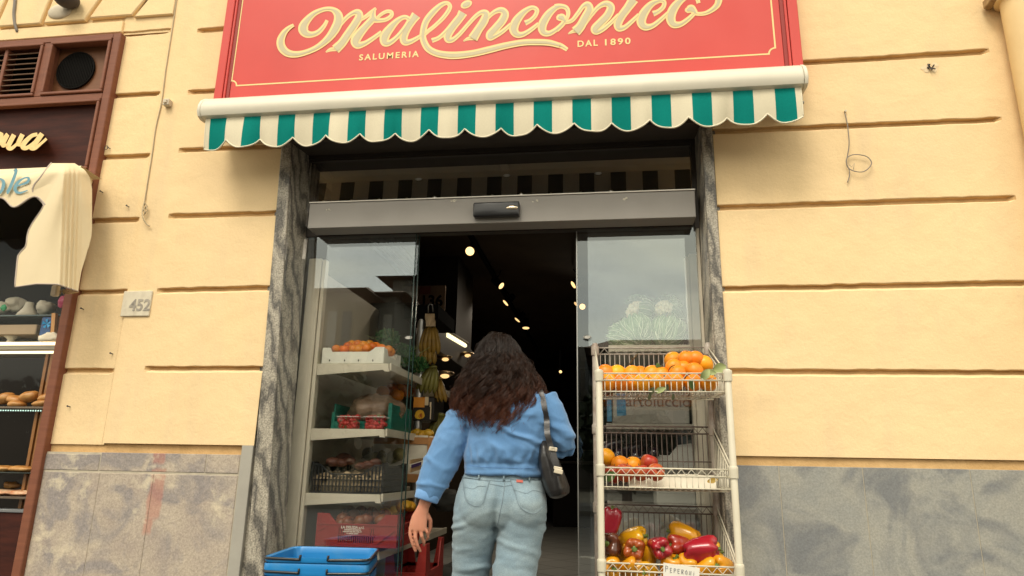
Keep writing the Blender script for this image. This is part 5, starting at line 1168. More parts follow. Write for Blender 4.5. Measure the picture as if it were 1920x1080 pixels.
# ================================================================== stacked blue shopping baskets
BLU=pm('blue_basket_plastic',(.012,.20,.50),rough=.36,spec=.5,c2=(.010,.175,.45),nscale=4,c3=(.10,.26,.42),n3=9,a3=.35,bump=.04,bscale=90); HND=MATS['black_plastic']
K=[Vector((-1.530,-.32,.020)),Vector((-1.045,-.305,.024)),Vector((-1.110,.02,.034)),Vector((-1.540,.02,.030))]
ctr=sum(K,Vector())/4
def rr(P,inset,dz,n=7,rad=.045):
    out=[]; c=sum(P,Vector())/4
    for i in range(4):
        p=P[i]+(c-P[i])*inset; a=P[i-1]+(c-P[i-1])*inset; b_=P[(i+1)%4]+(c-P[(i+1)%4])*inset
        d1=(a-p).normalized(); d2=(b_-p).normalized()
        for k in range(n):
            s=k/(n-1); A=p+d1*rad; B=p+d2*rad; out.append(A*(1-s)**2+p*2*s*(1-s)+B*s*s+Vector((0,0,dz)))
    return out
def basket(lab):
    t=thing('shopping_basket',lab,'shopping basket',(ctr.x,ctr.y,0),'nested blue shopping baskets'); q=MB()
    Ks=[k for k in K]; q.rings([rr(Ks,.19,-.255),rr(Ks,.035,-.022),rr(Ks,.0,-.020),rr(Ks,-.012,-.012),rr(Ks,-.010,.0),rr(Ks,.015,.0),rr(Ks,.045,-.006),rr(Ks,.06,-.03),rr(Ks,.21,-.247)],cap=True)
    q.build('basket_body',BLU,t,smooth=True,auto=38)
    q=MB(); q.rings([rr(Ks,-.008,-.058),rr(Ks,-.012,-.052),rr(Ks,-.010,-.030),rr(Ks,.0,-.026)],cap=False); q.build('rim_band',BLU,t,smooth=True,auto=38)
    for s in (0,1):
        P=rr(Ks,-.014,.003); m=len(P); 
        # front run and back run of the folded black handle on either side
        a=[0,0]
        seg=P[21:28]+P[0:7] if s==0 else P[7:21]
        f0=Ks[0]+(ctr-Ks[0])*-.014; f1=Ks[1]+(ctr-Ks[1])*-.014; b0=Ks[3]+(ctr-Ks[3])*-.014; b1=Ks[2]+(ctr-Ks[2])*-.014
        up=Vector((0,0,-.008))
        if s==0: path=[b0.lerp(b1,.40)+up]+[p+Vector((0,0,-.008)) for p in seg]+[f0.lerp(f1,.36)+up]
        else: path=[f1.lerp(f0,.38)+up]+[p+Vector((0,0,-.008)) for p in seg]+[b1.lerp(b0,.38)+up]
        q=MB(); q.tube(path,.0062,8); e=path[-1] if s==0 else path[0]; q.box((e.x-.004,e.y-.008,e.z-.004),(e.x+.004,e.y+.008,e.z+.020),.002); q.build('handle',HND,t,smooth=True,auto=50)
    return t
bk0=basket('topmost blue plastic shopping basket of the stack below the left window'); bk0.location.z=.622
for i,l in enumerate(['blue shopping basket nested second from the top of the stack','blue shopping basket nested third from the top of the stack','blue shopping basket nested fourth from the top of the stack','blue shopping basket nested fifth from the top of the stack','blue shopping basket nested sixth from the top of the stack','lowest blue shopping basket of the stack, standing on the pavement']):
    dup(bk0,(ctr.x,ctr.y,.622-.056*(i+1)),None,None,l)
# ================================================================== white wire rack in front of the right pane
rk=thing('wire_rack','white three tier wire rack of fruit standing in front of the right glass','rack',(.24,-.1,0))
RW_=pm('white_wire_coating',(.61,.565,.44),rough=.42,spec=.5,c2=(.55,.505,.39),nscale=9); RWG=pm('grey_wire_coating',(.44,.40,.34),rough=.45,c2=(.25,.19,.15),nscale=14,namt=.6); RWD=pm('brown_wire_coating',(.20,.155,.13),rough=.5,c2=(.10,.065,.05),nscale=16,namt=.6)  # back posts and wires greyer, lower back wires darker brown
YFr,YBk=-.25,.085
xlf,xrf=at(1123,700,YFr).x,at(1364,700,YFr).x; xlb,xrb=-.050,.512
def post(x,y,z1,r,mat):
    q=MB(); q.tube([(x,y,0),(x,y,z1-.006),(x,y,z1)],[r,r,r*.75],16)
    return q.build('post',mat,rk,smooth=True,auto=45)
tiers=[1.473,1.056,.662]; backs=[1.648,1.256,.885]
for x in (xlf,xrf):
    p=post(x,YFr,1.492,.0150,RW_)
    for z in tiers:
        q=MB(); q.lathe([(.0152,-.036),(.0195,-.035),(.0205,0),(.0205,.010),(.0185,.014),(.0152,.015)],(x,YFr,z),16); q.build('collar',RW_,p,smooth=True,auto=40)
for x in (xlb,xrb):
    p=post(x,YBk,1.672,.0150,RWG)
    for z in backs:
        q=MB(); q.lathe([(.0152,-.04),(.0200,-.038),(.0205,.004),(.0152,.012)],(x,YBk,z),16); q.build('collar',RWG,p,smooth=True,auto=40)
rackbottom=[t-.092 for t in tiers]
for ti,(zt_f,zt_b,zb_) in enumerate(zip(tiers,backs,rackbottom)):
    q=MB(); qb=MB(); xa,xb_=xlf+.014,xrf-.014; xc,xd=xlb+.014,xrb-.014; rr0=.0036; rw=.0021
    # front: two rails with a zigzag between
    for dz in (0,-.031): q.cyl((xa,YFr,zt_f+dz),(xb_,YFr,zt_f+dz),rr0,8)
    n=12; q.tube([(xa+.012+(xb_-xa-.024)*i/(2*n),YFr-.001,zt_f-(.003 if i%2 else .028)) for i in range(2*n+1)],.0022,6)
    m=21; yb0=YFr+.006
    xs=[xa+.012+(xb_-xa-.024)*i/m for i in range(m+1)]
    yb1=YBk-.012; zbb=zb_+.004
    for i,x in enumerate(xs):
        xb2=xc+.012+(xd-xc-.024)*i/m
        P=[(x,YFr+.002,zt_f-.031),(x,YFr+.004,zb_+.012),(x,YFr+.014,zb_),(xb2,yb1-.012,zbb),(xb2,yb1,zbb+.012),(xb2,YBk,zt_b-.035)]
        q.tube(P[:4],rw,5); qb.tube(P[3:],rw,5)
    # bottom and back rails
    q.cyl((xa,YFr+.003,zb_+.010),(xb_,YFr+.003,zb_+.010),rr0*.8,6); qb.cyl((xc,yb1,zbb+.006),(xd,yb1,zbb+.006),rr0*.8,6)
    for y in (-.14,-.03): t=(y-YFr)/(YBk-YFr); q.cyl((xa+(xc-xa)*t,y,zb_-.003),(xb_+(xd-xb_)*t,y,zb_-.003),.003,6)
    for dz in (0,-.033): qb.cyl((xc,YBk,zt_b+dz),(xd,YBk,zt_b+dz),rr0,8)
    qb.cyl((xc,YBk-.004,zt_b-.165),(xd,YBk-.004,zt_b-.165),.0026,6)
    qb.tube([(xc+.012+(xd-xc-.024)*i/(2*n),YBk-.001,zt_b-(.003 if i%2 else .030)) for i in range(2*n+1)],.0022,6)
    # sloping sides
    for xf,xk in ((xlf,xlb),(xrf,xrb)):
        for dz in (0,-.031): q.cyl((xf,YFr+.014,zt_f+dz),(xk,YBk-.012,zt_b+dz-.004),rr0,8)
        for i in range(12):
            t=(i+.5)/12; x=xf+(xk-xf)*t; y=YFr+(YBk-YFr)*t; zt2=zt_f+(zt_b-zt_f)*t-.031; s=-1 if xf>0.2 else 1
            q.tube([(x,y,zt2),(x+s*.006,y,zb_+.02),(x+s*.020,y,zb_)],rw,5)
        q.cyl((xf,YFr+.01,zb_+.010),(xk,YBk-.01,zb_+.012),.003,6)
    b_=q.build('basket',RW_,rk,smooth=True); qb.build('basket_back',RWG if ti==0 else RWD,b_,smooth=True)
# the fruit -----------------------------------------------------------------
BIGO=fruit_mat('big_orange_peel',(.84,.32,.010),(.80,.25,.006),bs=120)
om=make_orange(.043,BIGO,'orange'); 
def run(src,items,labfmt,cat,grp,first=True,sc_=None):
    xs=sorted(i[0] for i in items)
    for k,it in enumerate(items):
        n=xs.index(it[0]); xs[n]=None
        rot=it[3] if len(it)>3 else (random.uniform(-.9,.9),random.uniform(-.9,.9),random.uniform(0,6))
        place(src,first and k==0,at(*it[:3]),rot,(it[4] if len(it)>4 else random.uniform(.93,1.06)),labfmt%ORD[n],cat,grp)
run(om,[(1140,717,-.19),(1164,719,-.19),(1204,718,-.19),(1231,717,-.185),(1247,716,-.19),(1266,717,-.19),(1300,718,-.19),(1327,717,-.185),(1185,719,-.17)],'orange in the front bottom row of the top wire basket, %s from the left','orange','oranges in the top wire basket')
run(om,[(1136,700,-.09),(1157,701,-.08),(1185,701,-.09),(1222,702,-.09),(1201,703,-.06),(1240,704,-.10)],'orange in the low middle row just above the top rail, %s from the left','orange','oranges in the top wire basket',False)
run(om,[(1263,688,-.10),(1281,692,-.09),(1302,697,-.13),(1287,673,-.06),(1304,674,-.06),(1320,683,-.05),(1270,700,-.16),(1262,676,.02)],'orange heaped at the right of the top wire basket, %s from the left','orange','oranges in the top wire basket',False)
LEAF=pm('citrus_leaf',(.10,.17,.04),rough=.5,c2=(.05,.10,.025),nscale=12); LEAFP=pm('pale_citrus_leaf',(.33,.37,.16),rough=.6,c2=(.25,.30,.11),nscale=10); LEAFD=pm('dark_dry_leaf',(.06,.065,.025),rough=.6)
def leaf(px,py,Y,L_,W,ang,mat,lab,curl=.3,tiltx=.2):
    q=MB(); rows=[]
    for i in range(9):
        s=i/8; w_=W*math.sin(math.pi*min(1,s*.92+.06))**.8; z=L_*(s-.5); y=curl*L_*((s-.5)**2)
        rows.append([(-w_,y-.18*w_,z),(-w_*.5,y+.02*w_,z),(0,y+.10*w_,z),(w_*.5,y+.02*w_,z),(w_,y-.18*w_,z)])
    q.grid(rows); o=q.build('leaf',mat,None,smooth=True); o.location=at(px,py,Y); o.rotation_euler=(tiltx,R_(ang),random.uniform(-.4,.4)); tag(o,lab,'leaf'); return o
leaf(1234,688,-.12,.040,.013,-10,LEAF,'green leaf standing up near the middle of the oranges')
leaf(1263,691,-.165,.055,.015,65,LEAFD,'dark curled leaf lying on the oranges right of the middle')
leaf(1350,690,-.20,.062,.024,70,LEAFP,'large pale green leaf at the right end of the oranges')
leaf(1323,702,-.262,.060,.019,40,LEAFP,'pale leaf hanging over the front rail of the oranges',.8)
leaf(1332,698,-.255,.050,.015,100,LEAFP,'pale leaf crossing the front rail beside the hanging leaf',.8)
leaf(1297,721,-.235,.05,.014,-20,LEAF,'green leaf between the bars in the right part of the oranges')
leaf(1238,731,-.255,.055,.013,70,LEAFP,'pale leaf poking out under the top basket')
leaf(1222,733,-.25,.04,.012,30,LEAFD,'dark leaf under the left of the top basket')
leaf(1250,728,-.235,.04,.012,20,LEAFD,'dark leaf low between the bars of the top basket')
leaf(1218,744,-.24,.03,.008,10,LEAFD,'small dark leaf tip hanging below the oranges')
leaf(1262,744,-.24,.03,.008,0,LEAFD,'dark leaf tip hanging below the middle of the oranges')
leaf(1326,728,-.20,.05,.014,50,LEAF,'green leaf low at the right end of the top basket')
q=MB(); q.tube([at(1180,683,-.07),at(1187,674,-.05),at(1195,664,-.03)],.004,6); q.tube([at(1187,674,-.05),at(1184,672,-.07)],.003,5); tag(q.build('twig',pm('bark',(.10,.06,.025),rough=.9),None,smooth=True),'short brown twig standing among the oranges','twig')
q=MB(); q.tube([at(1196,740,-.1),at(1198,752,-.1),at(1201,757,-.1)],.0022,5); q.tube([at(1196,742,-.1),at(1189,750,-.1)],.0016,5); q.tube([at(1198,744,-.1),at(1206,750,-.1),at(1212,748,-.1)],.0016,5); tag(q.build('twig',MATS['bark'],None,smooth=True),'thin dark twig sticking down through the top basket','twig')
# apples in the middle basket
APR=pm('apple_red',(.36,.018,.014),rough=.32,spec=.5,c2=(.44,.12,.025),nscale=9,namt=.15,ndet=3,bump=.02,bscale=150,stretch=(3,3,.6),ovar=1); 
q=MB(); q.lathe([(.004,-.030),(.014,-.036),(.028,-.029),(.039,-.008),(.041,.010),(.034,.027),(.020,.035),(.010,.032),(.003,.023),(.001,.022)],(0,0,0),26); ap=q.build('apple',APR,None,smooth=True); CH.setdefault(ap.name,[])
q=MB(); q.tube([(0,0,.022),(.001,0,.036),(.004,0,.045)],.0016,5); q.build('stem',MATS['woody_stem'],ap)
run(ap,[(1172,887,-.19,(.2,.2,0)),(1202,887,-.19,(-.2,.1,2)),(1229,886,-.19,(1.25,.2,.3)),(1217,868,-.10,(.3,.2,1)),(1150,890,-.14,(.1,-.2,3))],'red apple in the middle wire basket, %s from the left','apple','apples in the middle wire basket')
run(om,[(1137,857,-.04),(1163,872,-.07),(1187,873,-.06)],'orange at the back of the middle wire basket, %s from the left','orange','oranges in the middle wire basket',False)
leaf(1143,893,-.215,.065,.022,60,LEAF,'green leaf between the bars at the left of the apples')
leaf(1336,901,-.10,.05,.012,75,pm('yellow_leaf',(.36,.24,.05),rough=.6),'dry yellow leaf on the paper in the middle basket')
q=MB(); zb=rackbottom[1]; q.grid([[(.10+.40*i/10,-.20+.24*j/6,zb+.008+.006*fbm((i*.5,j*.7,5),1,2)+(.03*max(0,j-4))) for i in range(11)] for j in range(7)]); tag(q.build('lining_paper',PAPER,None,smooth=True),'white paper lining the empty right half of the middle basket','paper')
# peppers in the lowest basket
def make_pepper(name,mat,L_=.056,R=.043,lob=4,seed=1):
    prof=[(.001,-L_),(R*.25,-L_*1.02),(R*.55,-L_*1.0),(R*.80,-L_*.85),(R*.92,-L_*.5),(R*1.0,0),(R*1.06,L_*.5),(R*.98,L_*.82),(R*.75,L_*.98),(R*.45,L_*.96),(R*.2,L_*.80),(.001,L_*.74)]
    q=MB(); q.lathe(prof,(0,0,0),40,mod=lambda a,z:1+.085*math.cos(lob*a+seed)+.04*math.cos(2*a+seed*2+z*9)+.03*math.cos(a*3+z*20)); 
    for v in q.bm.verts: v.co.x+=.010*math.sin(v.co.z*22+seed); v.co.z+=.006*math.cos(lob*math.atan2(v.co.y,v.co.x)+seed)*(abs(v.co.z)/L_)
    o=q.build(name,mat,None,smooth=True); CH.setdefault(o.name,[])
    q=MB(); q.lathe([(.001,L_*.76),(.012,L_*.78),(.013,L_*.83),(.008,L_*.90),(.0065,L_*1.08),(.0075,L_*1.20),(.001,L_*1.21)],(.004,0,0),10); q.build('stem',pm('pepper_stem',(.13,.19,.035),rough=.5,c2=(.08,.12,.025),nscale=20),o,smooth=True,auto=40); return o
def pmat(n,a,b_,**k): return pm(n,a,rough=.22,spec=.5,c2=b_,nscale=8,namt=.5,coat=.35,ndet=4,bump=.03,bscale=60,ovar=.5,**k)
PRD=pmat('red_pepper_skin',(.34,.014,.010),(.27,.010,.010)); POR=pmat('ripening_pepper_skin',(.42,.085,.008),(.22,.03,.008)); PYL=pmat('yellow_pepper_skin',(.66,.33,.008),(.58,.24,.006)); PDK=pmat('dark_pepper_skin',(.035,.018,.010),(.14,.03,.01))
pr=make_pepper('pepper',PRD,seed=1); po=make_pepper('pepper',POR,.05,.041,4,2); py=make_pepper('pepper',PYL,.055,.043,3,3); pd_=make_pepper('pepper',PDK,.055,.046,4,.5)
def pep(src,first,px,py_,Y,rot,s,lab): place(src,first,at(px,py_,Y),rot,s,lab,'pepper','peppers in the lowest wire basket')
pep(pr,True,1315,1032,-.17,(1.45,0,1.40),1.22,'big glossy dark red pepper lying on its side at the right of the heap')
pep(pr,False,1144,978,-.09,(.1,.15,1),1.05,'tall red pepper standing at the left back of the heap')
pep(pr,False,1233,1026,-.17,(1.62,.1,.25),.98,'bright red pepper with its green stem facing out in the middle')
pep(pr,False,1274,1024,-.09,(1.5,0,-1.2),1.0,'orange red pepper lying behind the big dark red one')
pep(po,True,1186,1027,-.17,(1.55,.5,.05),1.08,'orange pepper ripening to red with its stem facing out')
pep(pd_,True,1146,1019,-.15,(1.4,.6,-.6),1.06,'nearly black pepper at the left of the heap')
pep(py,True,1187,1008,-.06,(1.4,0,1.2),1.05,'yellow pepper lying behind the ripening orange one')
pep(py,False,1283,1003,-.03,(1.35,.2,-1.9),1.2,'large yellow pepper at the back right of the heap')
for x,y,Y,r,l in [(1146,1060,-.19,(1.75,0,.2),'yellow pepper behind the bars at the left end of the bottom row'),(1181,1064,-.19,(1.2,.4,.8),'yellow pepper second from the left behind the bottom bars'),(1212,1072,-.19,(1.5,.2,-.3),'yellow pepper third from the left behind the bottom bars'),(1256,1064,-.16,(.3,.5,0),'yellow pepper just left of the middle above the card'),(1284,1064,-.15,(.2,-.4,2),'yellow pepper peeping out above the card'),(1352,1062,-.18,(1.4,0,-.5),'yellow pepper at the right end of the bottom row'),(1322,1070,-.19,(1.0,.8,1),'yellow pepper right of the card behind the bars'),(1330,1040,-.05,(1,1,1),'yellow pepper hidden behind the big red one'),(1170,1045,-.06,(.6,.3,1),'yellow pepper deep in the left of the heap'),(1215,1048,-.06,(.2,.3,2),'yellow pepper deep in the middle of the heap')]:
    pep(py,False,x,y,Y,r,.98,l)
# price card
CARD=pm('white_card',(.78,.75,.66),rough=.6); t=thing('price_card','handwritten white price card clipped to the front rail of the peppers','price card',tuple(at(1279,1070,-.266)))
a,b_,c,d=at(1244,1055,-.272),at(1312,1065,-.272),at(1310,1105,-.264),at(1243,1097,-.264)
q=MB(); q.prism([tuple(a),tuple(b_),tuple(c),tuple(d)],(0,.0012,0)); q.build('card',CARD,t)
INK=pm('blue_black_ink',(.05,.055,.10),rough=.7)
G={'P':[[(0,0),(0,1)],[(0,1),(.5,.95),(.5,.55),(0,.5)]],'E':[[(.5,1),(0,1),(0,0),(.5,0)],[(0,.5),(.4,.52)]],'R':[[(0,0),(0,1)],[(0,1),(.5,.95),(.45,.55),(0,.5)],[(.1,.5),(.5,0)]],'O':[[(.25,1),(0,.6),(.15,.05),(.45,.1),(.5,.6),(.25,1)]],'N':[[(0,0),(.05,1),(.45,0),(.5,1)]],'I':[[(.2,0),(.22,.75)],[(.22,.95),(.23,1.02)]],'4':[[(.4,0),(.4,1),(0,.35),(.55,.35)]],'2':[[(0,.8),(.2,1),(.45,.8),(0,0),(.5,.02)],[(.7,0),(.68,.1)]],'/':[[(0,0),(.3,1)]]}
q=MB()
def hand(s,u0,v0,h,w_,k):
    u=u0
    for i,ch in enumerate(s):
        for stk in G[ch]:
            P=[]
            for (x,y) in stk:
                uu=u+x*w_*.9*(1.25 if i==0 else 1); vv=v0+y*h*(1.35 if i==0 else 1)
                p=a+(b_-a)*uu+(d-a)*(1-vv); P.append(p+Vector((0,-.0008-(p.z-a.z)*0,0)))
            q.tube(P,k,5)
        u+=w_*(.62 if ch=='I' else 1)*(1.25 if i==0 else 1)
hand('PEPERONI',.06,.62,.19,.105,.00085); hand('I42',.45,.22,.2,.12,.0008)
q.build('handwriting',INK,t)
# ================================================================== shelf behind the right pane
sh2=thing('shelf_unit','ivory metal shelf unit behind the right glass with cauliflowers on its top shelf','shelf unit',(.3,.5,.12))
q=MB(); q.box((.470,.50,.12),(.492,.54,2.255),.003); q.box((.494,.505,.12),(.560,.56,2.275),.004); q.build('upright',SHW,sh2)
zc=at(1215,648,.42).z
q=MB(); q.box((.02,.42,zc-.034),(.468,.428,zc+.004),.002); q.box((.02,.4285,zc-.026),(.468,1.0,zc),.002); q.build('shelf',SHW,sh2)
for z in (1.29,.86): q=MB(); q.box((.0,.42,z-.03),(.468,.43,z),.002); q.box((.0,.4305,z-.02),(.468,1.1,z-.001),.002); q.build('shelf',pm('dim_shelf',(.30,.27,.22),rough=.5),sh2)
q=MB(); q.box((.00,1.12,.12),(.468,1.13,1.9)); q.build('back_panel',DARKWOOD,sh2)
CLF=pm('cauliflower_leaf',(.17,.30,.11),rough=.6,c2=(.075,.16,.05),nscale=9,ndet=4,c3=(.30,.42,.20),n3=14,a3=.6,bump=.15,bscale=30); CUR=pm('cauliflower_curd',(.90,.83,.60),rough=.8,c2=(.70,.62,.40),nscale=30,bump=.6,bscale=60,sss=.05)
def cauli(px,py_,Y,R,face,lab,seed,nl=9):
    c=at(px,py_,Y); rnd=random.Random(seed); t=thing('cauliflower',lab,'cauliflower',tuple(c),'cauliflowers on the right shelf'); f=Vector(face).normalized()
    q=MB()
    for i in range(90):
        v=Vector((rnd.gauss(0,1),rnd.gauss(0,1),rnd.gauss(0,1))).normalized()
        if v.dot(f)<-.1: continue
        q.ball(c+v*R*.66,R*rnd.uniform(.12,.19),8,6)
    q.ball(c,R*.68,16,12); q.build('curd',CUR,t,smooth=True)
    u=f.orthogonal().normalized(); w_=f.cross(u)
    for i in range(nl):
        a=2*math.pi*i/nl+rnd.uniform(-.2,.2); d=(u*math.cos(a)+w_*math.sin(a)); e=f.cross(d); q=MB(); rows=[]; reach=rnd.uniform(.62,1.0)
        for k in range(11):
            s=k/10; th=math.pi*(.98-s*reach*.80); hw=R*(.30+.55*math.sin(math.pi*min(1,s*.85+.05)))
            row=[]
            for j in range(9):
                x=(j/4-1); r2=R*(1.03+.10*s+.02*(i%3)+.10*math.sin(j*2.1+k*.5+i)*(.3+.7*s))-R*.10*(1-abs(x))*.6
                p=f*math.cos(th)*r2+d*math.sin(th)*r2+e*hw*x*(1-.1*s)
                p=p.normalized()*(r2*(1+.04*abs(x)))
                row.append(c+p+e*0)
            rows.append(row)
        q.grid(rows); lf_=q.build('leaf',CLF,t,smooth=True); q=MB()
        for j,rad in ((4,.0042),(2,.0022),(6,.0022),(1,.0014),(7,.0014)): q.tube([rows[k][j if k>2 else int(4+(j-4)*k/3)]+(rows[k][j]-c).normalized()*.0012 for k in range(11)],[rad*(1-.06*k) for k in range(11)],5)
        q.build('leaf_rib',pm('pale_leaf_rib',(.66,.72,.50),rough=.6),lf_,smooth=True)
    return t
cauli(1196,587,.56,.088,(-.75,-.55,.05),'upper left cauliflower with its pale curd showing on the left',1)
cauli(1247,585,.56,.088,(-.35,-.8,.15),'upper right cauliflower, pale curd facing the street under a curled leaf',2)
cauli(1192,624,.50,.096,(-.2,.6,.7),'lower left cauliflower wrapped in green leaves',3,11)
cauli(1250,624,.50,.092,(.3,.5,.75),'lower right cauliflower wrapped in green leaves',4,11)
cauli(1160,628,.52,.06,(-.6,.6,.3),'small cauliflower half hidden at the left end of the shelf',5,8)
# cartons lower down behind the rack
t=thing('carton','greyish fruit carton lettered in brown behind the top of the wire rack','carton',(.25,.45,1.29)); a=at(1150,795,.45); c=at(1291,748,.45)
LCARD=pm('printed_carton',(.27,.25,.21),rough=.7,c2=(.22,.20,.17),nscale=3)
q=MB(); q.box((a.x,.45,1.292),(c.x,.80,c.z+.03),.003); q.build('carton_body',LCARD,t)
BRP=pm('brown_print',(.10,.05,.035),rough=.7); p=at(1163,761,.449); e=at(1289,759,.449)
o=text_obj('carton_print','Bartoluccio',.085,BRP,t,(p.x-.02,.449,p.z-.002),extr=.0005)
xs=[v.co.x for v in o.data.vertices]; k=(e.x-p.x+.03)/(max(xs)-min(xs)); m0=min(xs)
for v in o.data.vertices: v.co.x=m0+(v.co.x-m0)*k
q=MB(); a=at(1157,790,.447); q.box((a.x,.4475,a.z),(a.x+.05,.4495,at(1157,748,.447).z+.03)); a=at(1142,790,.447); q.box((a.x-.01,.447,a.z),(a.x+.015,.4495,at(1157,748,.447).z)); q.build('blue_print',pm('blue_print',(.03,.13,.22),rough=.6),t)
q=MB(); a=at(1210,790,.44); q.hexa([(.03,.440,1.294),(.30,.440,1.294),(.30,.444,1.294),(.03,.444,1.294),(.05,.430,1.330),(.26,.430,1.345),(.26,.434,1.345),(.05,.434,1.330)]); q.build('flap',LCARD,t)
EGG=pm('aubergine_skin',(.018,.008,.016),rough=.2,coat=.4)
for i,(x,y) in enumerate([(1150,835),(1178,842),(1205,836),(1168,850),(1195,855),(1222,850),(1150,858)]):
    q=MB(); q.lathe([(.001,-.08),(.02,-.077),(.034,-.05),(.036,-.02),(.026,.03),(.018,.06),(.010,.07),(.001,.072)],(0,0,0),16); o=q.build('aubergine',EGG,None,smooth=True); o.location=at(x,y,.52+.02*(i%3)); o.rotation_euler=(1.2,.3*i,1.2+.35*i); tag(o,'dark aubergine on the dim shelf behind the middle basket, %s from the left'%ORD[[0,3,5,2,4,6,1][i]],'aubergine','aubergines behind the rack')
WCARD=pm('grey_white_card',(.42,.41,.36),rough=.7,c2=(.36,.35,.31),nscale=5)
t=thing('carton','pale carton with slanting flaps beside the aubergines behind the rack','carton',(.4,.5,.86)); a=at(1230,880,.50); c=at(1300,845,.50)
q=MB(); q.box((a.x,.50,.862),(c.x,.80,a.z+.075),.003); q.hexa([(a.x+.01,.47,a.z+.0),(c.x,.47,a.z+.0),(c.x,.475,a.z),(a.x+.01,.475,a.z),(a.x+.12,.485,a.z+.13),(c.x-.01,.485,a.z+.14),(c.x-.01,.49,a.z+.14),(a.x+.12,.49,a.z+.13)]); q.build('carton_body',WCARD,t)
t=thing('carton','low pale carton on the floor holding crumpled white paper behind the peppers','carton',(.25,.5,.12)); 
q=MB(); q.box((.0,.42,.13),(.45,.43,.84),.002); q.box((.0,.431,.13),(.008,.9,.84),.001); q.box((.442,.431,.13),(.45,.9,.84),.001); q.box((.009,.431,.62),(.441,.9,.625)); q.build('carton_body',WCARD,t)
for i,(x,y,r) in enumerate([(1180,985,.05),(1210,992,.055),(1238,988,.05),(1262,980,.05),(1290,985,.055),(1165,1000,.05)]):
    o=lump2(70+i,r,r*.8,r*.8,.35,2.4).build('crumpled_paper',PAPER if i%2 else WCARD,None,smooth=True); o.location=at(x,y,.46+.02*(i%2)); tag(o,'crumpled paper wrapper behind the peppers, %s from the left'%ORD[[1,2,3,4,5,0][i]],'paper','crumpled papers behind the peppers')
# ================================================================== the woman walking in
YP=-.28
who=thing('person','woman with long dark curly hair, blue shirt and pale jeans, seen from behind','person',(at(935,900,YP).x,YP,0))
SKIN=pm('skin',(.52,.235,.15),rough=.5,spec=.4,c2=(.47,.195,.12),nscale=14,sss=.15,bump=.05,bscale=120)
SHIRT=pm('blue_cotton',(.115,.245,.45),rough=.85,spec=.2,c2=(.085,.20,.395),nscale=5,sheen=.25,bump=.12,bscale=420,c3=(.15,.29,.51),n3=5,a3=.4,grain=.10,gsc=300)
DENIM=pm('pale_washed_denim',(.315,.388,.41),rough=.85,spec=.2,c2=(.20,.285,.345),nscale=3.6,ndet=9,namt=.75,sheen=.15,bump=.25,bscale=520,c3=(.39,.45,.44),n3=4,grain=.22,gsc=260,a3=.4)
THREAD=pm('denim_seam',(.20,.255,.285),rough=.9,c2=(.15,.20,.24),nscale=60)
def el(c,rx,ry,ax=(0,0,1),n=26,twist=0,p=1.0):
    """elliptical ring square to axis ax (rx along world X as far as possible)"""
    a=Vector(ax).normalized(); u=(Vector((1,0,0))-a*a.x).normalized(); v=a.cross(u); c=Vector(c)
    out=[]
    for k in range(n):
        t=2*math.pi*k/n; cx,sy=math.cos(t),math.sin(t)
        out.append(c+u*rx*math.copysign(abs(cx)**p,cx)+v*ry*math.copysign(abs(sy)**p,sy))
    return out
def hring(y,x0,x1,Y,ry,n=26,p=.9):
    a,b=at(x0,y,Y),at(x1,y,Y); return el((a+b)/2,(b-a).length/2,ry,(0,0,1),n,0,p)
def limb(q,pts,n=18):
    rs=[]
    for i,(p,r) in enumerate(pts):
        a=Vector(pts[max(i-1,0)][0]); b=Vector(pts[min(i+1,len(pts)-1)][0]); r=r if hasattr(r,'__len__') else (r,r)
        rs.append(el(p,r[0],r[1],(b-a),n))
    q.rings(rs)
# ---- jeans
q=MB()
q.rings([hring(878,874,1015,YP,.100),hring(892,870,1018,YP,.106),hring(910,862,1021,YP-.006,.118),hring(932,855,1025,YP-.010,.128),hring(958,851,1026,YP-.006,.128),hring(982,851,1023,YP+.004,.112),hring(992,856,1018,YP+.012,.085)])
bl,br=at(898,950,YP-.058),at(985,952,YP-.058)
for c,rx in ((bl,.092),(br,.092)): q.ball(c,(rx,.088,.105),20,14)
def leg(rows): q.rings([hring(*r) for r in rows])
KX=YP
leg([(955,853,938,YP-.004,.118),(985,850,936,YP+.004,.118),(1010,849,930,YP+.016,.106),(1040,849,924,YP+.032,.098),(1080,848,917,YP+.052,.090),(1130,845,911,YP+.075,.084),(1190,842,905,YP+.085,.080),(1260,838,903,YP+.075,.082),(1330,832,906,YP+.060,.088),(1395,828,908,YP+.055,.092)])
leg([(955,936,1025,YP-.006,.118),(985,936,1023,YP-.004,.116),(1010,933,1019,YP-.004,.106),(1040,929,1013,YP-.010,.100),(1080,924,1006,YP-.018,.094),(1130,921,998,YP-.03,.088),(1190,920,994,YP-.055,.084),(1260,920,993,YP-.09,.086),(1330,918,996,YP-.12,.09),(1385,916,998,YP-.13,.092)])
jeans=q.build('jeans',DENIM,who,smooth=True)
base=worigin(who)
cl=at(932,990,YP)
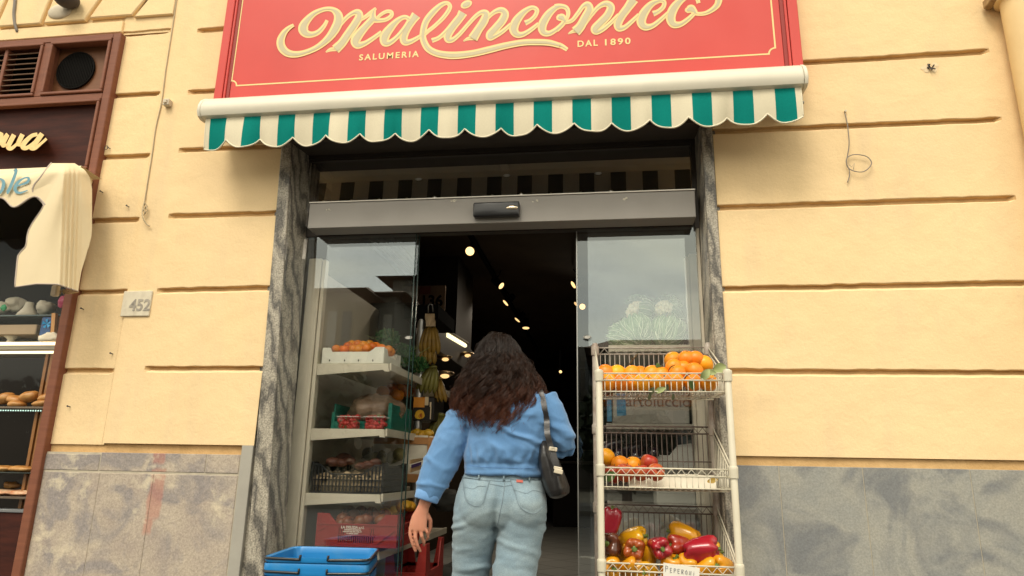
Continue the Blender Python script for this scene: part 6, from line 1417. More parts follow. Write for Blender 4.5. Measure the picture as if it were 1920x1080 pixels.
def jd(p,n):
    w_=p+base; d=.0022*fbm(w_*9,1,3)
    # drag folds under the seat and down the legs
    f=max(0,min(1,(.83-w_.z)/.10))
    ph=w_.z*62+ (w_.x-cl.x)*(14 if w_.x>cl.x else -11)+2.2*fbm(w_*5,1,2)
    g=max(0,math.sin(ph))**2-.35
    d+=.0085*f*g*max(0,min(1,.5+1.0*noise.noise(w_*6.5)))+.0035*f*(fbm(w_*Vector((10,10,26)),1,3))
    d+=.004*max(0,1-abs(w_.z-.80)/.09)*math.sin(w_.z*150+w_.x*60*(1 if w_.x>cl.x else -1)+2*fbm(w_*8,1,2))*max(0,noise.noise(w_*8+Vector((5,5,5)))+.3)
    # centre seam sinks between the cheeks
    cx=at(946,905,YP).x+(cl.x-at(946,905,YP).x)*max(0,min(1,(1.0-w_.z)/.2)); k=math.exp(-((w_.x-cx)/.016)**2)
    if n.y<0 and .78<w_.z<.98: d-=.020*k*max(0,min(1,(.98-w_.z)/.10))
    return d
remesh_obj(jeans,.0065,5,jd)
def tree(o):
    me=o.data; return BVHTree.FromPolygons([v.co+base for v in me.vertices],[tuple(p.vertices) for p in me.polygons])
jt=tree(jeans)
def on(tr,px,py,off=.0015):
    d=ray(px,py).normalized(); h=tr.ray_cast(CAM,d)
    return (h[0]+h[1]*off) if h[0] is not None else at(px,py,YP-.1)
def seam(tr,P,r,name,mat,parent,off=.0012,steps=5):
    q=MB(); pts=[on(tr,x,y,off) for x,y in [c[:2] for c in crom([(a,b,0) for a,b in P],steps)]]; q.tube(pts,r,5); return q.build(name,mat,parent,smooth=True)
def patch(tr,P,name,mat,parent,off=.0035,nu=12,nv=12):
    """pocket sewn on the cloth: quad of pixels (tl,tr,br,bl) laid over the surface"""
    q=MB(); rows=[]
    for i in range(nv+1):
        f=i/nv; L0=[P[0][k]+(P[3][k]-P[0][k])*f for k in (0,1)]; R0=[P[1][k]+(P[2][k]-P[1][k])*f for k in (0,1)]
        row=[]
        for j in range(nu+1):
            u=j/nu; x=L0[0]+(R0[0]-L0[0])*u; y=L0[1]+(R0[1]-L0[1])*u
            if f>.72: y+= (f-.72)/.28*(P[4]*(1-abs(2*u-1)))
            e=off*min(1,min(i,nv-i,j,nu-j)/1.0); row.append(on(tr,x,y,e+.0002))
        rows.append(row)
    q.grid(rows); return q.build(name,mat,parent,smooth=True)
p1=patch(jt,((868,896),(918,902),(906,944),(874,938),9),'back_pocket',DENIM,jeans)
p2=patch(jt,((956,899),(1017,899),(1021,946),(976,950),12),'back_pocket',DENIM,jeans)
seam(jt,[(868,895),(893,899),(918,902)],.0011,'pocket_hem',THREAD,p1,.005); seam(jt,[(956,899),(986,900),(1016,899)],.0011,'pocket_hem',THREAD,p2,.005)
seam(jt,[(868,898),(871,920),(875,939),(890,949),(905,944),(913,920),(918,902)],.0012,'pocket_edge',THREAD,p1,.004); seam(jt,[(957,900),(966,925),(976,951),(1000,963),(1021,948)],.0012,'pocket_edge',THREAD,p2,.004)
seam(jt,[(872,914),(888,918),(898,912),(912,913)],.0007,'pocket_stitch',THREAD,p1,.005); seam(jt,[(962,918),(985,926),(1000,921),(1019,926)],.0007,'pocket_stitch',THREAD,p2,.005)
seam(jt,[(869,897),(905,905),(944,912)],.0010,'yoke_seam',THREAD,jeans,.001); seam(jt,[(946,912),(985,905),(1019,899)],.0010,'yoke_seam',THREAD,jeans,.001)
seam(jt,[(947,884),(946,910),(942,940),(937,965),(933,985)],.0016,'centre_seam',THREAD,jeans,.0006)
seam(jt,[(872,896),(910,900),(946,903),(985,901),(1018,897)],.0009,'waistband_seam',THREAD,jeans,.0012)
for (x,y) in ((945,886),(899,884),(992,888)):
    q=MB(); a=on(jt,x,y,.004); b=on(jt,x,y+16,.004); q.tube([a,(a+b)/2+Vector((0,-.004,0)),b],.0042,6); q.build('belt_loop',DENIM,jeans,smooth=True)
q=MB(); a,b,c,d=[on(jt,x,y,.007) for x,y in ((968,900),(980,901),(980,906),(968,905))]; q.face([d,c,b,a]); q.face([a,b,c,d]); q.build('red_label',pm('red_label',(.50,.12,.09),rough=.8),p2)
# ---- shirt
q=MB()
q.rings([hring(716,925,985,YP-.005,.060),hring(728,900,1010,YP-.008,.080),hring(745,880,1030,YP-.012,.096),hring(768,872,1036,YP-.018,.110),hring(795,874,1032,YP-.020,.116),hring(822,878,1027,YP-.018,.118),hring(842,876,1024,YP-.018,.122),hring(856,873,1020,YP-.016,.118),hring(868,872,1015,YP-.012,.108),hring(880,872,1016,YP-.010,.112),hring(891,872,1018,YP-.010,.116)])
Ls=[at(884,762,YP),at(868,785,YP-.01),at(850,820,YP-.02),at(830,862,YP-.035),at(817,890,YP-.045),at(806,915,YP-.05),at(800,934,YP-.055)]
limb(q,list(zip(Ls,[(.058,.060),(.072,.068),(.078,.070),(.078,.068),(.072,.062),(.063,.056),(.053,.048)])))
Rs=[at(1020,748,YP),at(1032,768,YP-.005),at(1042,795,YP-.006),at(1052,822,YP+.0),at(1056,840,YP+.02)]
limb(q,list(zip(Rs,[.058,.060,.058,.058,.050])))
Rf=[at(1056,838,YP+.0),at(1053,826,YP+.08),at(1044,808,YP+.15),at(1035,793,YP+.20)]
limb(q,list(zip(Rf,[.054,.056,.05,.043])))
shirt=q.build('shirt',SHIRT,who,smooth=True)
axl=(Ls[-1]-Ls[1]).normalized()
def sd(p,n):
    w_=p+base; d=.0018*fbm(w_*12,1,3)
    # creases run across the back towards the arms and bunch over the gathered waist
    if w_.x>Ls[2].x+.05:
        ph=(w_.z*46+ (w_.x-base.x)*26*(1 if w_.x>base.x else -.6))+3.0*fbm(w_*Vector((4,4,7)),1,3)
        d+=.0125*(max(0,math.sin(ph))**2.2-.2)*(.35+1.2*max(0,noise.noise(w_*4.5+Vector((3,1,2)))+.2))+.005*(1-2*abs(noise.noise(w_*Vector((11,11,16))+Vector((0,0,w_.x*6)))))
        h=max(0,1-abs(w_.z-1.095)/.05); d+=.004*h*math.sin(w_.x*150+3*fbm(w_*9,1,2))
        b_=max(0,1-abs(w_.z-1.04)/.03); d+=.0009*b_*math.sin(w_.z*260+2*fbm(w_*6,1,2))
    else:
        s=(w_-Ls[0]).dot(axl); ph=s*62+ (w_.x*14)+3.2*fbm(w_*6,1,3)
        d+=.0075*(max(0,math.sin(ph))**2.2-.2)*(.3+1.2*max(0,noise.noise(w_*6)+.15))+.004*(1-2*abs(noise.noise(w_*14)))
    return d
remesh_obj(shirt,.0052,4,sd)
stt=tree(shirt)
q=MB(); c=Ls[-1]; ax=(Ls[-1]-Ls[-2]).normalized()
q.rings([el(c+ax*t,r,r*.92,ax,30) for t,r in ((-.040,.0525),(-.036,.0565),(.006,.054),(.012,.0505),(.010,.046),(-.02,.046))]); cf=q.build('cuff',pm('blue_cotton_cuff',(.17,.34,.62),rough=.85,sheen=.2,bump=.2,bscale=60,c2=(.13,.28,.54),nscale=6),shirt,smooth=True)
seam(stt,[(884,752),(915,765),(950,768),(990,762),(1025,745)],.0012,'yoke_seam',pm('shirt_seam',(.09,.20,.42),rough=.9),shirt,.0002)
seam(stt,[(886,760),(882,785),(878,810)],.0012,'armhole_seam',MATS['shirt_seam'],shirt,.0002); seam(stt,[(1018,748),(1023,775),(1024,800)],.0012,'armhole_seam',MATS['shirt_seam'],shirt,.0002)
seam(stt,[(874,872),(910,876),(950,877),(985,878),(1014,876)],.0011,'waist_seam',MATS['shirt_seam'],shirt,.0002)
# ---- body: one skin from head to feet
HC=at(933,672,YP+.02)
q=MB()
q.ball(HC,(.076,.096,.106),28,20); q.ball(HC+Vector((0,.045,-.055)),(.056,.058,.060),20,14)
q.ball(HC+Vector((0,.103,-.018)),(.011,.016,.022),10,8); q.ball(HC+Vector((0,.098,-.058)),(.024,.010,.008),10,6)
for s in (-1,1):
    q.ball(HC+Vector((s*.078,.0,-.02)),(.008,.020,.030),10,8); q.ball(HC+Vector((s*.030,.088,.002)),(.014,.008,.009),10,6)
limb(q,[(HC+Vector((.0,-.005,-.06)),(.050,.054)),(at(938,722,YP+.005),(.050,.052)),(at(942,745,YP),(.07,.06))])
q.rings([hring(735,905,1008,YP,.055),hring(752,890,1022,YP-.005,.078),hring(800,888,1018,YP-.008,.09),hring(850,886,1008,YP-.005,.085),hring(900,882,1008,YP-.002,.085),hring(960,870,1010,YP,.095)])
limb(q,[(Ls[0],.045),(Ls[2],.044),(Ls[4],.038),(Ls[6],.029),(at(794,950,YP-.056),(.0255,.021)),(at(791,960,YP-.058),(.030,.018))])
limb(q,[(Rs[0],.045),(Rs[2],.042),(Rs[3],.037)]); limb(q,[(Rs[3],.036),(Rf[2],.030),(Rf[3],.024),(at(1030,785,YP+.23),(.024,.018))])
limb(q,[(at(895,960,YP),(.085,.09)),(at(886,1040,YP+.03),.075),(at(878,1150,YP+.075),.056),(at(872,1280,YP+.07),.045),(at(868,1400,YP+.055),.034)])
limb(q,[(at(980,960,YP),(.085,.09)),(at(970,1040,YP-.01),.075),(at(960,1150,YP-.03),.056),(at(957,1280,YP-.09),.045),(at(957,1390,YP-.13),.034)])
# hanging left hand: palm, four bent fingers, thumb
HY=YP-.060
limb(q,[(at(791,957,HY),(.026,.016)),(at(787,970,HY),(.036,.0165)),(at(784,984,HY-.002),(.040,.016)),(at(783,995,HY-.004),(.038,.013))])
def finger(P,r0=.0092,r1=.0066):
    n=len(P); limb(q,[(p,r0+(r1-r0)*i/(n-1)) for i,p in enumerate(P)],12); q.ball(P[-1],r1*1.02,10,8)
finger([at(770,988,HY),at(769,1003,HY-.006),at(773,1018,HY-.004),at(779,1033,HY+.006)])
finger([at(779,992,HY-.006),at(779,1009,HY-.012),at(783,1023,HY-.006),at(788,1033,HY+.008)],.0096,.0068)
finger([at(788,992,HY-.004),at(791,1006,HY-.010),at(795,1017,HY+.006),at(795,1022,HY+.022)],.0092,.0066)
finger([at(796,986,HY+.002),at(801,998,HY-.002),at(803,1008,HY+.012),at(800,1012,HY+.026)],.0084,.006)
finger([at(800,964,HY+.010),at(807,976,HY+.022),at(807,990,HY+.030),at(803,1001,HY+.034)],.0115,.0075)
# right hand closed round the bag strap in front of the shoulder
hc=at(1024,776,YP+.245)
q.ball(hc,(.030,.022,.040),14,10)
for k in range(4):
    z=hc+Vector((-.012,.012,.028-.018*k)); limb(q,[(z+Vector((.02,.006,0)),.0085),(z+Vector((-.008,.016,-.002)),.0082),(z+Vector((-.024,.002,-.004)),.0075),(z+Vector((-.020,-.014,-.004)),.0065)],10)
limb(q,[(hc+Vector((.012,-.012,.012)),.011),(hc+Vector((-.004,-.026,.030)),.009),(hc+Vector((-.016,-.024,.044)),.0072)],10)
for x,y,Y in ((868,1405,YP+.06),(957,1395,YP-.13)):
    f=at(x,y,Y); f.z=.045; q.rings([el(f+Vector((0,t,0)),w_,h,(0,1,0),14) for t,w_,h in ((-.06,.022,.030),(-.03,.033,.040),(.05,.036,.034),(.12,.040,.024),(.165,.024,.014))])
body=q.build('body',SKIN,who,smooth=True); remesh_obj(body,.0040,2)
bt=tree(body)
q=MB()
for s in (-1,1): q.ball(HC+Vector((s*.030,.0935,.002)),(.011,.005,.0065),12,8)
q.build('eye',pm('eye_white',(.75,.72,.68),rough=.2),body,smooth=True)
for f in (0,1):
    x,y,Y=((868,1405,YP+.06),(957,1395,YP-.13))[f]; p=at(x,y,Y); p.z=.05; q=MB()
    q.rings([el(p+Vector((0,t,dz)),w_,h,(0,1,0),18) for t,w_,h,dz in ((-.085,.026,.036,.004),(-.07,.038,.050,.006),(.0,.042,.050,.004),(.08,.047,.044,-.002),(.15,.046,.034,-.012),(.185,.028,.020,-.02))]); sh_=q.build('shoe',pm('white_leather_shoe',(.62,.60,.55),rough=.5,c2=(.5,.48,.44),nscale=10),who,smooth=True)
    q=MB(); q.prism([(p.x+dx*w_,p.y+t,.0015) for t,w_,dx in [(-.09,.03,1),(0,.045,1),(.09,.05,1),(.16,.047,1),(.192,.02,1),(.192,.02,-1),(.16,.047,-1),(.09,.05,-1),(0,.045,-1),(-.09,.03,-1)]],(0,0,.022),.003); q.build('sole',pm('rubber_sole',(.7,.68,.62),rough=.7),sh_)
# ---- hair: curly locks as real strands over a dark cap
HAIRC=pm('hair_cap',(.012,.007,.005),rough=.6,c2=(.02,.010,.007),nscale=40,bump=.6,bscale=70)
hx=HC.x+.004; hy=HC.y-.012
zt0=at(932,626,YP).z
TAB=[(zt0,.030,.02),(zt0-.02,.060,.070),(zt0-.05,.087,.104),(zt0-.10,.111,.124),(zt0-.16,.140,.137),(zt0-.22,.170,.146),(zt0-.28,.198,.148),(zt0-.34,.202,.148),(zt0-.40,.185,.148),(zt0-.46,.155,.148)]
def hull(z):
    for a,b in zip(TAB[:-1],TAB[1:]):
        if a[0]>=z>=b[0]: t=(a[0]-z)/(a[0]-b[0]); return a[1]+(b[1]-a[1])*t,a[2]+(b[2]-a[2])*t
    return (TAB[0][1:] if z>TAB[0][0] else TAB[-1][1:])
def cxs(z): return hx+ (.010 if z<zt0-.2 else .010*(zt0-z)/.2)
q=MB()
rs=[]
for k in range(12):
    z=zt0-.012-k*.030; wx,wy=hull(z); sc0=.80 if k<9 else .7
    ry=wy*sc0*(.8 if k<6 else .55); cy=hy-(.0 if k<6 else .045)
    rs.append(el((cxs(z),cy,z),wx*sc0,ry,(0,0,1),24))
q.rings(rs)
cap=q.build('hair_mass',HAIRC,who,smooth=True)
def hd(p,n): w_=p+base; return .012*fbm(w_*Vector((22,22,9)),1,3)
remesh_obj(cap,.008,2,hd)
rnd=random.Random(11)
NP=22; S=[]; 
for lock in range(560):
    th=rnd.uniform(0,2*math.pi)
    # more locks on the back and sides
    if math.sin(th)>.35 and rnd.random()<.55: th=-th
    ph=math.acos(rnd.uniform(.02,.995)); root=Vector((hx+.078*math.sin(ph)*math.cos(th),hy+.012+.096*math.sin(ph)*math.sin(th),HC.z+.012+.100*math.cos(ph)))
    sd_=math.cos(th)   # -1 left .. 1 right
    lo=zt0-(.415-.085*abs(sd_)**1.5)-max(-.03,min(.035,rnd.gauss(0,.022)))
    if th>0 and math.sin(th)>.3: lo=zt0-.30+rnd.uniform(-.03,.05)
    if sd_<-.75 and rnd.random()<.35: lo-=.02
    u=rnd.uniform(.74,.98) if rnd.random()<.72 else rnd.uniform(.96,1.08)
    thE=th+rnd.gauss(0,.16); freq=rnd.uniform(2.0,3.9); amp=rnd.uniform(.010,.021); pha=rnd.uniform(0,6.28); cnt=rnd.randint(16,30)
    for st in range(cnt):
        off=Vector((rnd.gauss(0,.0048),rnd.gauss(0,.0048),rnd.gauss(0,.003))); fz=rnd.uniform(.6,1.5); dl=rnd.gauss(0,.012); p2=pha+rnd.gauss(0,.22); fr=freq*rnd.uniform(.97,1.03)
        P=[]
        for i in range(NP):
            s=i/(NP-1); z=root.z+(lo+dl-root.z)*s
            # rise out of the scalp, then lie on the outer volume
            wx,wy=hull(z); k=min(1,s*2.6)**.75; a=th+(thE-th)*s
            T=Vector((cxs(z)+wx*u*math.cos(a),hy+wy*u*math.sin(a)*(1 if math.sin(a)<0 else .7),z))
            R0=root+Vector((math.cos(th)*.012,math.sin(th)*.012,.010 if s<.2 else 0))*(1 if s>0 else 0)
            p=Vector(R0).lerp(T,k); p.z=z+ (.016*math.sin(min(1,s*5)*math.pi)*math.cos(ph) if s<.3 else 0)
            g=min(1,s*3)*amp*(.8+.5*s)
            w2=2*math.pi*fr*s+p2
            p+=Vector((math.cos(w2)*math.sin(a)*-1,math.cos(w2)*math.cos(a),0))*g+Vector((math.cos(a),math.sin(a),0))*math.sin(w2)*g*.8+off*(1.15-.75*s)*(1.6 if fz>1.38 else 1)
            p+=Vector((noise.noise(p*30+Vector((st,0,0))),noise.noise(p*30+Vector((0,st,5))),0))*.003*fz*s
            P.append(p-base)
        S.append(P)
for fly in range(420):
    th=rnd.uniform(0,2*math.pi); ph=rnd.uniform(.2,1.4); root=Vector((hx+.078*math.sin(ph)*math.cos(th),hy+.012+.096*math.sin(ph)*math.sin(th),HC.z+.012+.100*math.cos(ph)))
    lo=zt0-rnd.uniform(.25,.47); a2=th+rnd.gauss(0,.25); fq=rnd.uniform(2.5,6); am=rnd.uniform(.006,.022); p0=rnd.uniform(0,6.28); P=[]
    for i in range(NP):
        s=i/(NP-1); z=root.z+(lo-root.z)*s; wx,wy=hull(z); k=min(1,s*2.4)**.7; a=th+(a2-th)*s; u2=rnd.uniform(.995,1.005)*(1.02+.10*abs(math.sin(p0)))
        p=root.lerp(Vector((cxs(z)+wx*u2*math.cos(a),hy+wy*u2*math.sin(a)*(1 if math.sin(a)<0 else .7),z)),k); p.z=z
        p+=Vector((math.cos(fq*6.28*s+p0)*am,math.sin(fq*6.28*s+p0*2)*am,0))*min(1,s*3); P.append(p-base)
    S.append(P)
hc_=bpy.data.hair_curves.new('hair'); hc_.add_curves([NP]*len(S))
flat=[c for P in S for p in P for c in p]
hc_.attributes['position'].data.foreach_set('vector',flat) if 'position' in hc_.attributes else hc_.points.foreach_set('position',flat)
ra=hc_.attributes.get('radius') or hc_.attributes.new('radius','FLOAT','POINT')
ra.data.foreach_set('value',[.00085*(1-.55*(i/(NP-1))**2) for P in S for i in range(NP)])
HM=bpy.data.materials.new('curly_hair'); HM.use_nodes=True; nt=HM.node_tree; L=nt.links; b=nt.nodes['Principled BSDF']; b.inputs['Roughness'].default_value=.38; b.inputs['Specular IOR Level'].default_value=.28
hi=_n(nt,'ShaderNodeHairInfo'); rp=_n(nt,'ShaderNodeValToRGB'); e=rp.color_ramp.elements; e[0].position=.15; e[0].color=(.013,.0065,.004,1); e[1].position=1; e[1].color=(.085,.025,.011,1); q2=e.new(.6); q2.color=(.027,.011,.006,1)
L.new(hi.outputs['Intercept'],rp.inputs[0])
mx=_n(nt,'ShaderNodeMix',data_type='RGBA',blend_type='MULTIPLY'); mx.inputs[0].default_value=1; mr=_n(nt,'ShaderNodeMapRange'); mr.inputs[3].default_value=.5; mr.inputs[4].default_value=1.6; L.new(hi.outputs['Random'],mr.inputs[0]); L.new(rp.outputs[0],mx.inputs[6]); L.new(mr.outputs[0],mx.inputs[7]); L.new(mx.outputs[2],b.inputs['Base Color'])
hc_.materials.append(HM); ho=bpy.data.objects.new('hair',hc_); col.objects.link(ho); ho.parent=who
# ---- black shoulder bag
LEA=pm('black_leather',(.014,.013,.013),rough=.34,spec=.5,c2=(.02,.018,.018),nscale=10,bump=.1,bscale=150); BUC=pm('cream_leather_tab',(.55,.48,.36),rough=.5)
bag=thing('shoulder_bag','black leather shoulder bag with cream buckles hanging from the woman\'s right shoulder','bag',tuple(at(1040,900,YP-.02)))
q=MB(); mid=YP+.02; rs=[]
for (x,y,rx,ry) in ((1022,828,.012,.09),(1023,838,.022,.115),(1026,855,.034,.128),(1032,876,.044,.135),(1040,900,.050,.138),(1046,918,.050,.136),(1049,928,.042,.125),(1050,933,.02,.09)):
    c=at(x,y,mid-.02); rs.append(el(c,rx,ry,(-.22,0,1),28,0,.62))
q.rings(rs); bo=q.build('bag_body',LEA,bag,smooth=True)
def bd(p,n): w_=p+worigin(bag); return .004*fbm(w_*Vector((14,14,5)),1,3)-.004*math.exp(-((w_.x-at(1040,890,mid-.15).x+ (w_.z-1.0)*.25)/.008)**2)*(1 if n.y<-.4 else 0)
remesh_obj(bo,.006,3,bd)
q=MB()
def strap(q,P,w_,th):
    rs=[]
    for i,p in enumerate(P):
        t=(P[min(i+1,len(P)-1)]-P[max(i-1,0)]).normalized(); u=(Vector((1,0,.1))-t*Vector((1,0,.1)).dot(t)).normalized(); v=t.cross(u)
        rs.append([p+u*w_+v*th,p-u*w_+v*th,p-u*w_-v*th,p+u*w_-v*th])
    q.rings(rs)
S1=[on(stt,1013,738,.006),on(stt,1017,752,.006),on(stt,1020,770,.006),on(stt,1023,790,.008),at(1026,812,YP-.125),at(1032,835,YP-.130),at(1038,858,YP-.142),at(1045,880,YP-.152)]
S0=[at(1030,785,YP+.20),at(1024,760,YP+.13),at(1018,738,YP+.07),at(1012,728,YP-.0),on(stt,1011,732,.006)]
top=[Vector(c[:3]) for c in crom([tuple(p) for p in S0+S1],5)]
strap(q,top,.0125,.0020); q.build('strap',LEA,bag,smooth=True,auto=40)
q=MB(); strap(q,[at(1036,842,YP-.146),at(1041,862,YP-.158),at(1046,882,YP-.166),at(1049,892,YP-.166)],.0115,.0022); q.build('strap_end',LEA,bag,smooth=True,auto=40)
def tab(px,py,Y,w_,h,ang):
    c=at(px,py,Y); m=Matrix.Translation(c)@Matrix.Rotation(R_(ang),4,'Y'); q=MB(); q.box((-w_,-.004,-h),(w_,.004,h),.003,2,m); return q
t1=tab(1037,842,YP-.153,.0175,.0085,8); b1=t1.build('buckle',BUC,bag); t2=tab(1047,884,YP-.172,.0185,.0095,12); b2=t2.build('buckle',BUC,bag)
t3=tab(1046,878,YP-.170,.0175,.0065,10); t3.build('buckle',BUC,bag)
q=MB(); c=at(1037,842,YP-.160); q.tube([c+Vector((-.006,0,-.006)),c+Vector((.006,0,-.006)),c+Vector((.006,0,.006)),c+Vector((-.006,0,.006))],.0012,5,closed=True); q.build('pin',MATS['bright_trim'],b1)
# ================================================================== lamps and dim furniture inside
WARM=(1,.62,.25)
def spot(px,py,z,r,lab,strn,tilt=(0,0,-1),ell=1.0):
    d=ray(px,py); p=CAM+d*((z-CAM.z)/d.z)
    t=thing('ceiling_spotlight',lab,'spotlight',tuple(p),'track spotlights in the shop'); ax=Vector(tilt).normalized()
    q=MB(); q.tube([p-ax*.14,p-ax*.13,p-ax*.03,p-ax*.004],[r*.6,r*.75,r*1.15,r*1.2],14); q.tube([p-ax*.10,Vector((p.x,p.y,ZC-.02))],.008,6); q.build('lamp_housing',BLK,t,smooth=True,auto=40)
    q=MB(); u=ax.orthogonal().normalized(); v=ax.cross(u); 
    q.rings([[p+ax*dz+(u*math.cos(2*math.pi*k/16)+v*math.sin(2*math.pi*k/16))*r*s for k in range(16)] for dz,s in ((0,1),(.004,.9),(.008,.5),(.0085,.05))])
    q.build('bulb',pm('warm_bulb_%d'%int(strn),(.9,.7,.4),emit=WARM,estr=strn*.14),t)
    l=bpy.data.lights.new('spotlight_glow','SPOT'); l.energy=strn*1.5; l.color=(1,.86,.66); l.spot_size=R_(125); l.spot_blend=.8; l.shadow_soft_size=.03
    lo=bpy.data.objects.new('spotlight_glow',l); col.objects.link(lo); lo.location=p+Vector((ax.x,ax.y,ax.z))*.03; lo.rotation_euler=(-Vector((ax.x*.5,ax.y*.5,ax.z))).to_track_quat('Z','Y').to_euler(); lo.parent=t; lo.location=lo.location-p
    return p
spot(881,471,2.92,.040,'nearest glowing ceiling spotlight, upper left of the doorway',11,(0.0,-.85,-.5))
spot(940,536,2.95,.038,'spotlight second along the ceiling track, tilted to the right',9,(.75,-.25,-.6))
spot(948,568,2.97,.044,'spotlight third along the ceiling track, tilted to the left',8,(-.7,-.2,-.7))
spot(970,600,2.98,.044,'spotlight fourth along the ceiling track',7,(-.6,-.15,-.75))
spot(986,615,2.98,.050,'spotlight at the far end of the ceiling track',7,(0,-.15,-1))
spot(1075,534,2.95,.042,'spotlight on the right just beside the right door leaf',8,(-.8,-.25,-.55))
spot(1080,570,2.97,.030,'small spotlight behind the edge of the right leaf',5,(-.6,-.3,-.6))
spot(1092,575,2.95,.036,'spotlight glowing through the right glass above the oval sticker',9,(0,-.9,-.4))
q=MB(); q.box((-1.24,1.2,ZC-.045),(-1.20,9,ZC-.006)); tag(q.build('lighting_track',pm('dead_black',(.01,.009,.008),rough=1,spec=.02),None),'black lighting track along the shop ceiling','track')
p=at(1051,697,6.0); t=thing('wall_light','small warm lamp low on the far right of the doorway','lamp',tuple(p)); q=MB(); q.ball(p,.020,10,8); q.build('bulb',MATS['warm_bulb_9'],t); q=MB(); q.cyl(p+Vector((0,.01,.02)),p+Vector((0,.01,.30)),.012,8); q.cyl(p+Vector((0,.0,.02)),p+Vector((0,0,.045)),.03,10); q.build('fitting',BLK,t)
# canopy over the left shelves with a tube lamp under it
cz=2.06
t=thing('shelf_canopy','black canopy above the left hand shelves with a fluorescent tube under it','canopy',(-1.7,2,cz))
a=at(783,600,1.55); b_=at(905,655,4.4)
q=MB(); q.box((X0+.004,1.55,2.01),(-1.42,5.6,2.26),.004); q.build('canopy_box',DARKWOOD,t)
u0=at(838,628,2.55);u1=at(872,648,3.35)
q=MB(); q.cyl(u0,u1,.020,10); q.build('tube_lamp',pm('tube_glow',(.9,.9,.7),emit=(1,.86,.50),estr=1.1),t)
q=MB(); d=(u1-u0).normalized(); q.cyl(u0+Vector((0,0,.035))-d*.1,u1+Vector((0,0,.035))+d*.1,.018,8); q.build('tube_holder',pm('lamp_holder',(.20,.17,.12),rough=.4,metal=.4),t)
u0=at(800,611,1.75);u1=at(806,615,1.95)
q=MB(); q.cyl(u0,u1,.018,10); q.build('tube_lamp',MATS['tube_glow'],t)
for (x,y,Y,r,lab) in ((835,674,2.6,.020,'upper glowing stand-in for a spotlight reflection between the hanging bananas and the woman'),(834,705,2.5,.026,'lower glowing stand-in for a spotlight reflection between the hanging bananas and the woman'),(877,667,3.2,.020,'small warm lamp just left of the woman\'s hair'),(829,784,2.2,.012,'tiny glowing bead above the wooden crate')):  # small emissive beads added in place of reflected spotlight glows
    p=at(x,y,Y); t=thing('warm_glint',lab,'lamp',tuple(p)); q=MB(); q.ball(p,(r*1.6,r,r*.8),10,8); q.build('bulb',pm('warm_bulb_6',(.9,.7,.4),emit=WARM,estr=.8),t); q=MB(); q.ball(p+Vector((-.02,.03,.025)),(r*4,r*2,r*1.1),12,8); q.build('glint_backing',pm('copper_glint_backing',(.35,.24,.14),rough=.3,metal=.9),t,smooth=True)
# poster
pa,pb=at(783,598,2.2),at(836,535,2.2)
t=thing('poster','buff poster with a large black number hanging above the black canopy','poster',tuple(pa)); POST=pm('buff_poster',(.20,.13,.085),rough=.8,c2=(.16,.10,.065),nscale=5)
q=MB(); q.box((pa.x-.15,2.2,pa.z-.03),(pb.x,2.206,pb.z)); q.build('sheet',POST,t)
s_=at(787,574,2.199); text_obj('poster_number','136',.135,BLK,t,(s_.x,2.199,s_.z),extr=.0005,bold=.004)
q=MB(); p=at(797,541,2.199); q.box((p.x-.05,2.1985,p.z-.05),(p.x+.05,2.1995,p.z+.02)); q.build('red_print',pm('dull_red_print',(.16,.045,.03),rough=.8),t)
# dim counter, shelving and stock at the back
t=thing('shop_counter','dark counter running across the back of the shop','counter',(.3,8.6,.12)); q=MB(); q.box((-.9,8.4,.121),(X1-.01,9.2,1.12),.01); q.build('counter_body',DARKWOOD,t); q=MB(); q.box((-.95,8.3,1.122),(X1-.01,9.25,1.17),.006); q.build('counter_top',pm('counter_top',(.10,.085,.07),rough=.3),t)
t=thing('display_case','dark glass display case on the counter at the back of the shop','display case',(.4,8.7,1.17)); q=MB(); q.box((-.2,8.5,1.171),(1.5,9.1,1.20)); q.box((-.2,8.5,1.55),(1.5,9.1,1.58)); q.box((-.2,8.5,1.20),(-.17,9.1,1.55)); q.build('case',pm('dim_case',(.08,.06,.045),rough=.4),t)
for i,(x,h) in enumerate(((-.30,.30),(-.18,.26),(-.42,.22))):
    q=MB(); q.lathe([(.045,0),(.05,.02),(.05,h*.55),(.03,h*.72),(.016,h*.8),(.016,h),(.001,h)],(x-.25,8.6,1.171),14); tag(q.build('bottle',pm('dark_bottle_glass',(.012,.016,.010),rough=.15),None,smooth=True),['tall dark bottle on the back counter between two others','dark bottle at the right on the back counter','short dark bottle at the left on the back counter'][i],'bottle')
t=thing('wall_cabinet','dim wall cabinet on the far wall of the shop','cabinet',(.2,11.3,1)); q=MB(); q.box((-1.5,11.0,.13),(1.2,11.45,2.4),.01); q.build('cabinet_body',DARKWOOD,t)
q=MB(); 
for k in range(4): q.box((-1.45,10.96,.5+k*.45),(1.15,10.998,.52+k*.45))
q.build('shelf_edge',pm('dim_shelf_edge',(.10,.075,.05),rough=.5),t)
o=lump2(91,.22,.2,.16,.3,3).build('sack',pm('dark_sack',(.035,.032,.026),rough=.8,c2=(.02,.02,.016),nscale=8),None,smooth=True); o.location=at(836,985,1.35); o.location.z=.27; tag(o,'dark lumpy sack on the shop floor beyond the hand','sack')
o=lump2(92,.12,.1,.07,.3,3).build('sack',MATS['dark_sack'],None,smooth=True); o.location=at(838,938,1.3); tag(o,'smaller dark bag heaped on the sack','sack')
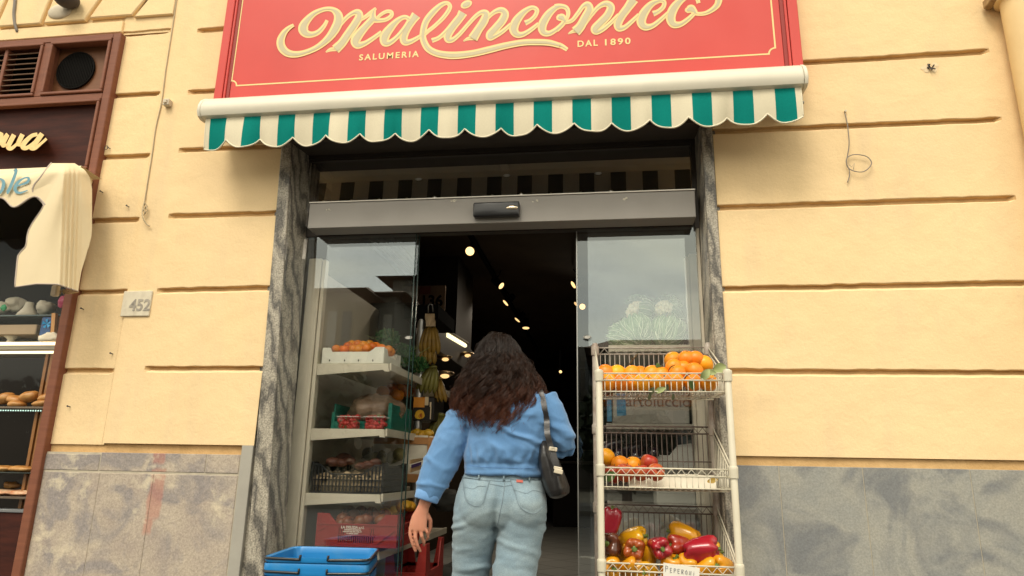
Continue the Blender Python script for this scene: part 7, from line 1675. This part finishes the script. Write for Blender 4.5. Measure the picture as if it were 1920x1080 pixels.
for k,(x,z) in enumerate(((1.0,.13),(1.0,.45),(1.0,.77),(1.02,1.09))):
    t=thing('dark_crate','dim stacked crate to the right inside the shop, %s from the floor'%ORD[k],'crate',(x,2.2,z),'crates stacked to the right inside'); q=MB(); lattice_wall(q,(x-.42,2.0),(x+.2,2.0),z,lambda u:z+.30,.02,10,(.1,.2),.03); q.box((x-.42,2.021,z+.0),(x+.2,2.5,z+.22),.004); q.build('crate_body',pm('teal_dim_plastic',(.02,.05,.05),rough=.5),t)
# ================================================================== the other side of the street (seen mirrored in the panes)
def mirror_pt(px,py,D): return at(px,py,.38+D)       # where the reflected point would lie; mirrored back below
FAC1=pm('ochre_facade',(.24,.195,.14),rough=.9,c2=(.19,.155,.11),nscale=.4); FAC2=pm('grey_facade',(.17,.155,.135),rough=.9,c2=(.135,.125,.11),nscale=.5); ROOF=pm('roof_tiles',(.16,.10,.07),rough=.9,c2=(.11,.07,.05),nscale=1.5); WIN=pm('dark_window',(.03,.035,.04),rough=.1,spec=.6); SHUT=pm('pale_shutter',(.30,.28,.25),rough=.8)
def house(lab,pxa,pxb,pyt,D,mat,floors,cols,cat='building',roof=True,dep=9):
    a,b_=mirror_pt(pxa,pyt,D),mirror_pt(pxb,pyt,D); x0,x1=sorted((a.x,b_.x)); top=(a.z+b_.z)/2; yf=-D
    t=thing('town_building',lab,'building',((x0+x1)/2,yf,0)); q=MB(); q.box((x0,yf-dep,-.14),(x1,yf,top),.03); q.build('wall',mat,t)
    if roof:
        q=MB(); q.hexa([(x0-.7,yf-dep-.3,top+.002),(x1+.7,yf-dep-.3,top+.002),(x1+.7,yf+.8,top+.002),(x0-.7,yf+.8,top+.002),(x0+.8,yf-dep*.6,top+1.2),(x1-.8,yf-dep*.6,top+1.2),(x1-.8,yf-dep*.4,top+1.2),(x0+.8,yf-dep*.4,top+1.2)]); q.build('roof',ROOF,t)
    fh=top/floors
    for f in range(floors):
        for c in range(cols):
            cx=x0+(x1-x0)*(c+.5)/cols; z=f*fh+fh*.30; w_=min(.6,(x1-x0)/cols*.32)
            q=MB(); q.box((cx-w_,yf+.002,z),(cx+w_,yf+.03,z+fh*.5)); wn=q.build('window',WIN if (f+c)%3 else SHUT,t)
            q=MB(); q.box((cx-w_-.12,yf+.002,z-.12),(cx+w_+.12,yf+.16,z-.01)); q.build('sill',mat,wn)
    return t
house('low ochre town house across the street with a tiled roof',560,668,549,24,FAC1,2,4)
house('grey two storey house across the street with wide dark windows',668,742,556,26,FAC2,2,3)
house('taller grey house across the street with a flat overhanging roof',737,900,523,30,FAC2,3,6)
house('long pale house across the street beyond the crossing',900,1120,650,40,FAC2,2,8,roof=False)
house('low dark building across the street on the right',1120,1420,655,34,FAC2,1,9)
house('ochre house far to the left across the street',300,560,600,30,FAC1,2,7)
house('grey house far to the right across the street',1420,1800,600,34,FAC2,2,8)

# unseen evergreens added on the far pavement to darken the pane reflections
HEDGE=pm('evergreen_leaf',(.022,.032,.014),rough=.8,c2=(.012,.018,.009),nscale=2); BARKM=pm('hedge_bark',(.05,.04,.03),rough=.9)
hrnd=random.Random(4)
protoH=None
for i in range(11):
    x=-19+i*3.3+hrnd.uniform(-.4,.4); h=hrnd.uniform(3.4,4.6); lab='unseen evergreen tree added to darken the panes, %s of the row from the left'%ORD[i]
    if protoH is None:
        protoH=thing('screen_tree',lab,'tree',(0,0,0),'evergreen trees added to darken the panes'); q=MB()
        for k in range(1500):
            v=Vector((hrnd.gauss(0,1),hrnd.gauss(0,1),hrnd.gauss(0,1))).normalized()*hrnd.uniform(.55,1.05); p=Vector((v.x*1.75,v.y*1.3,2.3+v.z*1.75)); u=Vector((hrnd.gauss(0,1),hrnd.gauss(0,1),hrnd.gauss(0,1))).normalized(); w_=u.orthogonal().normalized(); s_=hrnd.uniform(.12,.26)
            q.face([p-u*s_,p+w_*s_*.6,p+u*s_,p-w_*s_*.6])
        q.build('crown',HEDGE,protoH); q=MB(); q.tube([(0,0,0),(.03,0,1.2),(0,.02,2.6)],[.16,.12,.06],8); q.tube([(.02,0,1.2),(.5,.1,2.3)],[.07,.03],6); q.tube([(.02,0,1.4),(-.5,-.1,2.5)],[.07,.03],6); q.build('trunk',BARKM,protoH)
        t=protoH
    else: t=dup(protoH,label=lab)
    t.location=(x,-17.2,0); t.rotation_euler=(0,0,hrnd.uniform(0,6)); t.scale=(1,1,h/4)
